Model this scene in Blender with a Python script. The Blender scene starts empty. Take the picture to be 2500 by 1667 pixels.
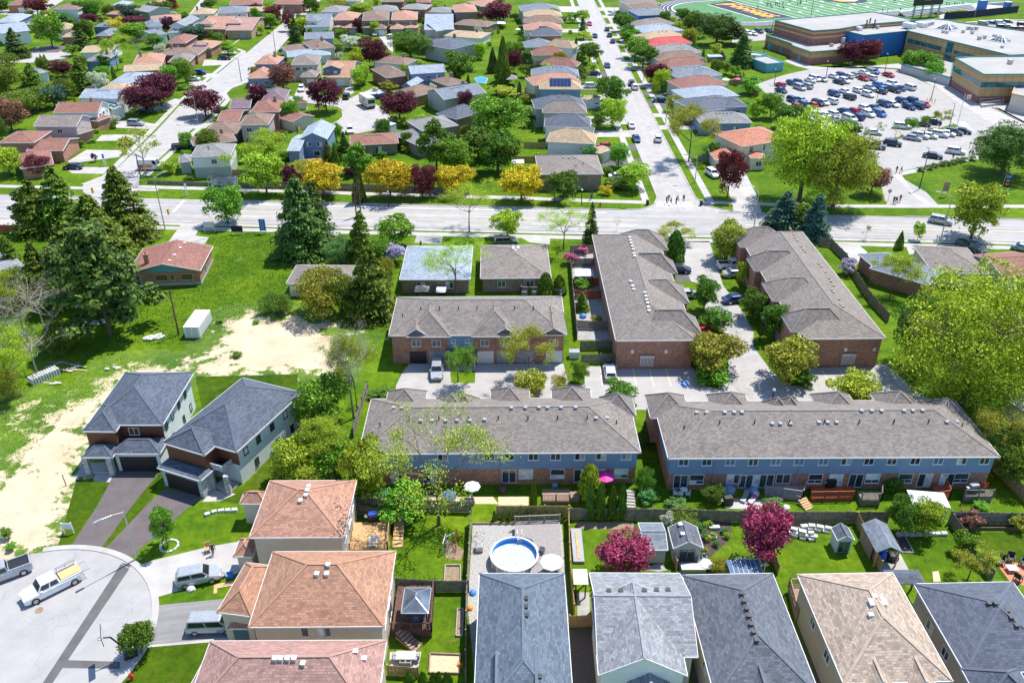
import bpy, math, random
import numpy as np
from mathutils import Vector, Matrix
random.seed(7); RNG = np.random.default_rng(11)
SC = bpy.context.scene; COL = SC.collection
# ---------------------------------------------------------------- camera, sky, sun, exposure
CF, CT, CH = 2080.0, math.radians(30.4), 68.0          # focal length (photo px), pitch, height
cam = bpy.data.cameras.new('camera'); co = bpy.data.objects.new('camera', cam); COL.objects.link(co)
cam.sensor_width = 36; cam.lens = CF/2500*36; cam.clip_start = 1; cam.clip_end = 6000
co.location = (0, 0, CH); co.rotation_euler = (math.pi/2-CT, 0, 0); SC.camera = co
wd = bpy.data.worlds.new('World'); SC.world = wd; wd.use_nodes = True
SAZ, SEL = math.radians(44), math.radians(63)
nt = wd.node_tree; sky = nt.nodes.new('ShaderNodeTexSky'); sky.sky_type = 'NISHITA'; sky.sun_disc = False
sky.sun_elevation = SEL; sky.sun_rotation = SAZ; sky.air_density = 1.0; sky.dust_density = 0.0; sky.ozone_density = 4.0
nt.links.new(sky.outputs[0], nt.nodes['Background'].inputs[0]); nt.nodes['Background'].inputs[1].default_value = 0.15
sl = bpy.data.lights.new('sun', 'SUN'); sl.energy = 4.3; sl.angle = math.radians(0.5); sl.color = (1, .95, .87)
so = bpy.data.objects.new('sun', sl); COL.objects.link(so)
so.rotation_euler = Vector((-math.sin(SAZ)*math.cos(SEL), -math.cos(SAZ)*math.cos(SEL), -math.sin(SEL))).to_track_quat('-Z', 'Y').to_euler()
so.location = (60, 60, 120)
vs = SC.view_settings; vs.view_transform = 'Standard'; vs.look = 'None'; vs.gamma = 1; vs.exposure = 0.74; vs.use_curve_mapping = False
# ---------------------------------------------------------------- measuring: a spot seen in the photo -> its place on the ground (or at height z)
KR = dict(a=(0,0,3.647),b=(600,0,3.647),c=(1200,0,3.647),d=(1800,0,3.3357),e=(0,400,3.647),f=(600,400,3.647),g=(1200,400,3.647),h=(1800,400,3.3357),
 i=(0,800,3.647),j=(600,800,3.647),k=(1200,800,3.647),l=(1800,800,3.3357),m=(0,1220,3.508),n=(600,1220,3.508),o=(1200,1220,3.508),p=(1800,1220,3.36),
 q=(860,1180,7.127),r=(1140,1060,6.534),s=(1380,1180,3.732),t=(1640,1120,2.986),u=(2000,1160,2.688),v=(1390,600,2.986),w=(1660,0,5.6),x=(2060,0,5.345),Z=(0,0,1.0))
CS, SN = math.cos(CT), math.sin(CT)
def W(c, x, y, z=0.0):
    k = KR[c]; u = (k[0]+x/k[2]-1250)/CF; v = (k[1]+y/k[2]-833.5)/CF
    t = (CH-z)/(SN+v*CS); return Vector((u*t, (CS-v*SN)*t, z))
def ZH(c, y, Yw):
    k = KR[c]; v = (k[1]+y/k[2]-833.5)/CF; return CH-Yw*(SN+v*CS)/(CS-v*SN)
def MPP(c, p):                                            # metres per crop pixel at a ground point
    d = p.y*CS+CH*SN; return d/CF/KR[c][2]
# ---------------------------------------------------------------- materials
MC = {}
def newmat(n):
    m = bpy.data.materials.new(n); m.use_nodes = True; t = m.node_tree; return m, t, t.nodes['Principled BSDF']
def nd(t, ty, **kw):
    n = t.nodes.new(ty)
    for k, v in kw.items(): setattr(n, k, v)
    return n
def ramp(t, fac, c0, c1, p0=.3, p1=.7):
    r = nd(t, 'ShaderNodeValToRGB'); r.color_ramp.elements[0].position = p0; r.color_ramp.elements[1].position = p1
    r.color_ramp.elements[0].color = (*c0, 1); r.color_ramp.elements[1].color = (*c1, 1); t.links.new(fac, r.inputs[0]); return r.outputs[0]
def mixc(t, f, a, b, mode='MIX'):
    n = nd(t, 'ShaderNodeMix', data_type='RGBA', blend_type=mode)
    for i, v in ((0, f), (6, a), (7, b)):
        if hasattr(v, 'links') or hasattr(v, 'is_linked'): t.links.new(v, n.inputs[i])
        else: n.inputs[i].default_value = v if i == 0 else (*v, 1)
    return n.outputs[2]
def noise(t, scale, detail=3, vec=None, rough=.55):
    n = nd(t, 'ShaderNodeTexNoise'); n.inputs['Scale'].default_value = scale; n.inputs['Detail'].default_value = detail; n.inputs['Roughness'].default_value = rough
    if vec is None:
        g = nd(t, 'ShaderNodeNewGeometry'); vec = g.outputs['Position']
    t.links.new(vec, n.inputs['Vector']); return n.outputs['Fac']
def bump(t, b, h, s=.3, d=.05):
    n = nd(t, 'ShaderNodeBump'); n.inputs['Strength'].default_value = s; n.inputs['Distance'].default_value = d
    t.links.new(h, n.inputs['Height']); t.links.new(n.outputs[0], b.inputs['Normal'])
def sc3(c, k): return tuple(min(1, v*k) for v in c)
def plain(n, c, rough=.6, var=.18, scale=1.5, metal=0, bs=.0):
    if n in MC: return MC[n]
    m, t, b = newmat(n); b.inputs['Roughness'].default_value = rough; b.inputs['Metallic'].default_value = metal
    f = noise(t, scale, 5); t.links.new(ramp(t, f, sc3(c, 1-var), sc3(c, 1+var)), b.inputs['Base Color'])
    if bs: bump(t, b, noise(t, 40, 2), bs, .02)
    MC[n] = m; return m
def shingle(n, c, vary=.35):
    m, t, b = newmat(n); b.inputs['Roughness'].default_value = .85
    uv = nd(t, 'ShaderNodeUVMap'); br = nd(t, 'ShaderNodeTexBrick'); br.offset = .5
    t.links.new(uv.outputs[0], br.inputs['Vector']); br.inputs['Scale'].default_value = 1
    for k, v in (('Color1', sc3(c, 1-vary)), ('Color2', sc3(c, 1+vary)), ('Mortar', sc3(c, .5))): br.inputs[k].default_value = (*v, 1)
    br.inputs['Mortar Size'].default_value = .022; br.inputs['Mortar Smooth'].default_value = .6; br.inputs['Brick Width'].default_value = .42; br.inputs['Row Height'].default_value = .23
    n1 = noise(t, .5, 5, None, .6); n2 = noise(t, 6, 3)
    c1 = mixc(t, .38, br.outputs['Color'], ramp(t, n1, sc3(c, .72), sc3(c, 1.28)), 'MIX')
    c2 = mixc(t, .5, c1, ramp(t, n2, (.62, .62, .62), (1.25, 1.25, 1.25)), 'MULTIPLY')
    t.links.new(c2, b.inputs['Base Color']); bump(t, b, br.outputs['Fac'], -.25, .02); MC[n] = m; return m
def brick(n, c):
    m, t, b = newmat(n); b.inputs['Roughness'].default_value = .85
    uv = nd(t, 'ShaderNodeUVMap'); br = nd(t, 'ShaderNodeTexBrick'); t.links.new(uv.outputs[0], br.inputs['Vector']); br.inputs['Scale'].default_value = 1
    for k, v in (('Color1', sc3(c, .5)), ('Color2', sc3(c, 1.5)), ('Mortar', (.36, .3, .26))): br.inputs[k].default_value = (*v, 1)
    br.inputs['Mortar Size'].default_value = .012; br.inputs['Brick Width'].default_value = .3; br.inputs['Row Height'].default_value = .1
    t.links.new(mixc(t, .5, br.outputs['Color'], ramp(t, noise(t, 1.2, 4), (.7, .7, .7), (1.2, 1.2, 1.2)), 'MULTIPLY'), b.inputs['Base Color']); MC[n] = m; return m
def siding(n, c, vert=False):
    m, t, b = newmat(n); b.inputs['Roughness'].default_value = .6
    uv = nd(t, 'ShaderNodeUVMap'); w = nd(t, 'ShaderNodeTexWave', bands_direction='X' if vert else 'Y', wave_profile='SAW'); t.links.new(uv.outputs[0], w.inputs['Vector'])
    w.inputs['Scale'].default_value = 1.0; w.inputs['Distortion'].default_value = 0
    s = ramp(t, w.outputs['Fac'], sc3(c, .8), sc3(c, 1.04), 0, .25)
    t.links.new(mixc(t, .5, s, ramp(t, noise(t, .8, 4), (.85, .85, .85), (1.1, 1.1, 1.1)), 'MULTIPLY'), b.inputs['Base Color']); MC[n] = m; return m
def leafmat(n, c, c2=None, trans=.28):
    m, t, b = newmat(n); c2 = c2 or sc3(c, 1.7); out = t.nodes['Material Output']
    g = nd(t, 'ShaderNodeNewGeometry'); oi = nd(t, 'ShaderNodeObjectInfo')
    col = ramp(t, g.outputs['Random Per Island'], sc3(c, .5), c2, 0, 1)
    hs = nd(t, 'ShaderNodeHueSaturation'); t.links.new(col, hs.inputs['Color'])
    mr = nd(t, 'ShaderNodeMapRange'); mr.inputs[3].default_value = .478; mr.inputs[4].default_value = .515; t.links.new(oi.outputs['Random'], mr.inputs[0]); t.links.new(mr.outputs[0], hs.inputs['Hue'])
    mv = nd(t, 'ShaderNodeMapRange'); mv.inputs[3].default_value = .8; mv.inputs[4].default_value = 1.2; t.links.new(oi.outputs['Random'], mv.inputs[0]); t.links.new(mv.outputs[0], hs.inputs['Value'])
    b.inputs['Roughness'].default_value = .6; b.inputs['Specular IOR Level'].default_value = .25; t.links.new(hs.outputs[0], b.inputs['Base Color'])
    tr = nd(t, 'ShaderNodeBsdfTranslucent'); t.links.new(hs.outputs[0], tr.inputs[0]); mx = nd(t, 'ShaderNodeMixShader'); mx.inputs[0].default_value = trans
    t.links.new(b.outputs[0], mx.inputs[1]); t.links.new(tr.outputs[0], mx.inputs[2]); t.links.new(mx.outputs[0], out.inputs[0]); MC[n] = m; return m
def glassy(n, c, rough=.08):
    m, t, b = newmat(n); b.inputs['Base Color'].default_value = (*c, 1); b.inputs['Roughness'].default_value = rough; b.inputs['Specular IOR Level'].default_value = .8
    t.links.new(ramp(t, noise(t, .7, 3), sc3(c, .55), sc3(c, 1.7)), b.inputs['Base Color']); MC[n] = m; return m
def paint(n, c, rough=.22, metal=.0):
    if n in MC: return MC[n]
    m, t, b = newmat(n); b.inputs['Base Color'].default_value = (*c, 1); b.inputs['Roughness'].default_value = rough; b.inputs['Metallic'].default_value = metal; b.inputs['Coat Weight'].default_value = .3
    t.links.new(ramp(t, noise(t, 3, 3), sc3(c, .85), sc3(c, 1.08)), b.inputs['Base Color']); MC[n] = m; return m
ROOF = dict(br=(.25,.165,.125), rb=(.30,.135,.10), sa=(.47,.25,.17), sb=(.45,.24,.15), sp=(.43,.25,.21), ta=(.48,.35,.22), gr=(.27,.265,.26), gb=(.255,.215,.19), tw=(.245,.21,.185), bg=(.20,.235,.28), dg=(.13,.145,.175), lg=(.285,.295,.315),
 mv=(.20,.14,.17), pk=(.62,.09,.09), te=(.50,.20,.12), db=(.11,.13,.17), lb=(.34,.40,.47), be=(.46,.36,.28), sl=(.125,.16,.205), nb=(.095,.115,.155))
ROOF = {k: sc3(c, .84) for k, c in ROOF.items()}
for k, c in ROOF.items(): shingle('shingle_'+k, c, .5 if k in ('sl', 'be', 'dg', 'lg', 'nb') else .4); plain('ridge_'+k, sc3(c, 1.03), .85, .15)
WALL = dict(wh=(.72,.72,.70), bl=(.17,.265,.41), be=(.60,.52,.42), gy=(.42,.42,.41), mv=(.46,.37,.38), db=(.09,.15,.20), tp=(.40,.35,.30), cr=(.62,.57,.45), lt=(.60,.64,.66), sh=(.34,.37,.40))
for k, c in WALL.items(): siding('wall_'+k, c)
for k, c in dict(bk=(.36,.135,.065), ob=(.42,.14,.05), bn=(.22,.15,.11), yb=(.42,.28,.14), rd=(.28,.07,.04)).items(): brick('wall_'+k, c)
siding('wall_wd', (.13,.045,.02), True); siding('wall_tl', (.10,.34,.40)); siding('wall_bu', (.03,.16,.45))
brick('wall_st', (.45,.47,.50))
LEAF = dict(g=((.09,.21,.012),(.19,.39,.03)), l=((.17,.28,.012),(.36,.5,.035)), d=((.035,.085,.015),(.11,.19,.03)), m=((.07,.012,.02),(.17,.035,.045)), y=((.44,.36,.01),(.62,.52,.02)), o=((.17,.20,.012),(.36,.37,.04)),
 p=((.20,.02,.05),(.46,.07,.13)), w=((.30,.38,.22),(.62,.66,.5)), b=((.035,.09,.06),(.08,.17,.11)), f=((.05,.13,.012),(.12,.24,.02)), v=((.35,.3,.45),(.6,.55,.7)), k=((.35,.08,.17),(.6,.2,.33)), r=((.3,.02,.03),(.55,.05,.06)),
 e=((.055,.11,.012),(.17,.25,.02)), z=((.11,.05,.03),(.30,.13,.09)), s=((.06,.20,.05),(.13,.32,.08)), x=((.20,.32,.012),(.42,.56,.035)))
for k, (c, c2) in LEAF.items(): leafmat('leaf_'+k, sc3(c, 1.2), sc3(c2, 1.5), .24)
plain('bark', (.12,.09,.065), .9, .3, 4); plain('bark_grey', (.36,.33,.295), .9, .25, 4)
plain('white_trim', (.68,.68,.67), .5, .05); plain('black_metal', (.015,.015,.017), .5, .1); plain('galv', (.42,.43,.44), .4, .12, 2, .6); plain('grey_box', (.30,.31,.33), .6, .1)
glassy('glass', (.035,.05,.065)); glassy('glass_teal', (.02,.12,.13)); glassy('curtain', (.55,.58,.6), .25); glassy('car_glass', (.012,.016,.02), .05)
plain('concrete', (.40,.38,.36), .9, .14, .35); plain('concrete_dark', (.31,.30,.285), .9, .16, .8); plain('asphalt_new', (.115,.095,.095), .85, .16, .6); plain('patch', (.105,.10,.10), .9, .2, .6)
plain('tyre', (.02,.02,.02), .8, .1); plain('rim', (.45,.46,.48), .3, .1, 3, .7); plain('lamp_red', (.5,.015,.015), .3, .1); plain('lamp_white', (.8,.8,.78), .2, .05)
plain('fence_grey', (.20,.175,.145), .9, .35, 2.5); plain('fence_tan', (.38,.25,.12), .9, .25, 2.5); plain('fence_red', (.34,.085,.03), .8, .25, 2.5); plain('deck_brown', (.30,.20,.15), .8, .2, 3); plain('deck_wood', (.55,.34,.16), .8, .25, 3); plain('deck_dark', (.12,.06,.045), .8, .3, 3); plain('deck_grey', (.31,.28,.265), .8, .12, 3)
plain('stone', (.50,.50,.48), .9, .25, 2); plain('mulch', (.07,.05,.045), 1, .4, 5, 0, .5); plain('soil', (.26,.19,.12), 1, .3, 3, 0, .5); plain('gravel', (.34,.33,.31), 1, .45, 7, 0, .6); plain('gravel_dark', (.10,.085,.08), 1, .5, 8, 0, .5); plain('sandy', (.55,.44,.28), 1, .2, 3)
plain('blue_tarp', (.03,.12,.55), .4, .3, 2); plain('door_and_opening_black', (.015,.015,.018), .45, .1); plain('orange', (.8,.25,.02), .5, .1); plain('yellow', (.75,.5,.03), .5, .1); plain('red', (.6,.03,.03), .4, .15); plain('blue', (.04,.22,.6), .5, .15); plain('plywood', (.62,.42,.18), .7, .15, 3); plain('white_cloth', (.62,.64,.68), .7, .05); plain('magenta', (.65,.03,.3), .6, .08); plain('line_white', (.8,.8,.78), .7, .12, 3); plain('line_yellow', (.75,.62,.33), .7, .2, 3)
plain('solar', (.015,.035,.12), .12, .2, 4); plain('tan_panel', (.50,.32,.14), .5, .12, .8); plain('flat_roof', (.35,.335,.315), .95, .12, .15); plain('green_trim', (.05,.22,.20), .5, .1); plain('terra', (.55,.19,.1), .8, .2)
# ---------------------------------------------------------------- mesh building
class MB:
    def __init__(s, T=None): s.v = []; s.f = []; s.m = []; s.uv = []; s.T = T
    def face(s, pts, m=0, uv=None):
        P = [Vector(p) for p in pts]; n = Vector((0, 0, 0))
        for a, b in zip(P, P[1:]+P[:1]): n += a.cross(b)
        if n.length < 1e-9: return
        n.normalize()
        if uv is None:
            u = Vector((1, 0, 0)) if abs(n.z) > .985 else Vector((-n.y, n.x, 0)).normalized()
            w = n.cross(u); uv = [(p.dot(u), p.dot(w)) for p in P]
        i = len(s.v); s.v += [tuple(s.T @ p) if s.T else tuple(p) for p in P]; s.f.append(tuple(range(i, i+len(P)))); s.m.append(m); s.uv += uv
    def box(s, x0, x1, y0, y1, z0, z1, m=0, skip=''):
        a = [(x0,y0,z0),(x1,y0,z0),(x1,y1,z0),(x0,y1,z0),(x0,y0,z1),(x1,y0,z1),(x1,y1,z1),(x0,y1,z1)]
        for k, q in (('b',(3,2,1,0)),('t',(4,5,6,7)),('f',(0,1,5,4)),('r',(1,2,6,5)),('k',(2,3,7,6)),('l',(3,0,4,7))):
            if k not in skip: s.face([a[i] for i in q], m)
        return s
    def beam(s, p, q, w, h, m=0):                          # box along p->q
        p, q = Vector(p), Vector(q); d = (q-p); L = d.length; d.normalize(); x = d.cross(Vector((0,0,1)))
        x = Vector((1,0,0)) if x.length < 1e-4 else x.normalized(); y = x.cross(d); a = []
        for e in (p, q):
            for i, j in ((-1,-1),(1,-1),(1,1),(-1,1)): a.append(e+x*(i*w/2)+y*(j*h/2))
        for qd in ((3,2,1,0),(4,5,6,7),(0,1,5,4),(1,2,6,5),(2,3,7,6),(3,0,4,7)): s.face([a[i] for i in qd], m)
        return s
    def cyl(s, p, q, r0, r1=None, n=8, m=0, cap=True):
        r1 = r0 if r1 is None else r1; p, q = Vector(p), Vector(q); d = (q-p).normalized(); x = d.orthogonal().normalized(); y = d.cross(x)
        A = [p+(x*math.cos(t)+y*math.sin(t))*r0 for t in [2*math.pi*i/n for i in range(n)]]; B = [q+(x*math.cos(t)+y*math.sin(t))*r1 for t in [2*math.pi*i/n for i in range(n)]]
        for i in range(n): s.face([A[i], A[(i+1)%n], B[(i+1)%n], B[i]], m)
        if cap: s.face(A[::-1], m); s.face(B, m)
        return s
    def prism(s, pts, z0, z1, m=0, mt=None, skipb=False):
        P = [(p[0], p[1]) for p in pts]; ar = sum(a[0]*b[1]-b[0]*a[1] for a, b in zip(P, P[1:]+P[:1]))
        if ar < 0: P = P[::-1]
        s.face([(x, y, z1) for x, y in P], m if mt is None else mt)
        if not skipb: s.face([(x, y, z0) for x, y in P[::-1]], m)
        for a, b in zip(P, P[1:]+P[:1]): s.face([(a[0],a[1],z0),(b[0],b[1],z0),(b[0],b[1],z1),(a[0],a[1],z1)], m)
        return s
    def mesh(s, name, mats):
        me = bpy.data.meshes.new(name); me.from_pydata(s.v, [], s.f)
        for m in mats: me.materials.append(MC[m] if isinstance(m, str) else m)
        me.polygons.foreach_set('material_index', s.m); uv = me.uv_layers.new(name='UVMap'); uv.data.foreach_set('uv', [c for p in s.uv for c in p]); return me
    def build(s, name, mats, parent=None, **kw):
        mats = [mats] if isinstance(mats, str) else mats
        return ob(name, s.mesh(name, mats), parent, **kw)
def prop(o, label=None, cat=None, group=None, kind=None):
    for k, v in (('label', label), ('category', cat), ('group', group), ('kind', kind)):
        if v: o[k] = v
    return o
def ob(name, me, parent=None, loc=None, rz=0, scale=None, mats=None):
    o = bpy.data.objects.new(name, me); COL.objects.link(o)
    if parent: o.parent = parent
    if loc is not None: o.location = loc
    if rz: o.rotation_euler = (0, 0, rz)
    if scale is not None: o.scale = scale
    if mats:
        for i, m in enumerate(mats): o.material_slots[i].link = 'OBJECT'; o.material_slots[i].material = MC[m]
    return o
def empty(name, loc, rz=0, label=None, cat=None, group=None, scale=None):
    o = bpy.data.objects.new(name, None); COL.objects.link(o); o.location = loc; o.rotation_euler = (0, 0, rz); o.empty_display_size = .5
    if scale is not None: o.scale = scale
    return prop(o, label, cat, group)
MESH = {}
def cached(key, fn):
    if key not in MESH: MESH[key] = fn()
    return MESH[key]
PAVED = []
def sheet(name, pts, z, mat, kind='structure', label=None, cat=None, parent=None):
    P = [(p[0], p[1]) for p in pts]
    if name in ('street', 'main_road', 'driveway', 'lane', 'car_park', 'school_plaza', 'side_car_park', 'running_track'): PAVED.append(P)
    if sum(a[0]*b[1]-b[0]*a[1] for a, b in zip(P, P[1:]+P[:1])) < 0: P = P[::-1]
    mb = MB(); mb.face([(x, y, z) for x, y in P]); o = mb.build(name, mat, parent)
    return prop(o, label, cat, None, kind)
def pp(c, s): v = [float(q) for q in s.replace(',', ' ').split()]; return [W(c, v[i], v[i+1]) for i in range(0, len(v), 2)]
def ribbon(name, pts, w, z0, z1, mat, closed=False, kind='structure'):
    mb = MB(); P = [Vector((p[0], p[1], 0)) for p in pts]; n = len(P); side = []
    for i in range(n):
        a = P[(i-1) % n] if (closed or i) else P[i]; b = P[(i+1) % n] if (closed or i < n-1) else P[i]
        d = (b-a).normalized(); side.append(Vector((-d.y, d.x, 0))*w/2)
    for i in range(n if closed else n-1):
        j = (i+1) % n; a, b, c, d = P[i]+side[i], P[j]+side[j], P[j]-side[j], P[i]-side[i]; up = lambda p, z: (p.x, p.y, z)
        mb.face([up(d, z1), up(c, z1), up(b, z1), up(a, z1)])
        if z1-z0 > .02: mb.face([up(a, z1), up(b, z1), up(b, z0), up(a, z0)]); mb.face([up(d, z0), up(c, z0), up(c, z1), up(d, z1)])
    return prop(mb.build(name, mat), kind=kind)
def arc(c, r, a0, a1, n=24): return [(c[0]+r*math.cos(math.radians(a0+(a1-a0)*i/n)), c[1]+r*math.sin(math.radians(a0+(a1-a0)*i/n))) for i in range(n+1)]
# ---------------------------------------------------------------- buildings
def rect_frame(c, L, R, B, ze):
    l, r, b = W(c, *L, ze), W(c, *R, ze), W(c, *B, ze); u = (r-l); w = u.length; u.normalize(); n = Vector((-u.y, u.x, 0)); d = (b-l).dot(n)
    if d < 0: d = -d; n = -n; l = l+n*(-d)
    d = max(d, 2.0); ctr = l+u*(w/2)+Vector((-u.y, u.x, 0))*(d/2); return Vector((ctr.x, ctr.y, 0)), math.atan2(u.y, u.x), w, d
def unit_window(w, h, ty):
    def fr():
        mb = MB(); t = .07
        if ty == 'G':
            mb.box(-w/2, w/2, -.05, 0, 0, h); 
            for k in range(1, 4): mb.box(-w/2+.03, w/2-.03, -.075, -.05, h*k/4-h/8-.16, h*k/4-h/8+.16)
            return mb.mesh('garage_door', ['white_trim'])
        mb.box(-w/2, w/2, -.07, 0, 0, t); mb.box(-w/2, w/2, -.07, 0, h-t, h); mb.box(-w/2, -w/2+t, -.07, 0, t, h-t); mb.box(w/2-t, w/2, -.07, 0, t, h-t)
        if ty in 'wD': mb.box(-t/2, t/2, -.065, 0, t, h-t)
        if ty == 'k': mb.box(-w/2+t, w/2-t, -.065, 0, h*.36-t/2, h*.36+t/2); mb.box(-t/2, t/2, -.06, 0, t, h*.36-t/2)
        if ty not in 'Dd': mb.box(-w/2-.06, w/2+.06, -.11, 0, -.06, 0)
        return mb.mesh('window', ['white_trim'])
    def pa(x0, x1, z0, z1): return lambda: MB().box(x0, x1, -.03, 0, z0, z1).mesh('pane', ['glass'])
    F = cached(('wf', w, h, ty), fr); P = []; t = .07
    if ty in 'wD': P = [(-w/2+t, -t/2, t, h-t), (t/2, w/2-t, t, h-t)]
    elif ty == 'k': P = [(-w/2+t, w/2-t, h*.36+t/2, h-t), (-w/2+t, -t/2, t, h*.36-t/2), (t/2, w/2-t, t, h*.36-t/2)]
    elif ty in 'sd': P = [(-w/2+t, w/2-t, t, h-t)]
    return F, [cached(('wp', w, h, ty, i), pa(*q)) for i, q in enumerate(P)]
def put_window(th, T, w, d, ov, side, u, z, ww, hh, ty, mat=None):
    x, y = w/2-ov, d/2-ov; p, rz = {'f': ((u*x, -y), 0), 'r': ((x, u*y), math.pi/2), 'b': ((-u*x, y), math.pi), 'l': ((-x, -u*y), -math.pi/2)}[side]
    q = T @ Vector((p[0], p[1], z)); a = T.to_euler().z+rz; F, Ps = unit_window(ww, hh, ty)
    o = ob({'G': 'garage_door', 'D': 'patio_door', 'd': 'door'}.get(ty, 'window'), F, th, q, a, mats=[mat] if mat else None)
    for i, m in enumerate(Ps): ob('pane', m, o, mats=['curtain'] if random.random() < .22 else None)
def roof_mesh(mb, w, d, ze, rh, kind, th=.18):
    x, y = w/2, d/2; A, B, C, D = (-x,-y,ze), (x,-y,ze), (x,y,ze), (-x,y,ze); lo = lambda p: (p[0], p[1], p[2]-th); E = []
    if kind == 'h': kind = 'hx' if w >= d else 'hy'
    if kind == 'hx': run = min(y, x*.97); p, q = (-x+run,0,ze+rh), (x-run,0,ze+rh); F = [[A,B,q,p],[B,C,q],[C,D,p,q],[D,A,p]]; E = [(p,q),(A,p),(D,p),(B,q),(C,q)]
    elif kind == 'hy': run = min(x, y*.97); p, q = (0,-y+run,ze+rh), (0,y-run,ze+rh); F = [[A,B,p],[B,C,q,p],[C,D,q],[D,A,p,q]]; E = [(p,q),(A,p),(B,p),(C,q),(D,q)]
    elif kind == 'gx': p, q = (-x,0,ze+rh), (x,0,ze+rh); F = [[A,B,q,p],[C,D,p,q]]; E = [(p,q)]
    elif kind == 'gy': p, q = (0,-y,ze+rh), (0,y,ze+rh); F = [[B,C,q,p],[D,A,p,q]]; E = [(p,q)]
    elif kind == 'hgy': p, q = (0,-y,ze+rh), (0,y-x*.9,ze+rh); F = [[B,C,q,p],[D,A,p,q],[C,D,q]]; E = [(p,q),(C,q),(D,q)]
    elif kind == 'ghy': p, q = (0,-y+x*.9,ze+rh), (0,y,ze+rh); F = [[B,C,q,p],[D,A,p,q],[A,B,p]]; E = [(p,q),(A,p),(B,p)]
    for f in F: mb.face(f)
    fs = []
    if kind in ('hx', 'hy'):
        mb.face([lo(D), lo(C), lo(B), lo(A)], 1); fs = [(A,B),(B,C),(C,D),(D,A)]
    else:
        for f in F: mb.face([lo(v) for v in f[::-1]], 1)
        fs = [(B,C),(D,A)] if kind in ('gy',) else [(A,B),(C,D)] if kind == 'gx' else [(B,C),(D,A),(C,D)] if kind == 'hgy' else [(B,C),(D,A),(A,B)]
        rk = {'gx': [(B,q),(q,C),(D,p),(p,A)], 'gy': [(A,p),(p,B),(C,q),(q,D)], 'hgy': [(A,p),(p,B)], 'ghy': [(C,q),(q,D)]}[kind]; fs += rk
    return E, fs, kind
def zroof(w, d, ze, rh, kind, x, y):
    ty = 1-abs(y)/(d/2); tx = 1-abs(x)/(w/2)
    if kind == 'gx': return ze+rh*ty
    if kind == 'gy': return ze+rh*tx
    r = min(w, d)/2; return ze+rh*min(1, (w/2-abs(x))/r, (d/2-abs(y))/r)
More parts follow.
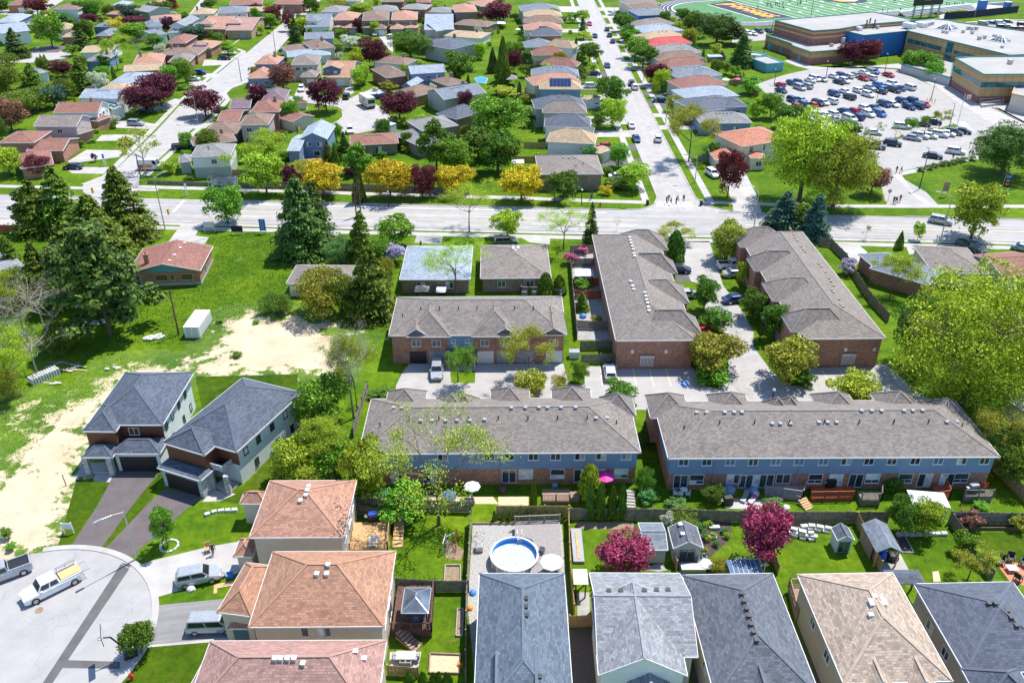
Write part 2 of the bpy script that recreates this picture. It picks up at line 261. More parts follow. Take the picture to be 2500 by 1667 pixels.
def block(th, T, w, d, ze, rh, kind, rk, wk, opts='', ov=.4, trim='white_trim', z0=0.0, name='roof'):
    mb = MB(T); E, fs, kind = roof_mesh(mb, w, d, ze, rh, kind); roof = mb.build(name, ['shingle_'+rk, trim], th)
    mb = MB(T)
    for a, b in fs: mb.face([(a[0],a[1],a[2]-.15), (b[0],b[1],b[2]-.15), (b[0],b[1],b[2]+.015), (a[0],a[1],a[2]+.015)])
    f = mb.build('fascia', trim, roof); md = f.modifiers.new('t', 'SOLIDIFY'); md.thickness = .06; md.offset = 0
    mb = MB(T)
    for a, b in E: mb.beam(a, b, .24, .05)
    mb.build('ridge_cap', 'ridge_'+rk, roof)
    x, y = w/2-ov, d/2-ov; zt = ze-.17; lo, _, up = wk.partition('/')
    if up:
        zs = z0+(zt-z0)*.5; mb = MB(T); mb.box(-x, x, -y, y, z0, zs, 0, 'b'); mb.build('lower_wall', 'wall_'+lo, th); mb = MB(T); mb.box(-x-.03, x+.03, -y-.03, y+.03, zs, zt, 0, '')
    else: mb = MB(T); mb.box(-x, x, -y, y, z0, zt, 0, 'b')
    ap = ze+rh-.22
    if kind in ('gy', 'hgy'): mb.face([(-x,-y,zt),(x,-y,zt),(0,-y,ap)])
    if kind in ('gy', 'ghy'): mb.face([(x,y,zt),(-x,y,zt),(0,y,ap)])
    if kind == 'gx': mb.face([(x,-y,zt),(x,y,zt),(x,0,ap)]); mb.face([(-x,y,zt),(-x,-y,zt),(-x,0,ap)])
    mb.build('wall', 'wall_'+(up or lo), th)
    for tk in opts.split():
        n = int(tk[2:] or 1) if tk[2:].isdigit() or not tk[2:] else 0; sd = tk[0]; t2 = tk[:2]
        if t2 == 'ch':
            cx, cy = (w*.22, d*.12) if n == 1 else (-w*.3, d*.1); zz = zroof(w, d, ze, rh, kind, cx, cy); mb = MB(T); mb.box(cx-.35, cx+.35, cy-.45, cy+.45, zz-.6, ze+rh+.7); mb.box(cx-.42, cx+.42, cy-.52, cy+.52, ze+rh+.7, ze+rh+.8); mb.box(cx-.15, cx+.15, cy-.15, cy+.15, ze+rh+.8, ze+rh+1.05); mb.build('chimney', 'wall_bn', roof)
        elif t2 == 'vn':
            for i in range(n):
                fx = (i-(n-1)/2)/max(n, 4); rx, ry = (fx*max(w-d, w*.35), -d*.075) if w >= d else (-w*.08, fx*max(d-w, d*.35)); roof_vent(roof, T, rx, ry, zroof(w, d, ze, rh, kind, rx, ry))
        elif t2 == 'pi':
            for i in range(n):
                rx, ry = (random.random()-.5)*w*.6, -d*(.15+.2*random.random()); zz = zroof(w, d, ze, rh, kind, rx, ry); ob('vent_pipe', cached('pipe', lambda: MB().cyl((0,0,-.2), (0,0,.55), .09, .07, 6).mesh('vent_pipe', ['black_metal'])), roof, T @ Vector((rx, ry, zz)))
        elif t2 == 'so':                                   # solar array on the near slope
            a, b = [int(q) for q in tk[2:].split('x')]; s = rh/(d/2); y0 = -d/2+.9
            me = cached('solarp', lambda: MB().box(-.48, .48, -.78, .78, 0, .05).mesh('solar_panel', ['solar']))
            for i in range(a):
                for j in range(b):
                    o = ob('solar_panel', me, roof, T @ Vector(((i-(a-1)/2)*1.06, y0+(j+.5)*1.5, ze+s*(y0+(j+.5)*1.5+d/2)+.1))); o.rotation_euler = (math.atan(s), 0, T.to_euler().z)
        elif sd in 'flrb' and n:
            c1 = tk[1]; run = (w if sd in 'fb' else d)-2*ov
            for i in range(n):
                u = (2*(i+.5)/n-1)*.86 if n > 1 else (.15 if c1 != 'g' else .3)
                if c1 == 'u': put_window(th, T, w, d, ov, sd, u, max(.9, z0+(zt-z0)-1.75), 1.3, 1.1, 'w')
                elif c1 == 'l': put_window(th, T, w, d, ov, sd, u, z0+.9, 1.4, 1.25, 'w')
                elif c1 == 'g': put_window(th, T, w, d, ov, sd, u, z0+.05, 2.5, 2.1, 'G', random.choice(['white_trim', 'deck_brown', 'grey_box', 'white_trim']))
                elif c1 == 'B': put_window(th, T, w, d, ov, sd, 0, z0+.04, min(run-.9, 4.8), 2.2, 'G', 'door_and_opening_black')
                elif c1 == 'd': put_window(th, T, w, d, ov, sd, u-.2, z0+.1, .95, 2.05, 'd')
                elif c1 == 'p': put_window(th, T, w, d, ov, sd, u, z0+.15, 1.8, 2.05, 'D')
    return roof
VENT = lambda: MB().box(-.17, .17, -.17, .17, -.15, .13).box(-.22, .22, -.22, .22, .13, .18).mesh('roof_vent', ['grey_box'])
def roof_vent(roof, T, x, y, z, mat=None): return ob('roof_vent', cached('vent', VENT), roof, T @ Vector((x, y, z)), T.to_euler().z, mats=[mat] if mat else None)
def house(c, L, R, B, ze, rh, kind, rk, wk, label, opts='', wings=(), name='house', cat='house', group=None, ov=.4, trim='white_trim'):
    ctr, a, w, d = rect_frame(c, L, R, B, ze); th = empty(name, ctr, a, label, cat, group); inv = (Matrix.Translation(ctr) @ Matrix.Rotation(a, 4, 'Z')).inverted()
    rf = block(th, Matrix.Identity(4), w, d, ze, rh, kind, rk, wk, opts, ov, trim)
    for wg in wings:
        c2, L2, R2, B2, ze2, rh2, k2, o2 = wg[:8]; wk2 = wg[8] if len(wg) > 8 else wk; z0 = wg[9] if len(wg) > 9 else 0; ct2, a2, w2, d2 = rect_frame(c2, L2, R2, B2, ze2)
        block(th, inv @ Matrix.Translation(ct2) @ Matrix.Rotation(a2, 4, 'Z'), w2, d2, ze2, rh2, k2, rk, wk2, o2, .3, trim, z0)
    INFO[rf.name] = (th, w, d, ze, rh, kind); HOUSES.append((label, ctr, a, w, d)); return th, rf, w, d
INFO = {}; HOUSES = []
def hrow(c, s, label, wings=()):                           # compact table row: 'Lx Ly Rx Ry Bx By ze rh kind roof wall opts...'
    q = s.split(); v = [float(t) for t in q[:8]]; ww = []
    for g in wings:
        e = g.split(); f = [float(t) for t in e[:8]]; ww.append((c, f[0:2], f[2:4], f[4:6], f[6], f[7], e[8], ' '.join(e[10:]), e[9]))
    return house(c, v[0:2], v[2:4], v[4:6], v[6], v[7], q[8], q[9], q[10], label, ' '.join(q[11:]), ww)
# ---------------------------------------------------------------- trees
def quads(name, P, N, size, asp, mats, rot=None):
    n = len(P); N = N/np.maximum(np.linalg.norm(N, axis=1, keepdims=True), 1e-6); r = RNG.normal(size=(n, 3)) if rot is None else rot
    U = r-(r*N).sum(1, keepdims=True)*N; U /= np.maximum(np.linalg.norm(U, axis=1, keepdims=True), 1e-6); V = np.cross(N, U); s = size*(.6+.8*RNG.random((n, 1)))
    q = np.stack([P-U*s*asp, P-V*s*.55+N*s*.12, P+U*s*asp, P+V*s*.55+N*s*.12], 1).reshape(-1, 3)
    me = bpy.data.meshes.new(name); me.vertices.add(4*n); me.vertices.foreach_set('co', q.astype('f').ravel()); me.loops.add(4*n); me.loops.foreach_set('vertex_index', np.arange(4*n, dtype='i'))
    me.polygons.add(n); me.polygons.foreach_set('loop_start', np.arange(0, 4*n, 4, dtype='i')); me.polygons.foreach_set('loop_total', np.full(n, 4, 'i')); me.update()
    for m in mats: me.materials.append(MC[m])
    return me
def sph(n): v = RNG.normal(size=(n, 3)); return v/np.linalg.norm(v, axis=1, keepdims=True)
def limbs(levels, z0=.22, spread=.42, top=.93, r=.022, seed=0, first=7):
    rn = random.Random(seed); mb = MB(); tips = []
    def grow(p, d, L, rad, lev):
        q = p+d*L; mb.cyl(p, q, rad, rad*.6, 5 if lev == 0 else 3, 0, False)
        if lev >= levels: tips.append((q, p)); return
        k = first if lev == 0 else rn.choice([2, 3, 3])
        for i in range(k):
            t = rn.uniform(.45, 1) if lev == 0 and i else rn.uniform(.55, 1.0); b = p.lerp(q, t); ax = Vector((rn.gauss(0, 1), rn.gauss(0, 1), rn.gauss(.15, .5))).normalized(); nd_ = (d*(.75 if lev else .62)+ax*(.72 if lev else .8)+Vector((0, 0, .12))).normalized()
            if nd_.z < -.25: nd_.z = .05
            grow(b, nd_, L*rn.uniform(.5, .72) if lev else spread*rn.uniform(.6, .95), rad*(.52 if lev else .55), lev+1)
    mb.cyl((0,0,-.02), (0,0,z0), r*1.35, r, 6, 0, False); grow(Vector((0,0,z0)), Vector((rn.uniform(-.06,.06), rn.uniform(-.06,.06), 1)).normalized(), top*.42, r, 0)
    return mb, tips
def mk_broad(n, size, K, seed, zlo=.12, shape='round'):
    rs = np.random.default_rng(seed); D = rs.normal(size=(K, 3)); D /= np.linalg.norm(D, axis=1, keepdims=True); az = np.arctan2(D[:, 1], D[:, 0]); p = rs.random(4)*6.28
    lob = 1+.17*np.sin(2*az+p[0])*np.cos(D[:, 2]*2+p[1])+.15*np.sin(3*az+p[2]+D[:, 2]*3)+.1*np.sin(5*az+p[3]); rad = (rs.random(K)**.4*.86*lob)[:, None]; C = D*rad*np.array([.5, .5, .5*(1-zlo)])
    C[:, 2] += zlo+(1-zlo)*.5; cr = (.075+.13*rs.random(K)**1.4)*(34/K)**.22
    if shape == 'fine': cr *= .9
    if shape == 'pyr': f = np.clip(1.25-1.05*(C[:, 2]-zlo)/(1-zlo), .12, 1.1); C[:, :2] *= f[:, None]; cr *= np.clip(f, .5, 1)
    i = rs.choice(K, n*2, p=cr**2/(cr**2).sum()); d = sph(n*2); d[:, 2] = np.where(rs.random(n*2) < .72, np.abs(d[:, 2]), d[:, 2]); stray = 1+.5*(rs.random((n*2, 1)) < .07)*rs.random((n*2, 1)); P = C[i]+d*cr[i][:, None]*(.62+.48*rs.random((n*2, 1)))*stray*np.array([1.12, 1.12, .82])
    rel = (P-np.array([0, 0, zlo+(1-zlo)*.5]))/np.array([.5, .5, .5*(1-zlo)]); R = np.linalg.norm(rel, axis=1); k = (R > .36) & (R < 1.22) & (P[:, 2] > .01); P = P[k][:n]; d = d[k][:n]
    return quads('crown', P, d+rs.normal(size=P.shape)*.75, size, .8, ['leaf_g'])
def mk_spruce(n, size, seed, droop=.3, full=1.0):
    rs = np.random.default_rng(seed); nb = 230; t = rs.random(nb)**1.35*.95+.03; az = rs.random(nb)*6.283; ln = .5*(1-t)**.82*(.72+.4*rs.random(nb))*full+.02
    i = rs.integers(0, nb, n); w = ln[i]*(1-t[i])**.0; i = np.where(rs.random(n) < (ln[i]/.5)**.5+.1, i, rs.integers(0, nb, n)); s = rs.random(n)**.55; r = ln[i]*s
    side = rs.normal(size=n)*.05*(.3+s)*(ln[i]/.4); ca, sa = np.cos(az[i]), np.sin(az[i]); P = np.stack([ca*r-sa*side, sa*r+ca*side, .05+t[i]*.95-droop*r*(.35+.5*s)+.12*ln[i]*s**3+rs.normal(size=n)*.008], 1)
    N = np.stack([ca*.5, sa*.5, np.ones(n)], 1)+rs.normal(size=(n, 3))*.45; rot = np.stack([ca, sa, -.3*np.ones(n)], 1)+rs.normal(size=(n, 3))*.35
    return quads('crown', P, N, size, 1.0, ['leaf_d'], rot)
def mk_cedar(n, size, seed, pw=.75):
    rs = np.random.default_rng(seed); t = rs.random(n)**.85; az = rs.random(n)*6.283; prof = np.minimum(1, (t+.02)*9)**.5*(1-t)**pw*(1+.12*np.sin(az*3+t*9)+.1*np.sin(az*7-t*21)); r = .5*prof*(.86+.2*rs.random(n))
    ca, sa = np.cos(az), np.sin(az); P = np.stack([ca*r, sa*r, .01+t*.98], 1); return quads('crown', P, np.stack([ca, sa, .35*np.ones(n)], 1)+rs.normal(size=(n, 3))*.4, size, .9, ['leaf_e'], np.stack([ca*.2, sa*.2, np.ones(n)], 1)+rs.normal(size=(n, 3))*.3)
def mk_pine(n, size, seed):
    rs = np.random.default_rng(seed); K = 75; t = .2+.78*rs.random(K); az = rs.random(K)*6.283; rr = .47*np.clip(1.15-t, .12, .8)/.8*(.25+.75*rs.random(K)); C = np.stack([np.cos(az)*rr, np.sin(az)*rr, t-.05*rr], 1); cr = .05+.07*rs.random(K)
    i = rs.integers(0, K, n); d = sph(n); P = C[i]+d*cr[i][:, None]*np.array([1.35, 1.35, .5])*(.5+.5*rs.random((n, 1))); return quads('crown', P, d*np.array([.6, .6, 1])+np.array([0, 0, .5])+rs.normal(size=(n, 3))*.5, size, 1.2, ['leaf_d'])
def mk_sparse(levels, n, size, seed, spread=.42, sig=.05, first=7, r=.016):
    mb, tips = limbs(levels, .2, spread, .95, r, seed, first); rs = np.random.default_rng(seed); A = np.array([[*q] for q, p in tips]); B = np.array([[*p] for q, p in tips])
    hi = max(A[:, 2].max(), 1e-3); ex = np.percentile(np.abs(A[:, :2]), 97)
    S = np.array([.5/ex, .5/ex, 1/hi]); mb.v = [tuple(np.array(v)*S) for v in mb.v]; i = rs.integers(0, len(A), n); P = (A[i]*S)+((B-A)[i]*S)*(rs.random((n, 1))*.9)+rs.normal(size=(n, 3))*sig*np.array([1, 1, .8])
    return mb.mesh('trunk', ['bark']), (quads('crown', P, rs.normal(size=P.shape)+np.array([0, 0, .7]), size, .75, ['leaf_l']) if n else None)
def mk_trunk(seed, z0=.25, spread=.3, r=.02, lv=2): return limbs(lv, z0, spread, .8, r, seed, 5)[0].mesh('trunk', ['bark'])
def spire(): return MB().cyl((0,0,-.02), (0,0,.9), .018, .003, 6).mesh('trunk', ['bark'])
def stub(): 
    mb = MB(); rn = random.Random(3)
    for i in range(5): a = i*1.3; mb.cyl((0,0,-.03), (.16*math.cos(a), .16*math.sin(a), .55), .02, .006, 4, 0, False)
    return mb.mesh('stem', ['bark'])
TK = {}
def tree_meshes(kind, v):
    key = (kind, v)
    if key in TK: return TK[key]
    s = 100+v*17
    r = {'B': lambda: (mk_trunk(s), mk_broad(7000, .028, 60, s)), 'b': lambda: (mk_trunk(s), mk_broad(2600, .044, 30, s)), 'H': lambda: (mk_trunk(s, .22, .34, .024, 3), mk_broad(26000, .0145, 170, s, .06)),
         'Y': lambda: (mk_trunk(s, .15, .2), mk_broad(8000, .025, 70, s, .04, 'pyr')), 'S': lambda: mk_sparse(5, 7000, .017, s, .42, .04), 'X': lambda: mk_sparse(5, 15000, .0105, s, .44, .034, 8, .012), 'G': lambda: (mk_sparse(5, 0, .014, s, .44, .035, 8)[0], mk_broad(40000, .0098, 460, s, .0, 'fine')),
         'N': lambda: mk_sparse(6, 8000, .0085, s, .44, .03, 7, .011), 'Q': lambda: mk_sparse(6, 500, .008, s, .46, .02, 8, .012), 'T': lambda: mk_sparse(4, 1300, .02, s, .42, .03), 'R': lambda: mk_sparse(6, 1600, .009, s, .45, .02, 8, .012), 'C': lambda: (spire(), mk_spruce(13000, .026, s, .3, 1.08)), 'c': lambda: (spire(), mk_spruce(2600, .045, s)), 'P': lambda: (spire(), mk_pine(9000, .024, s)),
         'A': lambda: (spire(), mk_cedar(2300, .06, s)), 'a': lambda: (spire(), mk_cedar(2200, .065, s, .45)), 'U': lambda: (cached('stub', stub), mk_broad(1900, .05, 26, s, -.05)), 'V': lambda: (cached('stub', stub), mk_broad(9000, .021, 80, s, -.05))}[kind]()
    TK[key] = r; return r
TN = dict(B='leafy_tree', b='leafy_tree', H='leafy_tree', Y='leafy_tree', S='budding_tree', X='budding_tree', G='budding_tree', T='young_tree', R='bare_tree', Q='bare_tree', N='budding_tree', C='spruce_tree', c='spruce_tree', P='pine_tree', A='cedar_tree', a='cedar_tree', U='shrub', V='shrub')
TC = dict(U='shrub', V='shrub')
NT = [0]
def on_roof(rf, c, x, y):                               # the spot on a roof that shows at this place
    th, w, d, ze, rh, kind = INFO[rf.name]; inv = (Matrix.Translation(th.location) @ Matrix.Rotation(th.rotation_euler.z, 4, 'Z')).inverted(); z = ze+rh*.7
    for k in range(12): p = inv @ W(c, x, y, z); z = z*.4+.6*min(max(zroof(w, d, ze, rh, kind, p.x, p.y), ze), ze+rh)
    return Vector((p.x, p.y, z))
def tree(c, kind, leaf, bx, by, ty, w, label, group=None, bark=None):
    p = W(c, bx, by); h = max(.5, ZH(c, ty, p.y)); wd_ = w*MPP(c, p)*1.16; 
    if kind in 'BHYbUVCPX' and kind not in 'C': h = max(h-wd_*.03, .4)     # the crown's far rim shows above its top
    NT[0] += 1; v = NT[0] % (2 if kind in 'HXGRPVNQ' else 3); tr, cr = tree_meshes(kind, v); rn = random.Random(NT[0])
    e = empty(TN[kind], (p.x, p.y, 0), rn.uniform(0, 6.28), label, TC.get(kind, 'tree'), group, (wd_, wd_, h))
    bark = bark or ('bark_grey' if kind in 'RTQ' else None); ob('stem' if kind in 'UV' else 'trunk', tr, e, mats=[bark] if bark else None)
    if cr: ob('foliage' if kind in 'UV' else 'crown', cr, e, mats=['leaf_'+leaf])
    return e
# ---------------------------------------------------------------- cars
def car_meshes(ty):
    def mk():
        L, Wd, H, hood, belt, cab = dict(sedan=(4.7,1.82,1.45,.86,.93,(-1.75,-1.05,.55,1.25)), suv=(4.65,1.88,1.72,1.0,1.08,(-2.2,-1.95,.55,1.2)), hatch=(4.3,1.78,1.5,.9,.96,(-2.02,-1.6,.5,1.15)), minivan=(5.1,1.98,1.78,1.0,1.02,(-2.42,-2.2,.95,1.75)), pickup=(5.85,2.0,1.9,1.15,1.18,(-.75,-.6,1.0,1.5)), van=(5.9,2.05,2.6,1.15,1.3,(-2.9,-2.85,1.5,2.15)))[ty]
        hw = Wd/2; x1 = L/2; mb = MB(); zb = .28
        st = [(-x1, .45, belt-.12, .86), (-x1+.25, zb, belt, .97), (cab[0], zb, belt, 1), (0, zb, belt, 1), (cab[3], zb, belt-.02, 1), (x1-.35, zb, hood-.12, .95), (x1-.04, .32, hood-.25, .84), (x1, .42, hood-.34, .78)]
        if ty in ('sedan', 'pickup'): st[0] = (-x1, .45, belt-.06, .88)
        rings = [[(x, -hw*k*.92, z0), (x, -hw*k, z0+.22), (x, -hw*k*.99, z1-.14), (x, -hw*k*.9, z1), (x, hw*k*.9, z1), (x, hw*k*.99, z1-.14), (x, hw*k, z0+.22), (x, hw*k*.92, z0)] for x, z0, z1, k in st]
        for a, b in zip(rings, rings[1:]):
            for i in range(8): mb.face([a[i], b[i], b[(i+1) % 8], a[(i+1) % 8]][::-1])
        mb.face(rings[0]); mb.face(rings[-1][::-1])
        if ty == 'pickup':                                 # open bed: rim walls and dark floor
            for q in ((-x1+.02, -.8, -hw*.93, -hw*.8), (-x1+.02, -.8, hw*.8, hw*.93), (-x1+.02, -x1+.14, -hw*.8, hw*.8)): mb.box(q[0], q[1], q[2], q[3], belt-.05, belt+.14)
            mb.box(-x1+.14, -.8, -hw*.8, hw*.8, belt-.02, belt+.012, 1)
        b0, r0, r1, b1 = cab; zr = H; wr = hw*.74; wb = hw*.93
        base = [(b0,-wb,belt-.01),(b1,-wb,belt-.01),(b1,wb,belt-.01),(b0,wb,belt-.01)]; top = [(r0,-wr,zr-.05),(r1,-wr,zr-.05),(r1,wr,zr-.05),(r0,wr,zr-.05)]; t2 = [(r0+.15,-wr*.85,zr),(r1-.15,-wr*.85,zr),(r1-.15,wr*.85,zr),(r0+.15,wr*.85,zr)]
        for i in range(4): j = (i+1) % 4; mb.face([base[i], base[j], top[j], top[i]]); mb.face([top[i], top[j], t2[j], t2[i]])
        mb.face(t2); body = mb.mesh('body', ['white_trim', 'black_metal'])
        def pane(i, u0, u1, v0, v1):
            j = (i+1) % 4; a, b, cc, d = [Vector(q) for q in (base[i], base[j], top[j], top[i])]; n = (b-a).cross(d-a).normalized()*.018; f = lambda u, v: a.lerp(b, u).lerp(d.lerp(cc, u), v)+n
            m = MB(); m.face([f(u0, v0), f(u1, v0), f(u1, v1), f(u0, v1)]); return m.mesh('window', ['car_glass'])
        out = [('body', body, (0,0,0), 0), ('windscreen', pane(1, .05, .95, .12, .93), 0, 0), ('rear_window', pane(3, .08, .92, .2, .92), 0, 0)]
        if ty == 'van': sp = ((.78, .97),)
        else: sp = ((.05, .47), (.51, .94)) if ty != 'pickup' else ((.05, .44), (.5, .94))
        for u0, u1 in sp: out.append(('side_window', pane(0, u0, u1, .16, .86), 0, 0)); out.append(('side_window', pane(2, 1-u1, 1-u0, .16, .86), 0, 0))
        R = .36 if ty not in ('pickup', 'van') else .41
        wh = cached(('wheel', R), lambda: MB().cyl((0,-.13,0), (0,.13,0), R, R, 14).mesh('wheel', ['tyre'])); rm = cached(('rim', R), lambda: MB().cyl((0,-.142,0), (0,.142,0), R*.62, R*.6, 10).mesh('rim', ['rim']))
        wx = x1-.95; 
        for sx in (-wx, wx-.05):
            for sy in (-1, 1): out.append(('wheel', wh, (sx, sy*(hw-.13), R), rm))
        hl = cached('hl', lambda: MB().box(-.05, .05, -.2, .2, -.07, .07).mesh('headlight', ['lamp_white'])); tl = cached('tl', lambda: MB().box(-.05, .05, -.14, .14, -.12, .12).mesh('taillight', ['lamp_red']))
        mr = cached('mir', lambda: MB().box(-.1, .1, -.1, .1, -.07, .07).mesh('mirror', ['black_metal']))
        for sy in (-1, 1):
            out.append(('headlight', hl, (x1-.06, sy*hw*.62, hood-.3), 0)); out.append(('taillight', tl, (-x1+.03, sy*hw*.72, belt-.25), 0)); out.append(('mirror', mr, (cab[3]-.35, sy*(hw*.93+.08), belt+.06), 0))
        return out
    return cached(('car', ty), mk)
CARC = dict(w=(.75,.75,.75), k=(.012,.013,.016), s=(.42,.44,.46), g=(.10,.11,.12), b=(.02,.05,.16), r=(.42,.012,.025), n=(.025,.035,.06), t=(.30,.27,.22), u=(.05,.16,.42), e=(.02,.06,.07), p=(.55,.05,.2))
CARN = dict(w='white', k='black', s='silver', g='dark grey', b='blue', r='red', n='navy', t='beige', u='bright blue', e='dark teal', p='pink')
for k, c in CARC.items(): paint('paint_'+k, c, .25, .3 if k in 'sgtb' else 0)
def car(ty, col, p, ang, label, group=None, full=True):
    e = empty({'sedan': 'parked_car', 'suv': 'parked_car', 'hatch': 'parked_car', 'minivan': 'minivan', 'pickup': 'pickup_truck', 'van': 'delivery_van'}[ty], (p[0], p[1], .03), math.radians(ang), label, {'pickup': 'pickup truck', 'van': 'van', 'minivan': 'minivan'}.get(ty, 'car'), group)
    for nm, me, loc, sub in car_meshes(ty):
        o = ob(nm, me, e, loc if loc else None)
        if nm == 'body': o.material_slots[0].link = 'OBJECT'; o.material_slots[0].material = MC['paint_'+col]
        if nm == 'wheel': ob('rim', sub, o)
        if nm == 'mirror': o.material_slots[0].link = 'OBJECT'; o.material_slots[0].material = MC['paint_'+col]
    return e
# ---------------------------------------------------------------- people
def person_meshes(v):
    def mk():
        P = [(0,0,.95),(0,0,1.2),(0,.01,1.42),(0,0,1.53),(0,-.02,1.63),(0,-.02,1.74)]; R = [.15,.135,.15,.06,.095,.085]; E = [(i, i+1) for i in range(5)]
        def chain(start, pts, rr):
            i = start
            for q, r in zip(pts, rr): P.append(q); R.append(r); E.append((i, len(P)-1)); i = len(P)-1
        s = .28 if v else .05
        chain(0, [(-.1,-s*.3,.9),(-.11,-s,.5),(-.11,-s*.8+.08,.09),(-.11,-s*.8-.08,.05)], [.1,.07,.045,.045]); chain(0, [(.1,s*.3,.9),(.11,s*.6,.5),(.11,s*1.3,.1),(.11,s*1.3-.14,.06)], [.1,.07,.045,.045])
        chain(2, [(-.2,0,1.4),(-.25,s*.5,1.14),(-.24,s*.4-.12,.9),(-.24,s*.4-.16,.83)], [.065,.05,.04,.04]); chain(2, [(.2,0,1.4),(.25,-s*.5,1.14),(.24,-s*.5-.14,.92),(.24,-s*.5-.18,.85)], [.065,.05,.04,.04])
        me = bpy.data.meshes.new('p'); me.from_pydata(P, E, []); o = bpy.data.objects.new('p', me); COL.objects.link(o); o.modifiers.new('s', 'SKIN'); o.modifiers.new('u', 'SUBSURF').levels = 1
        for i, r in enumerate(R): me.skin_vertices[0].data[i].radius = (r, r)
        me.skin_vertices[0].data[0].use_root = True
        dg = bpy.context.evaluated_depsgraph_get(); m2 = bpy.data.meshes.new_from_object(o.evaluated_get(dg)); bpy.data.objects.remove(o); m2.materials.clear()
        for m in ('skin', 'cloth_k', 'cloth_n', 'hair'): m2.materials.append(MC[m])
        for f in m2.polygons:
            z = f.center.z; x = abs(f.center.x); f.material_index = 3 if (z > 1.66 or (z > 1.56 and f.center.y > .01)) else 0 if z > 1.47 or (x > .2 and z < .98) else 1 if z > .93 else 3 if z < .1 else 2; f.use_smooth = True
        return m2
    return cached(('person', v), mk)
plain('skin', (.45,.27,.19), .6, .05); plain('hair', (.02,.015,.012), .6, .1)
for k, c in dict(k=(.015,.015,.018), n=(.03,.04,.07), r=(.45,.04,.04), w=(.65,.65,.65), g=(.15,.16,.17), b=(.05,.12,.4)).items(): plain('cloth_'+k, c, .8, .1)
def person(p, ang, top, bot, label, v=1, group=None):
    return prop(ob('person', person_meshes(v), None, (p[0], p[1], .03), math.radians(ang), None, ['skin', 'cloth_'+top, 'cloth_'+bot, 'hair']), label, 'person', group)
# ---------------------------------------------------------------- fences, poles, small built things
def fence_panel(h, mat):
    def mk():
        mb = MB(); rn = random.Random(5)
        for i in range(16): x = -1.2+i*.15; mb.box(x+.006, x+.144, -.02+.012*(i % 2), .01+.012*(i % 2), .04, h+rn.uniform(-.03, .03), 0, 'b')
        mb.box(-1.2, 1.2, .03, .08, .35, .44); mb.box(-1.2, 1.2, .03, .08, h-.4, h-.31); return mb.mesh('fence_panel', [mat])
    return cached(('fp', h, mat), mk)
def fence(c, s, label, h=1.8, mat='fence_grey', cat='fence', top=False):
    P = pp(c, s) if isinstance(s, str) else s; e = empty('wooden_fence', P[0], 0, label, cat)
    post = cached(('post', h, mat), lambda: MB().box(-.06, .06, -.06, .06, 0, h+.12).box(-.08, .08, -.08, .08, h+.12, h+.17).mesh('post', [mat]))
    for a, b in zip(P, P[1:]):
        d = b-a; L = d.length; n = max(1, round(L/2.4)); an = math.atan2(d.y, d.x)
        for i in range(n):
            o = ob('fence_panel', fence_panel(h, mat), e, a.lerp(b, (i+.5)/n)-P[0], an, ((L/n)/2.4, 1, 1)); o['kind'] = 'stuff'; ob('post', post, e, a.lerp(b, i/n)-P[0], an)
        ob('post', post, e, b-P[0], an)
    return e
def lamp(c, bx, by, ty, label, ang=None, arm=2.2, mat='galv', cat='street lamp', globe=False):
    p = W(c, bx, by); h = ZH(c, ty, p.y); e = empty('street_lamp', (p.x, p.y, 0), 0, label, cat)
    MB().cyl((0,0,-.1), (0,0,h), .13, .07, 8).build('pole', mat, e)
    if globe: me = cached('globe', lambda: MB().cyl((0,0,0), (0,0,.2), .08, .24, 10).cyl((0,0,.2), (0,0,.42), .24, .1, 10).mesh('lamp_head', ['lamp_white'])); ob('lamp_head', me, e, (0, 0, h))
    elif ang is not None:
        a = math.radians(ang); u = Vector((math.cos(a), math.sin(a), 0)); mb = MB(); q = Vector((0, 0, h-.1))
        for t0, t1 in ((0, .5), (.5, 1)): mb.cyl(q+u*arm*t0+Vector((0,0,.5*math.sin(t0*1.57))), q+u*arm*t1+Vector((0,0,.5*math.sin(t1*1.57))), .05, .045, 6)
        mb.build('arm', mat, e); hd = q+u*(arm+.25)+Vector((0,0,.48)); MB(Matrix.Translation(hd) @ Matrix.Rotation(a, 4, 'Z')).box(-.42, .42, -.16, .16, -.08, .07).build('lamp_head', 'galv', e)
    return e
def box_thing(name, label, cat, T, boxes, mats, group=None):       # boxes: (part, x0,x1,y0,y1,z0,z1,mat)
    e = empty(name, T[0], math.radians(T[1]), label, cat, group)
    for q in boxes: MB().box(*q[1:7]).build(q[0], q[7], e)
    return e
# ---------------------------------------------------------------- ground
def MP(s):
    out = []
    for seg in s.split('|'): q = seg.split(); out += pp(q[0], ' '.join(q[1:]))
    return out
def grass_nodes(t, dark=1.0):
    a = ramp(t, noise(t, .09, 6, None, .65), sc3((.036,.105,.005), dark), sc3((.135,.22,.008), dark), .3, .7)
    b = ramp(t, noise(t, .9, 4, None, .7), (.45,.52,.42), (1.4,1.32,1.1), .28, .72); c = mixc(t, .8, a, b, 'MULTIPLY')
    d = ramp(t, noise(t, 6, 3, None, .7), (.6,.65,.6), (1.35,1.3,1.2), .25, .75); e = mixc(t, .7, c, d, 'MULTIPLY'); return mixc(t, ramp(t, noise(t, .21, 7, None, .7), (0,0,0), (.75,.75,.75), .6, .74), e, sc3((.27,.25,.07), dark))
def grassmat(n, dark=1.0):
    m, t, b = newmat(n); b.inputs['Roughness'].default_value = .9; b.inputs['Specular IOR Level'].default_value = .1; t.links.new(grass_nodes(t, dark), b.inputs['Base Color']); bump(t, b, noise(t, 9, 3), .6, .08); MC[n] = m
grassmat('grass'); grassmat('sod', .62); grassmat('lawn_bright', .92)
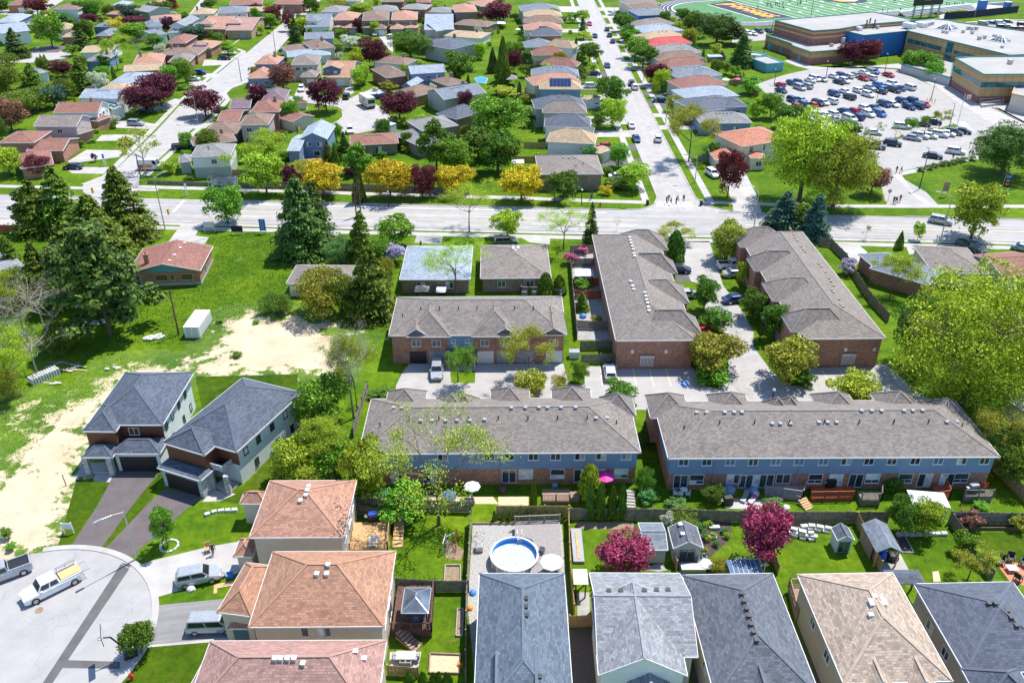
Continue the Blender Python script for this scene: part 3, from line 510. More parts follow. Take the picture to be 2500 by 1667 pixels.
def roadmat(n, c, ang, streak=.25):
    m, t, b = newmat(n); b.inputs['Roughness'].default_value = .9; g = nd(t, 'ShaderNodeNewGeometry'); mp = nd(t, 'ShaderNodeMapping'); mp.inputs['Rotation'].default_value = (0, 0, math.radians(-ang)); mp.inputs['Scale'].default_value = (.025, .9, 1)
    mp2 = nd(t, 'ShaderNodeVectorRotate'); mp2.inputs['Angle'].default_value = math.radians(-ang); mp2.inputs['Axis'].default_value = (0, 0, 1); t.links.new(g.outputs['Position'], mp2.inputs['Vector']); mp.inputs['Rotation'].default_value = (0, 0, 0); t.links.new(mp2.outputs[0], mp.inputs['Vector'])
    s = ramp(t, noise(t, 1, 4, mp.outputs[0], .6), sc3(c, 1-streak), sc3(c, 1+streak*.6)); k = ramp(t, noise(t, .35, 6, None, .6), (.86,.86,.86), (1.1,1.09,1.08)); c1 = mixc(t, .9, s, k, 'MULTIPLY')
    vo = nd(t, 'ShaderNodeTexVoronoi', feature='DISTANCE_TO_EDGE'); vo.inputs['Scale'].default_value = .11; w = nd(t, 'ShaderNodeMix', data_type='VECTOR'); w.inputs[0].default_value = .06
    nn = nd(t, 'ShaderNodeTexNoise'); nn.inputs['Scale'].default_value = .5; t.links.new(g.outputs['Position'], nn.inputs['Vector']); va = nd(t, 'ShaderNodeVectorMath', operation='MULTIPLY_ADD'); va.inputs[1].default_value = (5, 5, 0); t.links.new(nn.outputs['Color'], va.inputs[0]); t.links.new(g.outputs['Position'], va.inputs[2]); t.links.new(va.outputs[0], vo.inputs['Vector'])
    cr = ramp(t, vo.outputs['Distance'], (.55,.54,.53), (1,1,1), 0, .006); t.links.new(mixc(t, .55, c1, cr, 'MULTIPLY'), b.inputs['Base Color']); MC[n] = m
roadmat('road', (0.358,0.345,0.336), -3.5); roadmat('street', (0.385,0.367,0.354), 90, .1); roadmat('street2', (0.385,0.367,0.354), 55, .1); roadmat('lane', (0.376,0.358,0.345), 20, .08); roadmat('lot', (.35,.335,.32), 20, .06); roadmat('bulb', (.35,.34,.335), 60, .06)
sheet('ground', [(-3000,-300),(3000,-300),(3000,5000),(-3000,5000)], 0, 'grass')
# worn lot: sand showing through grass
def dirt_sheet(name, polys, z, spread):
    pts = [p for P in polys for p in P]; x0, x1 = min(p[0] for p in pts)-spread, max(p[0] for p in pts)+spread; y0, y1 = min(p[1] for p in pts)-spread, max(p[1] for p in pts)+spread; st = .7; nx, ny = int((x1-x0)/st)+1, int((y1-y0)/st)+1
    X, Y = np.meshgrid(x0+np.arange(nx)*st, y0+np.arange(ny)*st); best = np.full(X.shape, -1e9)
    for P in polys:
        ins = np.zeros(X.shape, bool); dist = np.full(X.shape, 1e9)
        for a, b in zip(P, P[1:]+P[:1]):
            ax, ay, bx, by = a[0], a[1], b[0], b[1]; cnd = ((ay > Y) != (by > Y)) & (X < (bx-ax)*(Y-ay)/(by-ay+1e-9)+ax); ins ^= cnd
            t = np.clip(((X-ax)*(bx-ax)+(Y-ay)*(by-ay))/((bx-ax)**2+(by-ay)**2+1e-9), 0, 1); dist = np.minimum(dist, np.hypot(X-ax-t*(bx-ax), Y-ay-t*(by-ay)))
        best = np.maximum(best, np.where(ins, dist, -dist))
    V = np.clip(.5+best/spread*.5, 0, 1); idx = np.arange(nx*ny).reshape(ny, nx); q = np.stack([idx[:-1,:-1], idx[:-1,1:], idx[1:,1:], idx[1:,:-1]], -1).reshape(-1, 4); q = q[V.ravel()[q].max(1) > .02]
    me = bpy.data.meshes.new(name); me.from_pydata(np.stack([X.ravel(), Y.ravel(), np.full(X.size, z)], 1).tolist(), [], q.tolist()); at = me.attributes.new('worn', 'FLOAT', 'POINT'); at.data.foreach_set('value', V.ravel().astype('f'))
    m, t, b = newmat('worn_ground'); b.inputs['Roughness'].default_value = .95; an = nd(t, 'ShaderNodeAttribute', attribute_name='worn'); ma = nd(t, 'ShaderNodeMath', operation='ADD'); t.links.new(an.outputs['Fac'], ma.inputs[0])
    n = nd(t, 'ShaderNodeMapRange'); n.inputs[1].default_value = .25; n.inputs[2].default_value = .75; n.inputs[3].default_value = -.78; n.inputs[4].default_value = .72; t.links.new(noise(t, .35, 8, None, .72), n.inputs[0]); t.links.new(n.outputs[0], ma.inputs[1])
    sand = mixc(t, .6, ramp(t, noise(t, .25, 7, None, .65), (.46,.36,.235), (.62,.52,.37)), ramp(t, noise(t, 5, 4, None, .7), (.75,.73,.7), (1.15,1.15,1.15)), 'MULTIPLY')
    k = nd(t, 'ShaderNodeMapRange'); k.inputs[1].default_value = .42; k.inputs[2].default_value = .58; t.links.new(ma.outputs[0], k.inputs[0]); t.links.new(mixc(t, k.outputs[0], grass_nodes(t), sand), b.inputs['Base Color']); bump(t, b, noise(t, 7, 4), .5, .06); me.materials.append(m)
    prop(ob(name, me), kind='structure')
dirt_sheet('dirt_lot', [MP('i 1500 400 1300 330 1060 360 880 520 700 640 480 760 280 920 160 1140 40 1350 -400 1560 | m -700 560 270 495 490 430 | i 620 1568 650 1340 770 1190 730 930 1140 400 1480 420'),
                        MP('i 1500 400 1790 405 | j 0 420 780 395 | f 830 1560 600 1400 260 1360 0 1340 | e 2060 1370 1960 1500 | i 1900 200 1780 300'),
                        MP('i 60 720 240 690 200 780 60 780')], .004, 4.5)
KERB = 'concrete'
# main road
rl = lambda a, b, x: a.lerp(b, (x-a.x)/(b.x-a.x))
n0, n1 = W('e', 1480, 520), W('h', 950, 605); f0, f1 = W('e', 1340, 310), W('h', 700, 415); off = lambda p, d: Vector((p.x, p.y+d, 0))
RN = lambda x, d=0: off(rl(n0, n1, x), d); RF = lambda x, d=0: off(rl(f0, f1, x), d)
sheet('main_road', [RN(-420), RN(420), RF(420), RF(-420)], .008, 'road')
lx0, lx1 = -78, -67                                        # mouth of the left-hand street
for s in ((-420, -200), (-200, -85), (-64, 23), (44, 53.5), (82.5, 420)): ribbon('kerb', [RF(s[0]), RF((s[0]+s[1])/2), RF(s[1])], .25, 0, .13, KERB)
for s in ((-420, -66), (-55, 30), (51, 420)): ribbon('kerb', [RN(s[0]), RN(s[1])], .25, 0, .1, KERB)
ribbon('pavement', [RN(-420, -3.0), RN(420, -3.0)], 1.7, .0, .02, 'concrete'); ribbon('pavement', [RN(-420, -.75), RN(420, -.75)], 1.25, 0, .014, 'concrete')
ribbon('pavement', [RF(-420, 5.4), RF(-80, 5.4)], 1.7, 0, .02, 'concrete'); ribbon('pavement', pp('f', '-1000 205 0 232 1200 272 2334 302')+pp('g', '900 330 1400 345'), 1.9, 0, .02, 'concrete'); ribbon('pavement', pp('g', '1850 345 2150 350')+pp('h', '680 345 2335 347')+[W('h', 5000, 350)], 1.8, 0, .02, 'concrete')
# lane lines
def dashes(name, f, xs, ln, w, mat, z=.014):
    for x in xs: ribbon(name, [f(x), f(x+ln)], w, 0, z, mat)
mid = lambda x: (RN(x)+RF(x))/2
ribbon('lane_line', [mid(-60)+Vector((0,.5,0)), mid(26)+Vector((0,.5,0))], .16, 0, .013, 'line_yellow'); ribbon('lane_line', [mid(-60)-Vector((0,1.9,0)), mid(26)-Vector((0,1.9,0))], .14, 0, .013, 'line_yellow'); ribbon('lane_line', [mid(48)-Vector((0,.6,0)), mid(300)-Vector((0,.6,0))], .2, 0, .013, 'line_yellow')
dashes('lane_line', lambda x: RN(x, 3.4), range(-50, 25, 9), 3, .14, 'line_white'); dashes('lane_line', lambda x: RF(x, -1.7), range(-55, 20, 11), 4, .16, 'line_white'); ribbon('stop_line', [W('e', 1640, 325), W('e', 1540, 430)], .5, 0, .014, 'line_white')
ribbon('bike_lane_line', [RF(-55, -1.9), RF(20, -1.9)], .22, 0, .013, 'line_white')
# long street
cl = [W('c', 1225, 1165), W('c', 790, 60)]; cr_ = [W('c', 1490, 1165), W('c', 945, 60)]; xl, xr = (cl[0].x+cl[1].x)/2, (cr_[0].x+cr_[1].x)/2
yk = RF(xl).y
sheet('street', [(xl-7, RF(xl-7).y-.1), (xr+7, RF(xr+7).y-.1), (xr+3.2, yk+2), (xr+1, yk+4), (xr, yk+8), (xr, 900), (xl, 900), (xl, yk+8), (xl-1, yk+4), (xl-3.2, yk+2)], .012, 'street')
ribbon('kerb', [(xl-8, RF(xl-8).y), (xl-4, yk+1), (xl-1.4, yk+3.6), (xl-.1, yk+8), (xl-.1, 800)], .25, 0, .12, KERB); ribbon('kerb', [(xr+9.5, RF(xr+9).y), (xr+4, yk+.8), (xr+1.4, yk+3.6), (xr+.1, yk+8), (xr+.1, 800)], .25, 0, .12, KERB)
ribbon('pavement', [(xl-2.9, yk+5), (xl-2.9, 800)], 1.6, 0, .03, 'concrete'); ribbon('pavement', [(xr+3.0, yk+5), (xr+3.0, 800)], 1.6, 0, .03, 'concrete')
for i in range(9): x = W('g', 1480+i*37, 360); ribbon('crossing_stripe', [(x.x, x.y-1.6), (x.x, x.y+1.6)], .55, 0, .017, 'line_white')
def band(c, x0, x1, y0, y1, mat, z=.016, name='driveway'): sheet(name, pp(c, f'{x0} {y1} {x1} {y1} {x1} {y0} {x0} {y0}'), z, mat)
def drive(Y0, Y1, x0, x1, mat, name='driveway'): sheet(name, [(x0, Y0), (x1, Y0), (x1, Y1), (x0, Y1)], .02, mat)
yy = lambda y: W('c', 700, y).y
for a, b, m in ((60,110,'concrete'),(150,170,'concrete'),(262,292,'concrete'),(368,402,'concrete'),(425,465,'concrete'),(640,690,'patch'),(760,800,'concrete_dark'),(850,893,'concrete'),(938,975,'concrete_dark'),(1040,1108,'concrete'),(1165,1222,'concrete'),(1290,1340,'patch'),(1415,1480,'patch')): drive(yy(b), yy(a), xl-14, xl-.2, m)
for a, b, m in ((70,100,'concrete'),(140,162,'concrete'),(215,240,'concrete'),(265,290,'concrete'),(325,345,'concrete'),(385,405,'concrete'),(470,500,'concrete'),(540,565,'concrete'),(592,625,'concrete'),(745,780,'concrete'),(822,850,'patch'),(900,950,'patch'),(1012,1045,'concrete'),(1118,1155,'concrete')): drive(yy(b), yy(a), xr+.2, xr+15, m)
# left street with its side streets
sheet('street', MP('e 740 330 830 300 1240 330 1240 160 | a 1250 1568 1640 1210 1850 1040 2000 880 2010 830 2060 790 2230 730 2334 560 | b 270 470 390 330 480 190 620 40 760 -60 560 -80 420 60 330 205 0 480 | a 2190 455 2050 565 1600 940 1395 1165 1000 1540 | e 740 190'), .016, 'street2')
ribbon('pavement', MP('e 745 185 | a 940 1568 1360 1150 1570 930 2030 555 2170 460 2120 440 2000 445'), 1.5, 0, .026, 'concrete'); ribbon('pavement', MP('a 1300 1568 1680 1220 1880 1060 2030 890 1995 835 2060 775 2220 715 2334 550'), 1.5, 0, .026, 'concrete')
sheet('street', MP('a 1960 890 2334 880 | b 420 860 600 830 760 860 860 880 1000 870 1120 900 1260 1010 1310 1080 1230 1140 1000 1190 830 1180 780 1110 860 1040 850 960 640 930 420 900'), .02, 'street2')
ribbon('kerb', MP('b 640 925 820 950 890 1000 860 1060 770 1110'), .5, 0, .1, KERB)
sheet('street', MP('a 1650 175 1800 -20 1880 -20 1730 170'), .016, 'street2'); sheet('street', MP('a 0 130 330 150 640 -40 560 -60 300 90 0 95'), .016, 'street2')
sheet('street', MP('a 270 480 330 420 640 470 600 520 280 560 0 560 0 520'), .016, 'street2')
for s in ('a 1040 1085 1150 1070 1410 1110 1350 1160 1310 1150 1030 1140', 'a 905 1205 1030 1200 1330 1205 1200 1260 1000 1255 850 1260', 'a 770 1335 1100 1340 1060 1400 640 1455 600 1440', 'a 570 1490 980 1490 920 1550 640 1545', 'a 1360 990 1550 960 1620 890 1560 880 1370 960', 'a 1680 740 1780 720 1880 745 1800 770 1680 760', 'a 1660 1100 1900 1090 1830 1145 1640 1150', 'a 1600 1215 1800 1210 1760 1265 1560 1275', 'a 1830 655 1990 660 1930 700 1800 690', 'a 1800 590 2000 580 2060 540 1820 535', 'a 1960 470 2130 480 2050 440 1900 450', 'a 2100 370 2240 300 2160 340 2060 410', 'b 30 800 190 800 240 860 20 860', 'b 460 790 560 790 580 850 430 860', 'b 880 790 960 770 960 830 880 870', 'b 940 870 1130 790 1260 800 1210 880 1100 890', 'b 1160 290 1310 360 1310 470 1270 440', 'b 1480 310 1700 330 1700 390 1500 360', 'b 780 430 880 440 860 480 770 500'):
    sheet('driveway', MP(s if s[1] == ' ' else s), .022, 'concrete')
sheet('driveway', MP('a 290 450 440 405 560 410 590 420 520 470 290 475'), .022, 'asphalt_new')
# school grounds
sheet('car_park', MP('d 150 690 390 610 600 565 1000 545 1310 570 1480 655 1600 705 2110 1030 2020 1190 1960 1285 1620 1335 1340 1395 1290 1420 1540 1568 | h 1660 360 | h 1230 360 1190 260 1160 100 1130 -40 | d 1000 1290 1060 1240 1140 1200 960 1100 610 1040 400 880 150 700'), .018, 'lot')
sheet('school_plaza', MP('d 1600 700 1730 680 1950 845 2340 820 2700 900 2700 1300 2110 1030 1780 830'), .03, 'concrete'); sheet('pavement', MP('d 380 500 450 480 600 540 860 560 1310 520 1480 590 1730 680 1600 705 1310 560 990 540 600 570 480 540'), .024, 'concrete')
sheet('traffic_island', MP('d 1010 1180 1640 1050 1760 1010 1810 1030 1700 1060 1010 1190'), .06, 'lawn_bright'); sheet('traffic_island', MP('d 1740 985 1850 990 1935 1070 1900 1105 1870 1090 1640 1065 1800 1030'), .05, 'concrete'); sheet('pavement', MP('d 1270 1430 1330 1400 1960 1280 2000 1290 1340 1430 1440 1568 1640 1690 1560 1690 1440 1600'), .03, 'concrete')
sheet('side_car_park', MP('d 40 250 240 250 230 330 100 340 -60 350'), .02, 'lot'); sheet('side_car_park', MP('d 1930 190 2220 165 2600 210 2600 330 2335 275'), .02, 'lot')
ribbon('pavement', MP('d 1860 185 2100 165 2335 165 2600 190'), 1.6, 0, .03, 'concrete')
for s in ('d 190 720 410 690', 'd 500 700 660 670', 'd 860 690 1100 640', 'd 760 640 1000 600'): pass
# corner house forecourt
sheet('driveway', MP('g 1960 0 2140 20 2334 60 | h 60 60 150 240 200 400 100 420 | g 2150 435 2150 340 2080 200'), .024, 'concrete')
# townhouse lanes
sheet('lane', MP('g 1720 690 1940 690 1990 850 2060 1080 2240 1320 2334 1500 | h 130 1490 | l 150 180 260 330 420 470 600 480 560 330 1210 300 1420 500 1700 640 | l 1700 900 | k 1440 1000 | k 1440 730 1250 730 1230 900 0 900 | j 1300 900 1340 510 1400 390 1460 320 | k 640 320 690 500 815 510 850 345 1790 350 1840 460 1880 520 2020 540 2110 440 2110 300 | g 2130 1568 1900 1300 1870 1070 1790 1050 1700 850'), .02, 'lane')
for s in ('j 1820 385 2045 385 2040 492 1830 492', 'k 650 330 830 340 830 505 690 500', 'l 250 330 560 330 600 470 420 465', 'k 1790 340 2090 330 2100 420 2020 515 1880 515 1840 450'): sheet('planting_bed', MP(s), .05, 'grass')
for s in ('g 1640 980 1760 970 1790 1050 1650 1050', ): sheet('driveway', MP(s), .026, 'patch')
sheet('lane_patch', MP('g 1860 860 1900 850 2240 1568 2150 1568'), .026, 'concrete_dark'); sheet('lane_patch', MP('k 2110 450 2334 560 2334 640 2180 560'), .026, 'concrete_dark'); sheet('lane_patch', MP('g 1680 840 1700 830 1800 1050 1780 1050'), .028, 'concrete')
for x0, y0, x1, y1 in ((968,360,985,515),(1110,360,1138,500),(1258,362,1292,520),(1405,364,1446,525),(1552,366,1600,525)): ribbon('parking_line', [W('k', x0, y0), W('k', x1, y1)], .12, 0, .026, 'line_yellow')
for x0, y0, x1, y1 in ((690,340,765,475),(835,340,860,400),(980,335,1010,400)): ribbon('parking_line', [W('l', x0, y0), W('l', x1, y1)], .12, 0, .026, 'line_yellow')
sheet('parking_symbol', pp('k', '1680 480 1750 478 1758 520 1684 524'), .027, 'blue'); ribbon('parking_symbol_mark', pp('k', '1712 488 1714 502 1726 503 1734 512'), .14, 0, .03, 'line_white')
# cul-de-sac in the foreground
cc = (-49.6, 57.2)
def circ3(a, b, c):
    ax, ay, bx, by, cx, cy = a.x, a.y, b.x, b.y, c.x, c.y; d = 2*(ax*(by-cy)+bx*(cy-ay)+cx*(ay-by)); ux = ((ax*ax+ay*ay)*(by-cy)+(bx*bx+by*by)*(cy-ay)+(cx*cx+cy*cy)*(ay-by))/d; uy = ((ax*ax+ay*ay)*(cx-bx)+(bx*bx+by*by)*(ax-cx)+(cx*cx+cy*cy)*(bx-ax))/d; return (ux, uy), math.hypot(ax-ux, ay-uy)
cc, cR = circ3(W('m', 490, 430), W('m', 1100, 540), W('m', 1290, 1050))
sheet('cul_de_sac', arc(cc, cR, -60, 215, 60)+[(cc[0]-cR*1.6, cc[1]-cR*.9), (cc[0]-cR*1.2, cc[1]-cR*3), (cc[0]+cR*.6, cc[1]-cR*3)], .016, 'bulb')
ribbon('kerb', arc(cc, cR+.3, -60, 105, 60), .7, 0, .09, KERB)
sheet('road_patch', MP('m 1035 545 1105 580 1130 560 1060 540'), .021, 'patch'); sheet('road_patch', MP('m 1035 550 1108 590 450 1568 365 1568'), .022, 'patch'); sheet('road_patch', MP('m 570 1370 1030 1385 1025 1445 540 1438'), .024, 'patch')
MB().cyl((0,0,0), (0,0,.03), .42, .42, 20).build('manhole_cover', 'soil', None, loc=W('m', 335, 943, .02)); prop(bpy.data.objects['manhole_cover'], 'brown manhole cover set in the cul-de-sac', 'manhole cover')
sheet('driveway', MP('i 1030 1270 1420 1285 | m 1170 0 850 435 590 425 | i 880 1568'), .02, 'asphalt_new'); sheet('driveway', MP('i 1480 1430 1830 1505 | m 1620 60 1180 440 1090 525 990 475 880 440 1290 10'), .02, 'asphalt_new')
sheet('driveway', MP('m 1160 570 1300 520 1770 405 1960 370 2090 350 2120 600 1990 640 1830 690 1320 840 1260 700'), .02, 'concrete'); roadmat('drive_grey', (.24,.235,.235), 10, .3)
sheet('driveway', MP('m 1315 905 2040 835 2050 1180 1270 1235 1300 1050'), .02, 'drive_grey'); sheet('pavement', MP('m 1270 1240 1950 1180 1950 1205 1260 1262'), .024, 'concrete')
sheet('lawn', MP('m 490 425 590 425 860 0 | i 985 1380 680 1350 650 1460 620 1568'), .012, 'sod'); sheet('lawn', MP('m 800 435 880 440 1300 5 | i 1440 1290 1170 1568'), .012, 'sod'); sheet('lawn', MP('i 1740 435 | j 0 425 470 412 440 600 490 590 600 1340 | i 2170 1570 1830 1520 2170 1400 2290 1280 2500 1000 1800 720'), .012, 'sod'); sheet('lawn', MP('m 1240 1262 1950 1205 1700 1568 1000 1568'), .012, 'sod')
sheet('flagstones', MP('i 640 1340 770 1190 800 1300 830 1310'), .016, 'concrete_dark'); sheet('entry_walk', MP('i 850 1300 1030 1300 985 1375 830 1365'), .018, 'concrete'); sheet('entry_walk', MP('i 1900 1440 2100 1480 1960 1540 1800 1550'), .018, 'concrete')
# back gardens
sheet('gravel_bed', MP('n 1945 205 2240 205 | o 600 200 660 960 640 1568 | n 1965 1568 1900 900'), .012, 'gravel'); sheet('gravel_bed', MP('o 665 1090 840 1080 915 1568 690 1568'), .014, 'gravel_dark'); sheet('gravel_bed', MP('o 1680 1350 1790 1350 1880 1568 1720 1568'), .014, 'gravel_dark'); sheet('gravel_bed', MP('p 470 970 510 960 800 1502 660 1502'), .014, 'gravel_dark')
sheet('paving', MP('o 735 790 840 790 840 1000 735 1000'), .016, 'concrete_dark'); sheet('lawn', MP('p 280 330 960 300 1050 600 380 740'), .012, 'lawn_bright'); sheet('lawn', MP('p 1350 310 1720 300 1800 690 1500 690'), .012, 'lawn_bright'); sheet('lawn', MP('p 1900 270 2600 260 2600 700 2200 670'), .012, 'sod')
sheet('planting_bed', MP('o 1780 180 2050 180 2050 330 1860 500 1870 560 1790 520'), .014, 'mulch'); sheet('planting_bed', MP('p 330 190 770 195 770 245 370 260'), .014, 'soil'); sheet('planting_bed', MP('p 1800 210 2400 210 2400 242 1800 245'), .05, 'mulch'); sheet('planting_bed', MP('o 700 190 1220 190 1220 250 760 250'), .013, 'soil')
sheet('worn_patch', MP('p 1600 590 1650 580 1670 670 1610 670'), .016, 'sandy'); sheet('patio', MP('n 1235 1300 1505 1300 1470 1475 1225 1470'), .02, 'concrete'); sheet('sandbox', MP('n 1580 1320 1840 1330 1830 1490 1570 1485'), .04, 'sandy'); sheet('lawn', MP('n 1620 850 1810 850 1840 1310 1560 1330 1500 1470 1500 1300'), .013, 'lawn_bright'); sheet('planting_bed', MP('n 1710 565 1838 565 1838 710 1700 710'), .03, 'soil'); sheet('planting_bed', MP('n 1815 940 1865 940 1855 1170 1800 1170'), .04, 'soil'); sheet('planting_bed', MP('n 1720 330 1870 430 1840 520 1710 500'), .02, 'soil')
sheet('paving', MP('o 1590 510 1790 520 1800 620 1620 640'), .016, 'concrete_dark'); sheet('paving', MP('o 1290 590 1440 540 1510 600 1430 615'), .016, 'concrete_dark'); sheet('paving', MP('p 1160 520 1290 500 1400 580 1290 600 1180 600'), .016, 'concrete_dark'); sheet('paving', MP('p 1290 420 1330 430 1410 580 1290 590'), .018, 'concrete'); sheet('patio', MP('p 2110 500 2170 490 2500 560 2500 760 2230 660'), .02, 'terra')
sheet('side_walk', MP('l 1150 300 1215 300 1420 480 1360 520'), .03, 'concrete')
sheet('driveway', MP('e 1610 545 1790 545 1740 640 1860 655 1820 720 1480 720'), .016, 'concrete'); sheet('driveway', MP('f 720 590 850 600 720 760 620 850 500 895 510 860 690 760'), .016, 'gravel'); sheet('driveway', MP('f 1530 615 1760 615 1740 720 1500 700'), .016, 'concrete_dark'); sheet('driveway', MP('h 780 655 980 655 1060 720 960 830 880 770'), .016, 'concrete'); sheet('driveway', MP('h 1370 660 1420 660 1500 720 1400 740'), .016, 'concrete'); sheet('driveway', MP('g 230 640 520 650 520 720 340 700'), .016, 'concrete'); sheet('forecourt', MP('e -1200 500 -100 490 150 490 150 545 -1200 560'), .015, 'concrete')
for s in ('g 705 740 940 740 1080 1568 760 1568',): sheet('paving', MP(s), .012, 'concrete_dark')
sheet('paving', MP('j 1040 1480 2200 1500 2250 1568 1040 1568'), .014, 'sandy'); sheet('paving', MP('k 60 1500 330 1500 330 1580 60 1580'), .014, 'sandy'); sheet('paving', MP('l 0 1390 220 1400 220 1480 -100 1470 | k 2050 1520'), .014, 'concrete')
# ---------------------------------------------------------------- near houses
# two new houses with navy roofs
g1, r1, w1, d1 = house('i', (772, 866), (1450, 865), (1145, 395), 5.5, 2.6, 'h', 'nb', 'lt', 'new dark two-storey house with navy roof and gravel lot beside it', 'fu1', [
    ('i', (725, 922), (1030, 925), (975, 690), 5.4, 1.5, 'hy', '', 'wd', 2.6), ('i', (722, 1155), (1000, 1155), (745, 1030), 2.9, .9, 'h', '', 'st', 2.5), ('i', (985, 1122), (1425, 1122), (1010, 975), 2.9, 1.0, 'h', 'fB1', 'lt')], 'detached_house', ov=.6)
g2, r2, w2, d2 = house('i', (1531, 948), (2105, 1108), (2165, 445), 5.5, 2.7, 'h', 'nb', 'lt', 'new dark two-storey house with navy roof, second of the pair', '', [
    ('i', (1437, 1022), (1820, 1135), (1560, 820), 5.45, 1.7, 'hy', '', 'wd', 2.6), ('i', (1395, 1245), (1785, 1365), (1560, 1130), 2.9, .35, 'h', 'fB1', 'st')], 'detached_house', ov=.6)
def at(th, c, x, y, z): return (Matrix.Translation(th.location) @ Matrix.Rotation(th.rotation_euler.z, 4, 'Z')).inverted() @ W(c, x, y, z)
def near_wall_window(th, w, d, ov, c, x, y, z, ww, hh, ty, side='f', mat=None):
    q = at(th, c, x, y, z); u = q.x/(w/2-ov) if side == 'f' else q.y/(d/2-ov)
    put_window(th, Matrix.Identity(4), w, d, ov, side, max(-.95, min(.95, u)), z, ww, hh, ty, mat)
for th, w, d in ((g1, w1, d1), (g2, w2, d2)):
    for u in (-.75, -.35, .1, .55): put_window(th, Matrix.Identity(4), w, d, .6, 'r', u, 3.5, .8, 1.0, 's', 'black_metal')
    for u in (-.5, .2, .7): put_window(th, Matrix.Identity(4), w, d, .6, 'r', u, .7, .7, 1.1, 's', 'black_metal')
    put_window(th, Matrix.Identity(4), w, d, .66, 'f', .55, 3.4, 1.7, .9, 'w', 'black_metal')
def world_part(th, name, mat, fn, T=None):                  # part built in world axes, then handed to its thing
    mb = MB((Matrix.Translation(th.location) @ Matrix.Rotation(th.rotation_euler.z, 4, 'Z')).inverted() @ (T or Matrix.Identity(4))); fn(mb); return mb.build(name, mat, th)
def gdoor(th, c, L, R, mat, h=2.3, glass=None):
    a, b = W(c, *L), W(c, *R); d = b-a; an = math.atan2(d.y, d.x); T = Matrix.Translation((a+b)/2) @ Matrix.Rotation(an, 4, 'Z'); w = d.length
    o = world_part(th, 'garage_door', mat, lambda m: m.box(-w/2, w/2, -.12, -.02, .05, h), T)
    if glass is not None:
        for k in range(4): world_part(th, 'door_light', 'curtain', lambda m: m.box(glass*w-.45, glass*w+.45, -.14, -.12, .3+k*.5, .55+k*.5), T)
for th, w, d in ((g1, w1, d1), (g2, w2, d2)): MB().box(-w/2+.45, w/2-.4, -(d/2-.6)-.04, -(d/2-.6), 3.0, 5.3).build('timber_cladding', 'wall_wd', th)
for th, c, L, R in ((g1, 'i', (790, 960), (1010, 965)),):
    a, b = W(c, *L, 3.9), W(c, *R, 3.9); d = b-a; an = math.atan2(d.y, d.x)
    for k in range(4): p = a.lerp(b, (k+.5)/4); world_part(th, 'window', 'curtain', lambda m: m.box(-.32, .32, -.06, .0, -.1, .9), Matrix.Translation(p) @ Matrix.Rotation(an, 4, 'Z'))
for th, pts in ((g1, ((800, 1295), (1010, 1300))), (g2, ((1905, 1425), (2045, 1470)))):
    for x, y in pts: p = W('i', x, y); world_part(th, 'porch_column', 'wall_st', lambda m: m.box(-.3, .3, -.3, .3, 0, 2.75), Matrix.Translation(p))
pa, pb, pc, pd = [W('i', *q, 3.2) for q in ((1845, 1215), (1985, 1255), (2075, 1180), (1945, 1135))]
world_part(g2, 'porch_parapet', 'wall_st', lambda m: [m.beam(a, b, .25, .8) for a, b in ((pa, pb), (pb, pc), (pc, pd), (pd, pa))]); world_part(g2, 'porch_roof', 'door_and_opening_black', lambda m: m.prism([pa, pb, pc, pd], 2.7, 2.95))
world_part(g1, 'porch_slab', 'concrete', lambda m: m.prism(MP('i 810 1215 980 1205 1020 1300 800 1295'), 0, .25)); world_part(g2, 'porch_slab', 'concrete', lambda m: m.prism(MP('i 1900 1420 2050 1475 2130 1400 2000 1350'), 0, .25))
# salmon-roofed houses
n1, rn1, wn1, dn1 = house('n', (25, 325), (840, 320), (947, -170), 5.6, 2.6, 'h', 'sa', 'be', 'salmon shingled house with deck, farthest of the three facing the cul-de-sac', '', [('j', (-60, 1566), (180, 1568), (0, 1480), 3.2, 1.0, 'h', ''), ('n', (-110, 485), (60, 485), (-60, 330), 2.9, 1.0, 'h', '')], 'detached_house')
n2, rn2, wn2, dn2 = house('n', (20, 1090), (1190, 1082), (1300, 435), 5.6, 3.1, 'h', 'sb', 'be', 'large orange-brown shingled house behind the silver minivan', '', [('n', (-250, 960), (55, 1000), (60, 540), 4.6, 1.5, 'h', ''), ('m', (1950, 1100), (2130, 1100), (1990, 930), 2.9, .5, 'h', '', 'db')], 'detached_house')
n3, rn3, wn3, dn3 = house('n', (-560, 1900), (1105, 1890), (-270, 1205), 5.6, 2.9, 'h', 'sp', 'be', 'dusty pink shingled house cut by the lower picture edge', '', [('m', (1620, 1600), (1930, 1640), (1760, 1270), 4.2, 1.4, 'h', '')], 'detached_house')
for th, L in ((n2, ((515, 1165), (655, 1160), (705, 1160))),):
    for x, y in L: near_wall_window(th, wn2, dn2, .4, 'n', x, y, 3.9, .75, 1.35, 's')
for rf, th, pts in ((rn1, n1, (('j', 560, 1415), ('j', 548, 1450), ('j', 536, 1490), ('j', 487, 1540))), (rn2, n2, (('n', 705, 555), ('n', 610, 635), ('n', 693, 635))), (rn3, n3, (('n', 250, 1357), ('n', 300, 1357), ('n', 358, 1357), ('n', 415, 1357), ('n', 490, 1400), ('n', 940, 1298), ('n', 1013, 1360)))):
    for c, x, y in pts: ob('roof_vent', cached('vent', VENT), rf, on_roof(rf, c, x, y), mats=['white_trim'])
for th, w, d in ((n1, wn1, dn1), (n2, wn2, dn2), (n3, wn3, dn3)):
    for u in (-.6, 0, .55): put_window(th, Matrix.Identity(4), w, d, .4, 'r', u, 3.4, 1.3, 1.2, 'w')
    put_window(th, Matrix.Identity(4), w, d, .4, 'r', .1, .8, 1.8, 2.05, 'D')
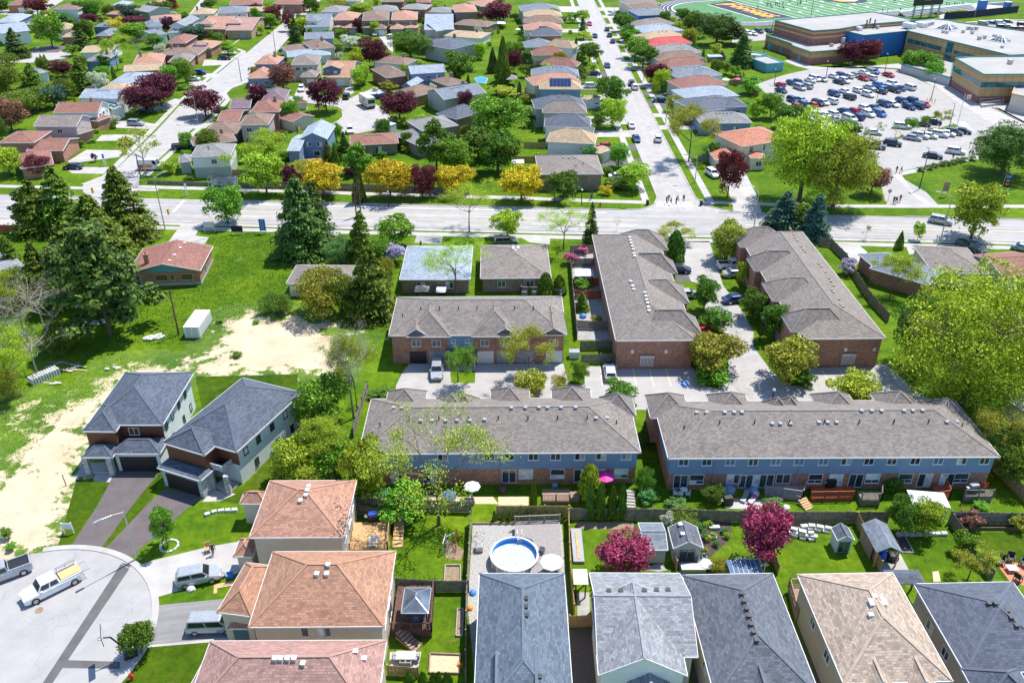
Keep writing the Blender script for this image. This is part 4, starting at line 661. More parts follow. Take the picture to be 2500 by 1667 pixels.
# lower row
H5 = [('n', 'house with slate blue-grey hip roof beside the swimming pool', (1962, 1850), (2785, 1850), (1998, 630), 5.4, 2.5, 'h', 'sl', 'be'), ]
h4, rh4, w4, d4 = house('o', (-160, 1900), (715, 1900), (-105, 627), 5.2, 2.4, 'h', 'sl', 'be', 'slate blue-grey hip-roofed house beside the round pool', '', [('o', (-60, 1780), (140, 1780), (-60, 1400), 5.2, 1.7, 'gy', ''), ('o', (230, 1780), (540, 1780), (240, 1360), 5.2, 1.9, 'gy', '')], 'detached_house')
h5, rh5, w5, d5 = house('o', (905, 1340), (1770, 1345), (835, 622), 5.0, 2.3, 'gx', 'lg', 'be', 'light grey gabled house with a steep white front gable', '', [('o', (915, 1500), (1680, 1505), (900, 840), 5.0, 2.25, 'gy', '', 'wh'), ('o', (1180, 1720), (1560, 1720), (1300, 1500), 3.8, 1.2, 'gy', '', 'wh')], 'detached_house')
h6, rh6, w6, d6 = house('o', (1915, 1700), (2820, 1680), (1655, 640), 5.2, 2.6, 'h', 'dg', 'be', 'charcoal speckled hip-roofed house with a row of vents along its ridge', '', [('p', (80, 1640), (360, 1640), (60, 1300), 5.0, 1.5, 'gy', '')], 'detached_house')
h7, rh7, w7, d7 = house('p', (870, 1505), (1772, 1485), (520, 608), 5.2, 2.8, 'h', 'be', 'tp', 'beige mottled hip-roofed house with a raised deck at its side', '', [('p', (1060, 1560), (1310, 1560), (1080, 1330), 5.1, 1.1, 'gy', ''), ('p', (1410, 1560), (1660, 1560), (1420, 1330), 5.1, 1.1, 'gy', '')], 'detached_house')
h8, rh8, w8, d8 = house('p', (1868, 1420), (2780, 1400), (1465, 685), 5.2, 2.6, 'h', 'db', 'tp', 'dark blue-grey hip-roofed house in the lower corner beside the fire table patio', '', [('p', (2010, 1700), (2500, 1700), (1990, 1380), 5.2, 2.0, 'hy', '')], 'detached_house')
for rf, th, c, pts, z, m in ((rh4, h4, 'o', ((293, 845), (293, 915), (297, 990), (410, 1515)), 7.4, 'black_metal'), (rh5, h5, 'o', ((1005, 782), (1106, 780), (1208, 780), (1309, 779), (1413, 776), (1511, 774), (1221, 963), (1228, 1018)), 7.1, 'black_metal'), (rh6, h6, 'p', ((40, 768), (60, 830), (80, 892), (98, 952), (116, 1020), (137, 1083), (158, 1150)), 7.3, 'black_metal'), (rh7, h7, 'p', ((1128, 793), (1092, 830), (1105, 857), (1195, 825), (1207, 855), (1094, 945)), 7.7, 'white_trim'), (rh8, h8, 'p', ((2066, 850), (2120, 850), (2213, 910), (2246, 965), (2290, 1030)), 7.6, 'black_metal')):
    for x, y in pts: ob('roof_vent', cached('vent', VENT), rf, on_roof(rf, c, x, y), mats=[m])
for th, w, d, sd in ((h7, w7, d7, 'l'), (h6, w6, d6, 'l'), (h8, w8, d8, 'l')):
    for u in (-.3, .35): put_window(th, Matrix.Identity(4), w, d, .4, sd, u, 2.9, 1.2, 1.1, 'w')
world_part(h7, 'awning', 'shingle_db', lambda m: m.face([W('p', *q) for q in ((1255, 588, 2.9), (1510, 590, 2.9), (1550, 680, 2.6), (1420, 800, 2.6))])) if False else None
# ---------------------------------------------------------------- townhouse blocks
TZ = 5.1
t1, rt1, wt1, dt1 = house('f', (1270, 1530), (2858, 1522), (1352, 1185), TZ, 2.7, 'hx', 'tw', 'bk', 'brick townhouse row with four garages and small front gables', '', [('f', (1415, 1532), (1625, 1532), (1425, 1330), TZ, 1.25, 'gy', '', 'bk', 4.6), ('f', (2205, 1526), (2420, 1526), (2215, 1330), TZ, 1.25, 'gy', '', 'bk', 4.6), ('f', (1425, 1540), (1825, 1540), (1440, 1290), TZ, 2.45, 'hy', '', 'bk', 4.7), ('f', (2005, 1538), (2425, 1538), (2020, 1290), TZ, 2.45, 'hy', '', 'bk', 4.7), ('g', (435, 1524), (672, 1522), (445, 1320), TZ, 1.25, 'gy', '', 'bk', 4.6)], 'townhouse_row', 'townhouses')
for c, x in (('j', 1525), ('j', 1703), ('j', 2130), ('j', 2305), ('k', 548)): near_wall_window(t1, wt1, dt1, .4, c, x, 135, 3.0, 1.35, 1.1, 'w')
for c, x in (('j', 1855), ('j', 1975)): near_wall_window(t1, wt1, dt1, .4, c, x, 85, 3.6, .7, .6, 's')
for c, x, m in (('j', 1540, 'door_and_opening_black'), ('j', 1710, 'grey_box'), ('j', 2135, 'white_trim'), ('j', 2310, 'grey_box'), ('k', 300, 'grey_box'), ('k', 555, 'white_trim')): near_wall_window(t1, wt1, dt1, .4, c, x, 310, .04, 2.5, 2.1, 'G', 'f', m)  # first one is an open garage: its dark inside is painted as a black panel
def wall_patch(th, w, d, ov, c, x0, x1, z0, z1, mat, name, proud=.04):
    q0, q1 = at(th, c, *x0, z0), at(th, c, *x1, z0); return MB().box(q0.x, q1.x, -(d/2-ov)-proud, -(d/2-ov), z0, z1).build(name, mat, th)
wall_patch(t1, wt1, dt1, .4, 'j', (1805, 140), (2030, 140), 2.75, TZ-.2, 'wall_bl', 'siding_panel')
q0, q1 = at(t1, 'j', 1780, 215, 2.4), at(t1, 'j', 2065, 210, 2.4); MB().box(q0.x, q1.x, -dt1/2-1.0, -dt1/2+.4, 2.45, 2.6).build('porch_roof', 'shingle_dg', t1)
for t in (.1, .9): MB().box(q0.x+(q1.x-q0.x)*t-.07, q0.x+(q1.x-q0.x)*t+.07, -dt1/2-.9, -dt1/2-.76, 0, 2.45).build('porch_post', 'white_trim', t1)
ob('x', None) if False else None
def bumps(rows): return [(c, L, R, B, TZ, rh, k, '', 'bk', z0) for c, L, R, B, rh, k, z0 in rows]
def side_gable(c, px, py, hw, rh, k='hy', dep=4.5):          # cross roof on the far slope, peak seen at (px,py)
    p = W(c, px, py, TZ+rh); s = 1/MPP(c, p); return p, hw, dep, rh, k
def add_cross(th, rk, rows, ang=0):
    inv = (Matrix.Translation(th.location) @ Matrix.Rotation(th.rotation_euler.z, 4, 'Z')).inverted()
    for c, px, py, hw, dep, rh, back in rows:
        p = W(c, px, py, TZ+rh); T = inv @ Matrix.Translation((p.x, p.y, 0)); block(th, T, hw*2, hw*2, TZ, rh, 'hy', rk, 'bk', '', .35, 'white_trim', 1.0)
t2, rt2, wt2, dt2 = house('j', (1000, 1125), (3520, 1110), (1100, 632), TZ, 2.7, 'hx', 'tw', 'bk/bl', 'blue-sided townhouse row with pink umbrella in a back garden', '', (), 'townhouse_row', 'townhouses')
t3, rt3, wt3, dt3 = house('k', (1572, 1165), (4533, 1150), (1445, 655), TZ, 2.7, 'hx', 'tw', 'bk/bl', 'blue-sided townhouse row with the long brown roof and many decks', '', (), 'townhouse_row', 'townhouses')
add_cross(t2, 'tw', [('j', 1415, 540, 2.6, 6.5, 2.1, 2.6), ('j', 1835, 585, 2.2, 7, 2.1, 2.2), ('j', 1940, 585, 2.0, 7, 2.1, 2.0), ('k', 165, 530, 2.6, 6.5, 2.1, 2.6), ('k', 720, 525, 2.6, 6.5, 2.1, 2.6), ('k', 1130, 580, 2.2, 7, 2.1, 2.2)])
add_cross(t3, 'tw', [('k', 1580, 578, 2.6, 6, 2.1, 2.4), ('k', 2140, 572, 2.6, 6.5, 2.1, 2.6), ('l', 335, 565, 1.9, 7, 2.1, 2.0), ('l', 438, 560, 1.9, 7, 2.1, 2.0), ('l', 825, 520, 2.6, 6.5, 2.1, 2.6), ('l', 1330, 515, 2.6, 6.5, 2.1, 2.6), ('l', 1720, 575, 2.4, 7, 2.1, 2.4)])
t4, rt4, wt4, dt4 = house('k', (1105, 115), (1832, 112), (935-0, 630-1458.8), TZ, 2.6, 'hy', 'tw', 'bk', 'brick townhouse row end-on beside visitor parking with white car', '', (), 'townhouse_row', 'townhouses')
t5, rt5, wt5, dt5 = house('l', (528, 92), (1215, 86), (62, -780), TZ, 2.6, 'hy', 'tw', 'bk', 'brick townhouse row end-on beside the huge lime-green tree', '', (), 'townhouse_row', 'townhouses')
for th, w, d, sx in ((t4, wt4, dt4, 1), (t5, wt5, dt5, -1)):
    for k in range(4):
        yy_ = -d/2+4.6+k*(d-8.5)/3; T = Matrix.Translation((sx*(w/2-3.4), yy_, 0)); block(th, T, 8.9, 6.6 if k % 2 else 5.4, TZ+.05, 2.6, 'hx', 'tw', 'bk', '', .3, 'grey_box', .2)
    for k in range(7): put_window(th, Matrix.Translation((sx*1.05, 0, 0)), w, d, .4, 'r' if sx > 0 else 'l', (-.85+k*.27)*sx, .05, 2.3, 2.0, 'G', 'grey_box')
def vline(rf, th, c, pts, z, mat='grey_box'):
    for x, y in pts: ob('roof_vent', cached('vent', VENT), rf, on_roof(rf, c, x, y), mats=[mat])
vline(rt2, t2, 'j', ((1322, 714), (1393, 716), (1560, 830), (1658, 830), (1782, 830), (1882, 828), (1996, 828), (2126, 820)), 7.45); vline(rt2, t2, 'k', ((178, 716), (302, 714), (423, 712), (500, 712), (620, 712), (750, 712), (930, 806), (1030, 806)), 7.45)
vline(rt3, t3, 'k', ((1828, 757), (1916, 757), (2076, 755), (2160, 755), (2230, 755)), 7.45); vline(rt3, t3, 'l', ((38, 690), (284, 783), (350, 783), (432, 783), (665, 772), (736, 772), (808, 772), (1012, 678), (1095, 678), (1175, 678), (1358, 678), (1430, 677), (1508, 675), (1706, 768), (1790, 768)), 7.45)
vline(rt4, t4, 'g', ((1217, 618), (1229, 660), (1235, 685), (1243, 710), (1254, 738), (1260, 765), (1268, 803), (1273, 825), (1241, 1050), (1258, 1093), (1267, 1122), (1367, 1150), (1375, 1183), (1382, 1213), (1392, 1242), (1396, 1280), (1402, 1310)), 7.6, 'white_trim')
vline(rt5, t5, 'h', ((432, 535), (445, 555), (458, 580), (470, 605), (485, 630), (518, 675), (535, 700), (550, 720), (663, 818), (680, 840), (713, 885), (745, 935), (760, 960), (782, 995), (765, 1030), (780, 1050), (825, 1105), (845, 1150), (855, 1165)), 7.6, 'deck_brown')
for th, rf, w, d in ((t1, rt1, wt1, dt1), (t2, rt2, wt2, dt2), (t3, rt3, wt3, dt3)):
    for k in range(9):
        x, y = -w/2+w*(k+.6)/9.3, -d*.14; ob('vent_pipe', cached('pipe', lambda: MB().cyl((0,0,-.2), (0,0,.55), .09, .07, 6).mesh('vent_pipe', ['black_metal'])), rf, (x, y, zroof(w, d, TZ, 2.7, 'h', x, y)))
for c, xs in (('k', (157, 370, 565, 780, 968, 1190)),): [near_wall_window(t2, wt2, dt2, .4, c, x, 1140, 3.75, 1.25, 1.05, 'w') for x in xs]
for x in (1760, 2170, 1250): near_wall_window(t2, wt2, dt2, .4, 'j', x, 1140, 3.75, 1.25, 1.05, 'w')
for x in (1695, 1900, 2108, 2310): near_wall_window(t3, wt3, dt3, .4, 'k', x, 1190, 3.75, 1.2, 1.05, 'w')
for x in (112, 295, 482, 678, 863, 1048, 1233, 1422, 1610, 1800, 1985): near_wall_window(t3, wt3, dt3, .4, 'l', x, 1085, 3.75, 1.2, 1.05, 'w')
for x in (155, 790, 940): near_wall_window(t2, wt2, dt2, .4, 'k', x, 1350, .3, 1.75, 2.05, 'D')
for x in (305, 585, 1148): near_wall_window(t2, wt2, dt2, .4, 'k', x, 1325, .95, 1.75, 1.45, 'k')
for x in (1370, 1650): near_wall_window(t2, wt2, dt2, .4, 'j', x, 1350, .3, 1.75, 2.05, 'D')
for c, x in (('k', 1665), ('k', 2300), ('l', 92), ('l', 262), ('l', 832), ('l', 1000), ('l', 1570), ('l', 1752)): near_wall_window(t3, wt3, dt3, .4, c, x, 1390, .3, 1.75, 2.05, 'D')
for c, x, ty in (('k', 1815, 'k'), ('k', 2145, 'D'), ('l', 412, 'D'), ('l', 680, 'k'), ('l', 1155, 'k'), ('l', 1428, 'k'), ('l', 1893, 'k')): near_wall_window(t3, wt3, dt3, .4, c, x, 1375, .95, 1.75, 1.45, ty)
for th, d, xs in ((t2, dt2, (('k', 75), )), (t3, dt3, (('k', 1990), ('l', 555)))):
    for c, x in xs: q = at(th, c, x, 1130, TZ-.2); MB().cyl((q.x, -d/2+.3, 0), (q.x, -d/2+.3, TZ-.2), .06, .06, 6).build('downpipe', 'grey_box', th)
for th, w, d, c, xs in ((t4, wt4, dt4, 'k', (1250, 1550)), (t5, wt5, dt5, 'l', (612, 895, 1132))):
    for x in xs: q = at(th, c, x, 195, 3.0); MB().box(q.x-.22, q.x+.22, -(d/2-.4)-.05, -(d/2-.4), 2.7, 3.25).build('wall_sign', 'white_trim', th)
for th, d, c, x in ((t4, dt4, 'k', 1370), (t5, dt5, 'l', 905)):
    q = at(th, c, x, 250, 1.6); rk = [MB().box(q.x-.95+k*.21, q.x-.87+k*.21, -(d/2-.4)-.3, -(d/2-.4)-.22, .5, 2.1) for k in range(10)]
    for m in rk: m.build('meter_pipe', 'white_trim', th)
    MB().box(q.x-1.05, q.x+1.1, -(d/2-.4)-.35, -(d/2-.4)-.02, 2.1, 2.4).build('meter_box', 'galv', th)
# ---------------------------------------------------------------- middle-ground houses
m1 = house('e', (1125, 975), (1785, 950), (1945, 730), 2.9, 1.55, 'gy', 'rb', 'bk', 'abandoned brick bungalow with red-brown roof in the overgrown lot', '', (), 'bungalow', 'bungalow')
for u, ww in ((-.12, 2.2), (.2, .8), (.62, 2.0)): put_window(m1[0], Matrix.Identity(4), m1[2], m1[3], .4, 'f', u, 1.0, ww, 1.2, 's', 'plywood')
put_window(m1[0], Matrix.Identity(4), m1[2], m1[3], .4, 'r', -.2, .3, .95, 2.0, 'd'); put_window(m1[0], Matrix.Identity(4), m1[2], m1[3], .4, 'f', -.8, .3, .95, 2.0, 'd')
q = at(m1[0], 'e', 1315, 880, 3.7); MB().box(q.x-.4, q.x+.4, q.y-.4, q.y+.4, 2.8, 5.3).box(q.x-.48, q.x+.48, q.y-.48, q.y+.48, 5.3, 5.42).cyl((q.x, q.y, 5.42), (q.x, q.y, 5.8), .16, .14, 8).build('chimney', 'wall_bk', m1[1])
vline(m1[1], m1[0], 'e', ((1645, 710), (1607, 752), (1555, 815), (1512, 865)), 4.4, 'white_trim')
mb = MB(); x, dd = m1[2]/2-.4, m1[3]/2-.4; mb.face([(-x*.62, -dd-.03, 2.75), (x*.62, -dd-.03, 2.75), (0, -dd-.03, 4.15)]); mb.build('gable_board', 'wall_tl', m1[0])
MB().box(-x-.03, x+.03, -dd-.03, dd+.03, 0, .55).build('foundation', 'concrete', m1[0])
m2 = house('f', (1365, 1032), (2000, 1030), (2042, 730), 2.8, 1.9, 'hy', 'lb', 'bn', 'pale blue-grey roofed bungalow half hidden by a budding tree', 'fl2', (), 'bungalow', 'bungalow')
m3 = house('f', (2088, 1022), (2722, 1016), (2112, 726), 2.8, 2.1, 'hy', 'gb', 'bn', 'grey-brown roofed brick bungalow with small back porch', 'fl2', (), 'bungalow', 'bungalow')
put_window(m3[0], Matrix.Identity(4), m3[2], m3[3], .4, 'f', .42, .35, 1.8, 2.05, 'D'); vline(m3[1], m3[0], 'g', ((195, 745), (195, 760), (237, 745), (237, 758), (216, 775)), 4.6, 'white_trim'); vline(m2[1], m2[0], 'f', ((1558, 700), (1556, 715)), 4.4, 'black_metal')
house('f', (355, 1068), (960, 1075), (432, 898), 2.6, 1.3, 'h', 'gb', 'wh', 'derelict bungalow swallowed by bushes and vines', 'fl1', (), 'bungalow', 'bungalow')
house('e', (-330, 1220), (330, 1010), (420, 640), 3.2, 1.1, 'gx', 'lg', 'wh', 'long pale metal-roofed building behind the cedars at the edge', '', (), 'outbuilding', 'building')
m6 = house('h', (1075, 850), (1560, 990), (1100, 708), 2.9, 1.7, 'hy', 'bg', 'bk', 'blue-grey roofed bungalow beside the slim dark cedar', 'ld1 ll2', [('h', (985, 735), (1120, 850), (1240, 720), 2.9, 1.2, 'h', '')], 'bungalow', 'bungalow')
m7 = house('h', (1590, 880), (2060, 900), (1580, 670), 2.9, 1.8, 'hy', 'gb', 'be', 'grey-brown roofed bungalow facing the main road', '', (), 'bungalow', 'bungalow')
m8 = house('h', (2170, 930), (2560, 900), (1920, 740), 2.9, 1.5, 'gx', 'rb', 'be', 'red-brown roofed bungalow at the picture edge', '', (), 'bungalow', 'bungalow')
house('l', (2215, 180), (2600, 240), (2290, 20), 2.8, 1.2, 'h', 'gb', 'be', 'grey-brown roof showing behind the huge lime-green tree', '', (), 'bungalow', 'bungalow')
house('l', (2150, 560), (2700, 900), (2250, 330), 2.8, 1.2, 'h', 'lg', 'be', 'pale grey roof beneath the lime-green boughs', '', (), 'bungalow', 'bungalow')
# ---------------------------------------------------------------- far houses
LST = 'left side of long street'; RST = 'right side of long street'
lc = ['grey-brown', 'beige', 'dark blue-grey', 'grey-brown', 'dark blue-grey', 'tan, solar-panelled', 'salmon', 'blue-grey', 'red-brown', 'red-brown', 'tan', 'grey', 'dark blue-grey', 'salmon', 'brown', 'tan', 'blue-grey']
ordn = ['first', 'second', 'third', 'fourth', 'fifth', 'sixth', 'seventh', 'eighth', 'ninth', 'tenth', 'eleventh', 'twelfth', 'thirteenth', 'fourteenth', 'fifteenth', 'sixteenth', 'seventeenth', 'eighteenth']
for i, s in enumerate(['415 1555 998 1550 405 1383 3.9 2.2 h gb bn vn3 fd1 pi2', '485 1262 920 1285 470 1172 5.2 2.4 hx ta wh', '468 1130 885 1138 458 1048 5.2 2.4 hx db wh fu1', '450 1005 850 1010 443 942 5.2 2.4 hx gb gy', '385 972 850 962 375 885 5.2 2.4 hx db gy vn1', '425 795 802 797 420 735 5.2 2.2 h ta bl so6x2 fu1', '375 765 810 737 372 690 5.2 2.2 hx sa be', '352 680 782 682 348 615 5.2 2.1 hx bg bk vn4', '430 575 755 598 400 530 5.0 2.0 h rb be vn3', '370 497 660 490 368 455 5.0 2.2 hx rb be', '470 412 725 435 480 380 5.2 2.3 h ta wh', '300 425 560 420 310 372 5.0 2.2 hx bg be', '355 325 630 320 350 285 5.2 2.3 h db bk', '290 272 635 270 320 222 5.2 2.2 h sa wh so3x1', '290 205 638 205 290 165 5.2 2.1 h br be', '290 152 632 150 295 112 5.2 2.1 h ta be', '265 105 620 100 262 52 5.2 2.3 h bg be vn4']):
    hrow('c', s, f'{lc[i]} roofed house, {ordn[i]} from main road, {LST}' if i else f'grey-brown roofed house with a blue door on the left corner of long street', {1: ['860 1340 965 1370 870 1265 2.8 .6 h wh'], 2: ['800 1200 900 1205 800 1130 2.9 1 h wh'], 6: [], 5: ['790 870 845 890 790 800 2.9 .7 h wh']}.get(i, ()))
rc = ['grey-brown', 'dark blue', 'pale grey', 'red-brown', 'blue-grey', 'red-brown', 'brown', 'grey', 'bright red', 'tan', 'blue-grey', 'grey-brown', 'blue-grey', 'brown', 'grey-brown']
for i, s in enumerate(['1858 1100 2325 1097 1870 1015 3.2 1.9 h gr bl fl2 vn5', '1830 1000 2285 952 1830 868 4.0 2.1 hx db bl vn3', '1740 888 2212 855 1770 790 4.0 2.0 hx lb wh', '1690 790 2112 757 1640 712 4.0 2.1 h rb be', '1650 697 2062 667 1655 605 4.0 2.0 h bg wh vn4 fu1', '1555 603 1925 572 1550 555 4.0 2.0 h rb be', '1500 548 1905 522 1500 495 4.0 2.1 h br be', '1515 488 1875 460 1515 412 4.0 2.0 h gr wh vn4', '1410 412 1795 385 1420 370 4.0 2.0 h pk wh', '1400 367 1768 330 1420 300 4.0 2.0 h ta wh vn3', '1370 303 1725 272 1375 232 4.0 2.0 h lb wh vn3', '1330 247 1665 215 1345 190 4.0 2.0 h gb be vn3', '1310 142 1602 132 1315 85 4.4 1.9 h bg bu vn4 fu1', '1280 92 1535 85 1285 50 4.4 1.9 h br be', '1220 52 1520 40 1225 5 4.4 1.9 h gb be']):
    hrow('c', s, f'{rc[i]} roofed house, {ordn[i]} from main road, {RST}', {1: ['2090 957 2287 950 2080 880 4.4 1.4 h bl fu1'], 4: ['1870 695 2062 668 1865 620 4.4 1.5 h wh fu1'], 7: ['1700 490 1876 470 1700 425 4.4 1.4 h wh fu1']}.get(i, ()))
sp = house('d', (42, 1195), (440, 1135), (0, 1058), 5.2, 1.7, 'h', 'te', 'cr', 'cream corner house with terracotta tile roof and arched windows', 'ru1', [('c', (1988, 1425), (2215, 1425), (1940, 1325), 2.8, 1.0, 'h', 'fg1'), ('d', (110, 1290), (240, 1290), (110, 1225), 3.0, .4, 'h', 'fl1')], 'detached_house')
for u in (-.62, -.1): put_window(sp[0], Matrix.Identity(4), sp[2], sp[3], .4, 'f', u, 3.2, 1.1, 1.5, 'w')
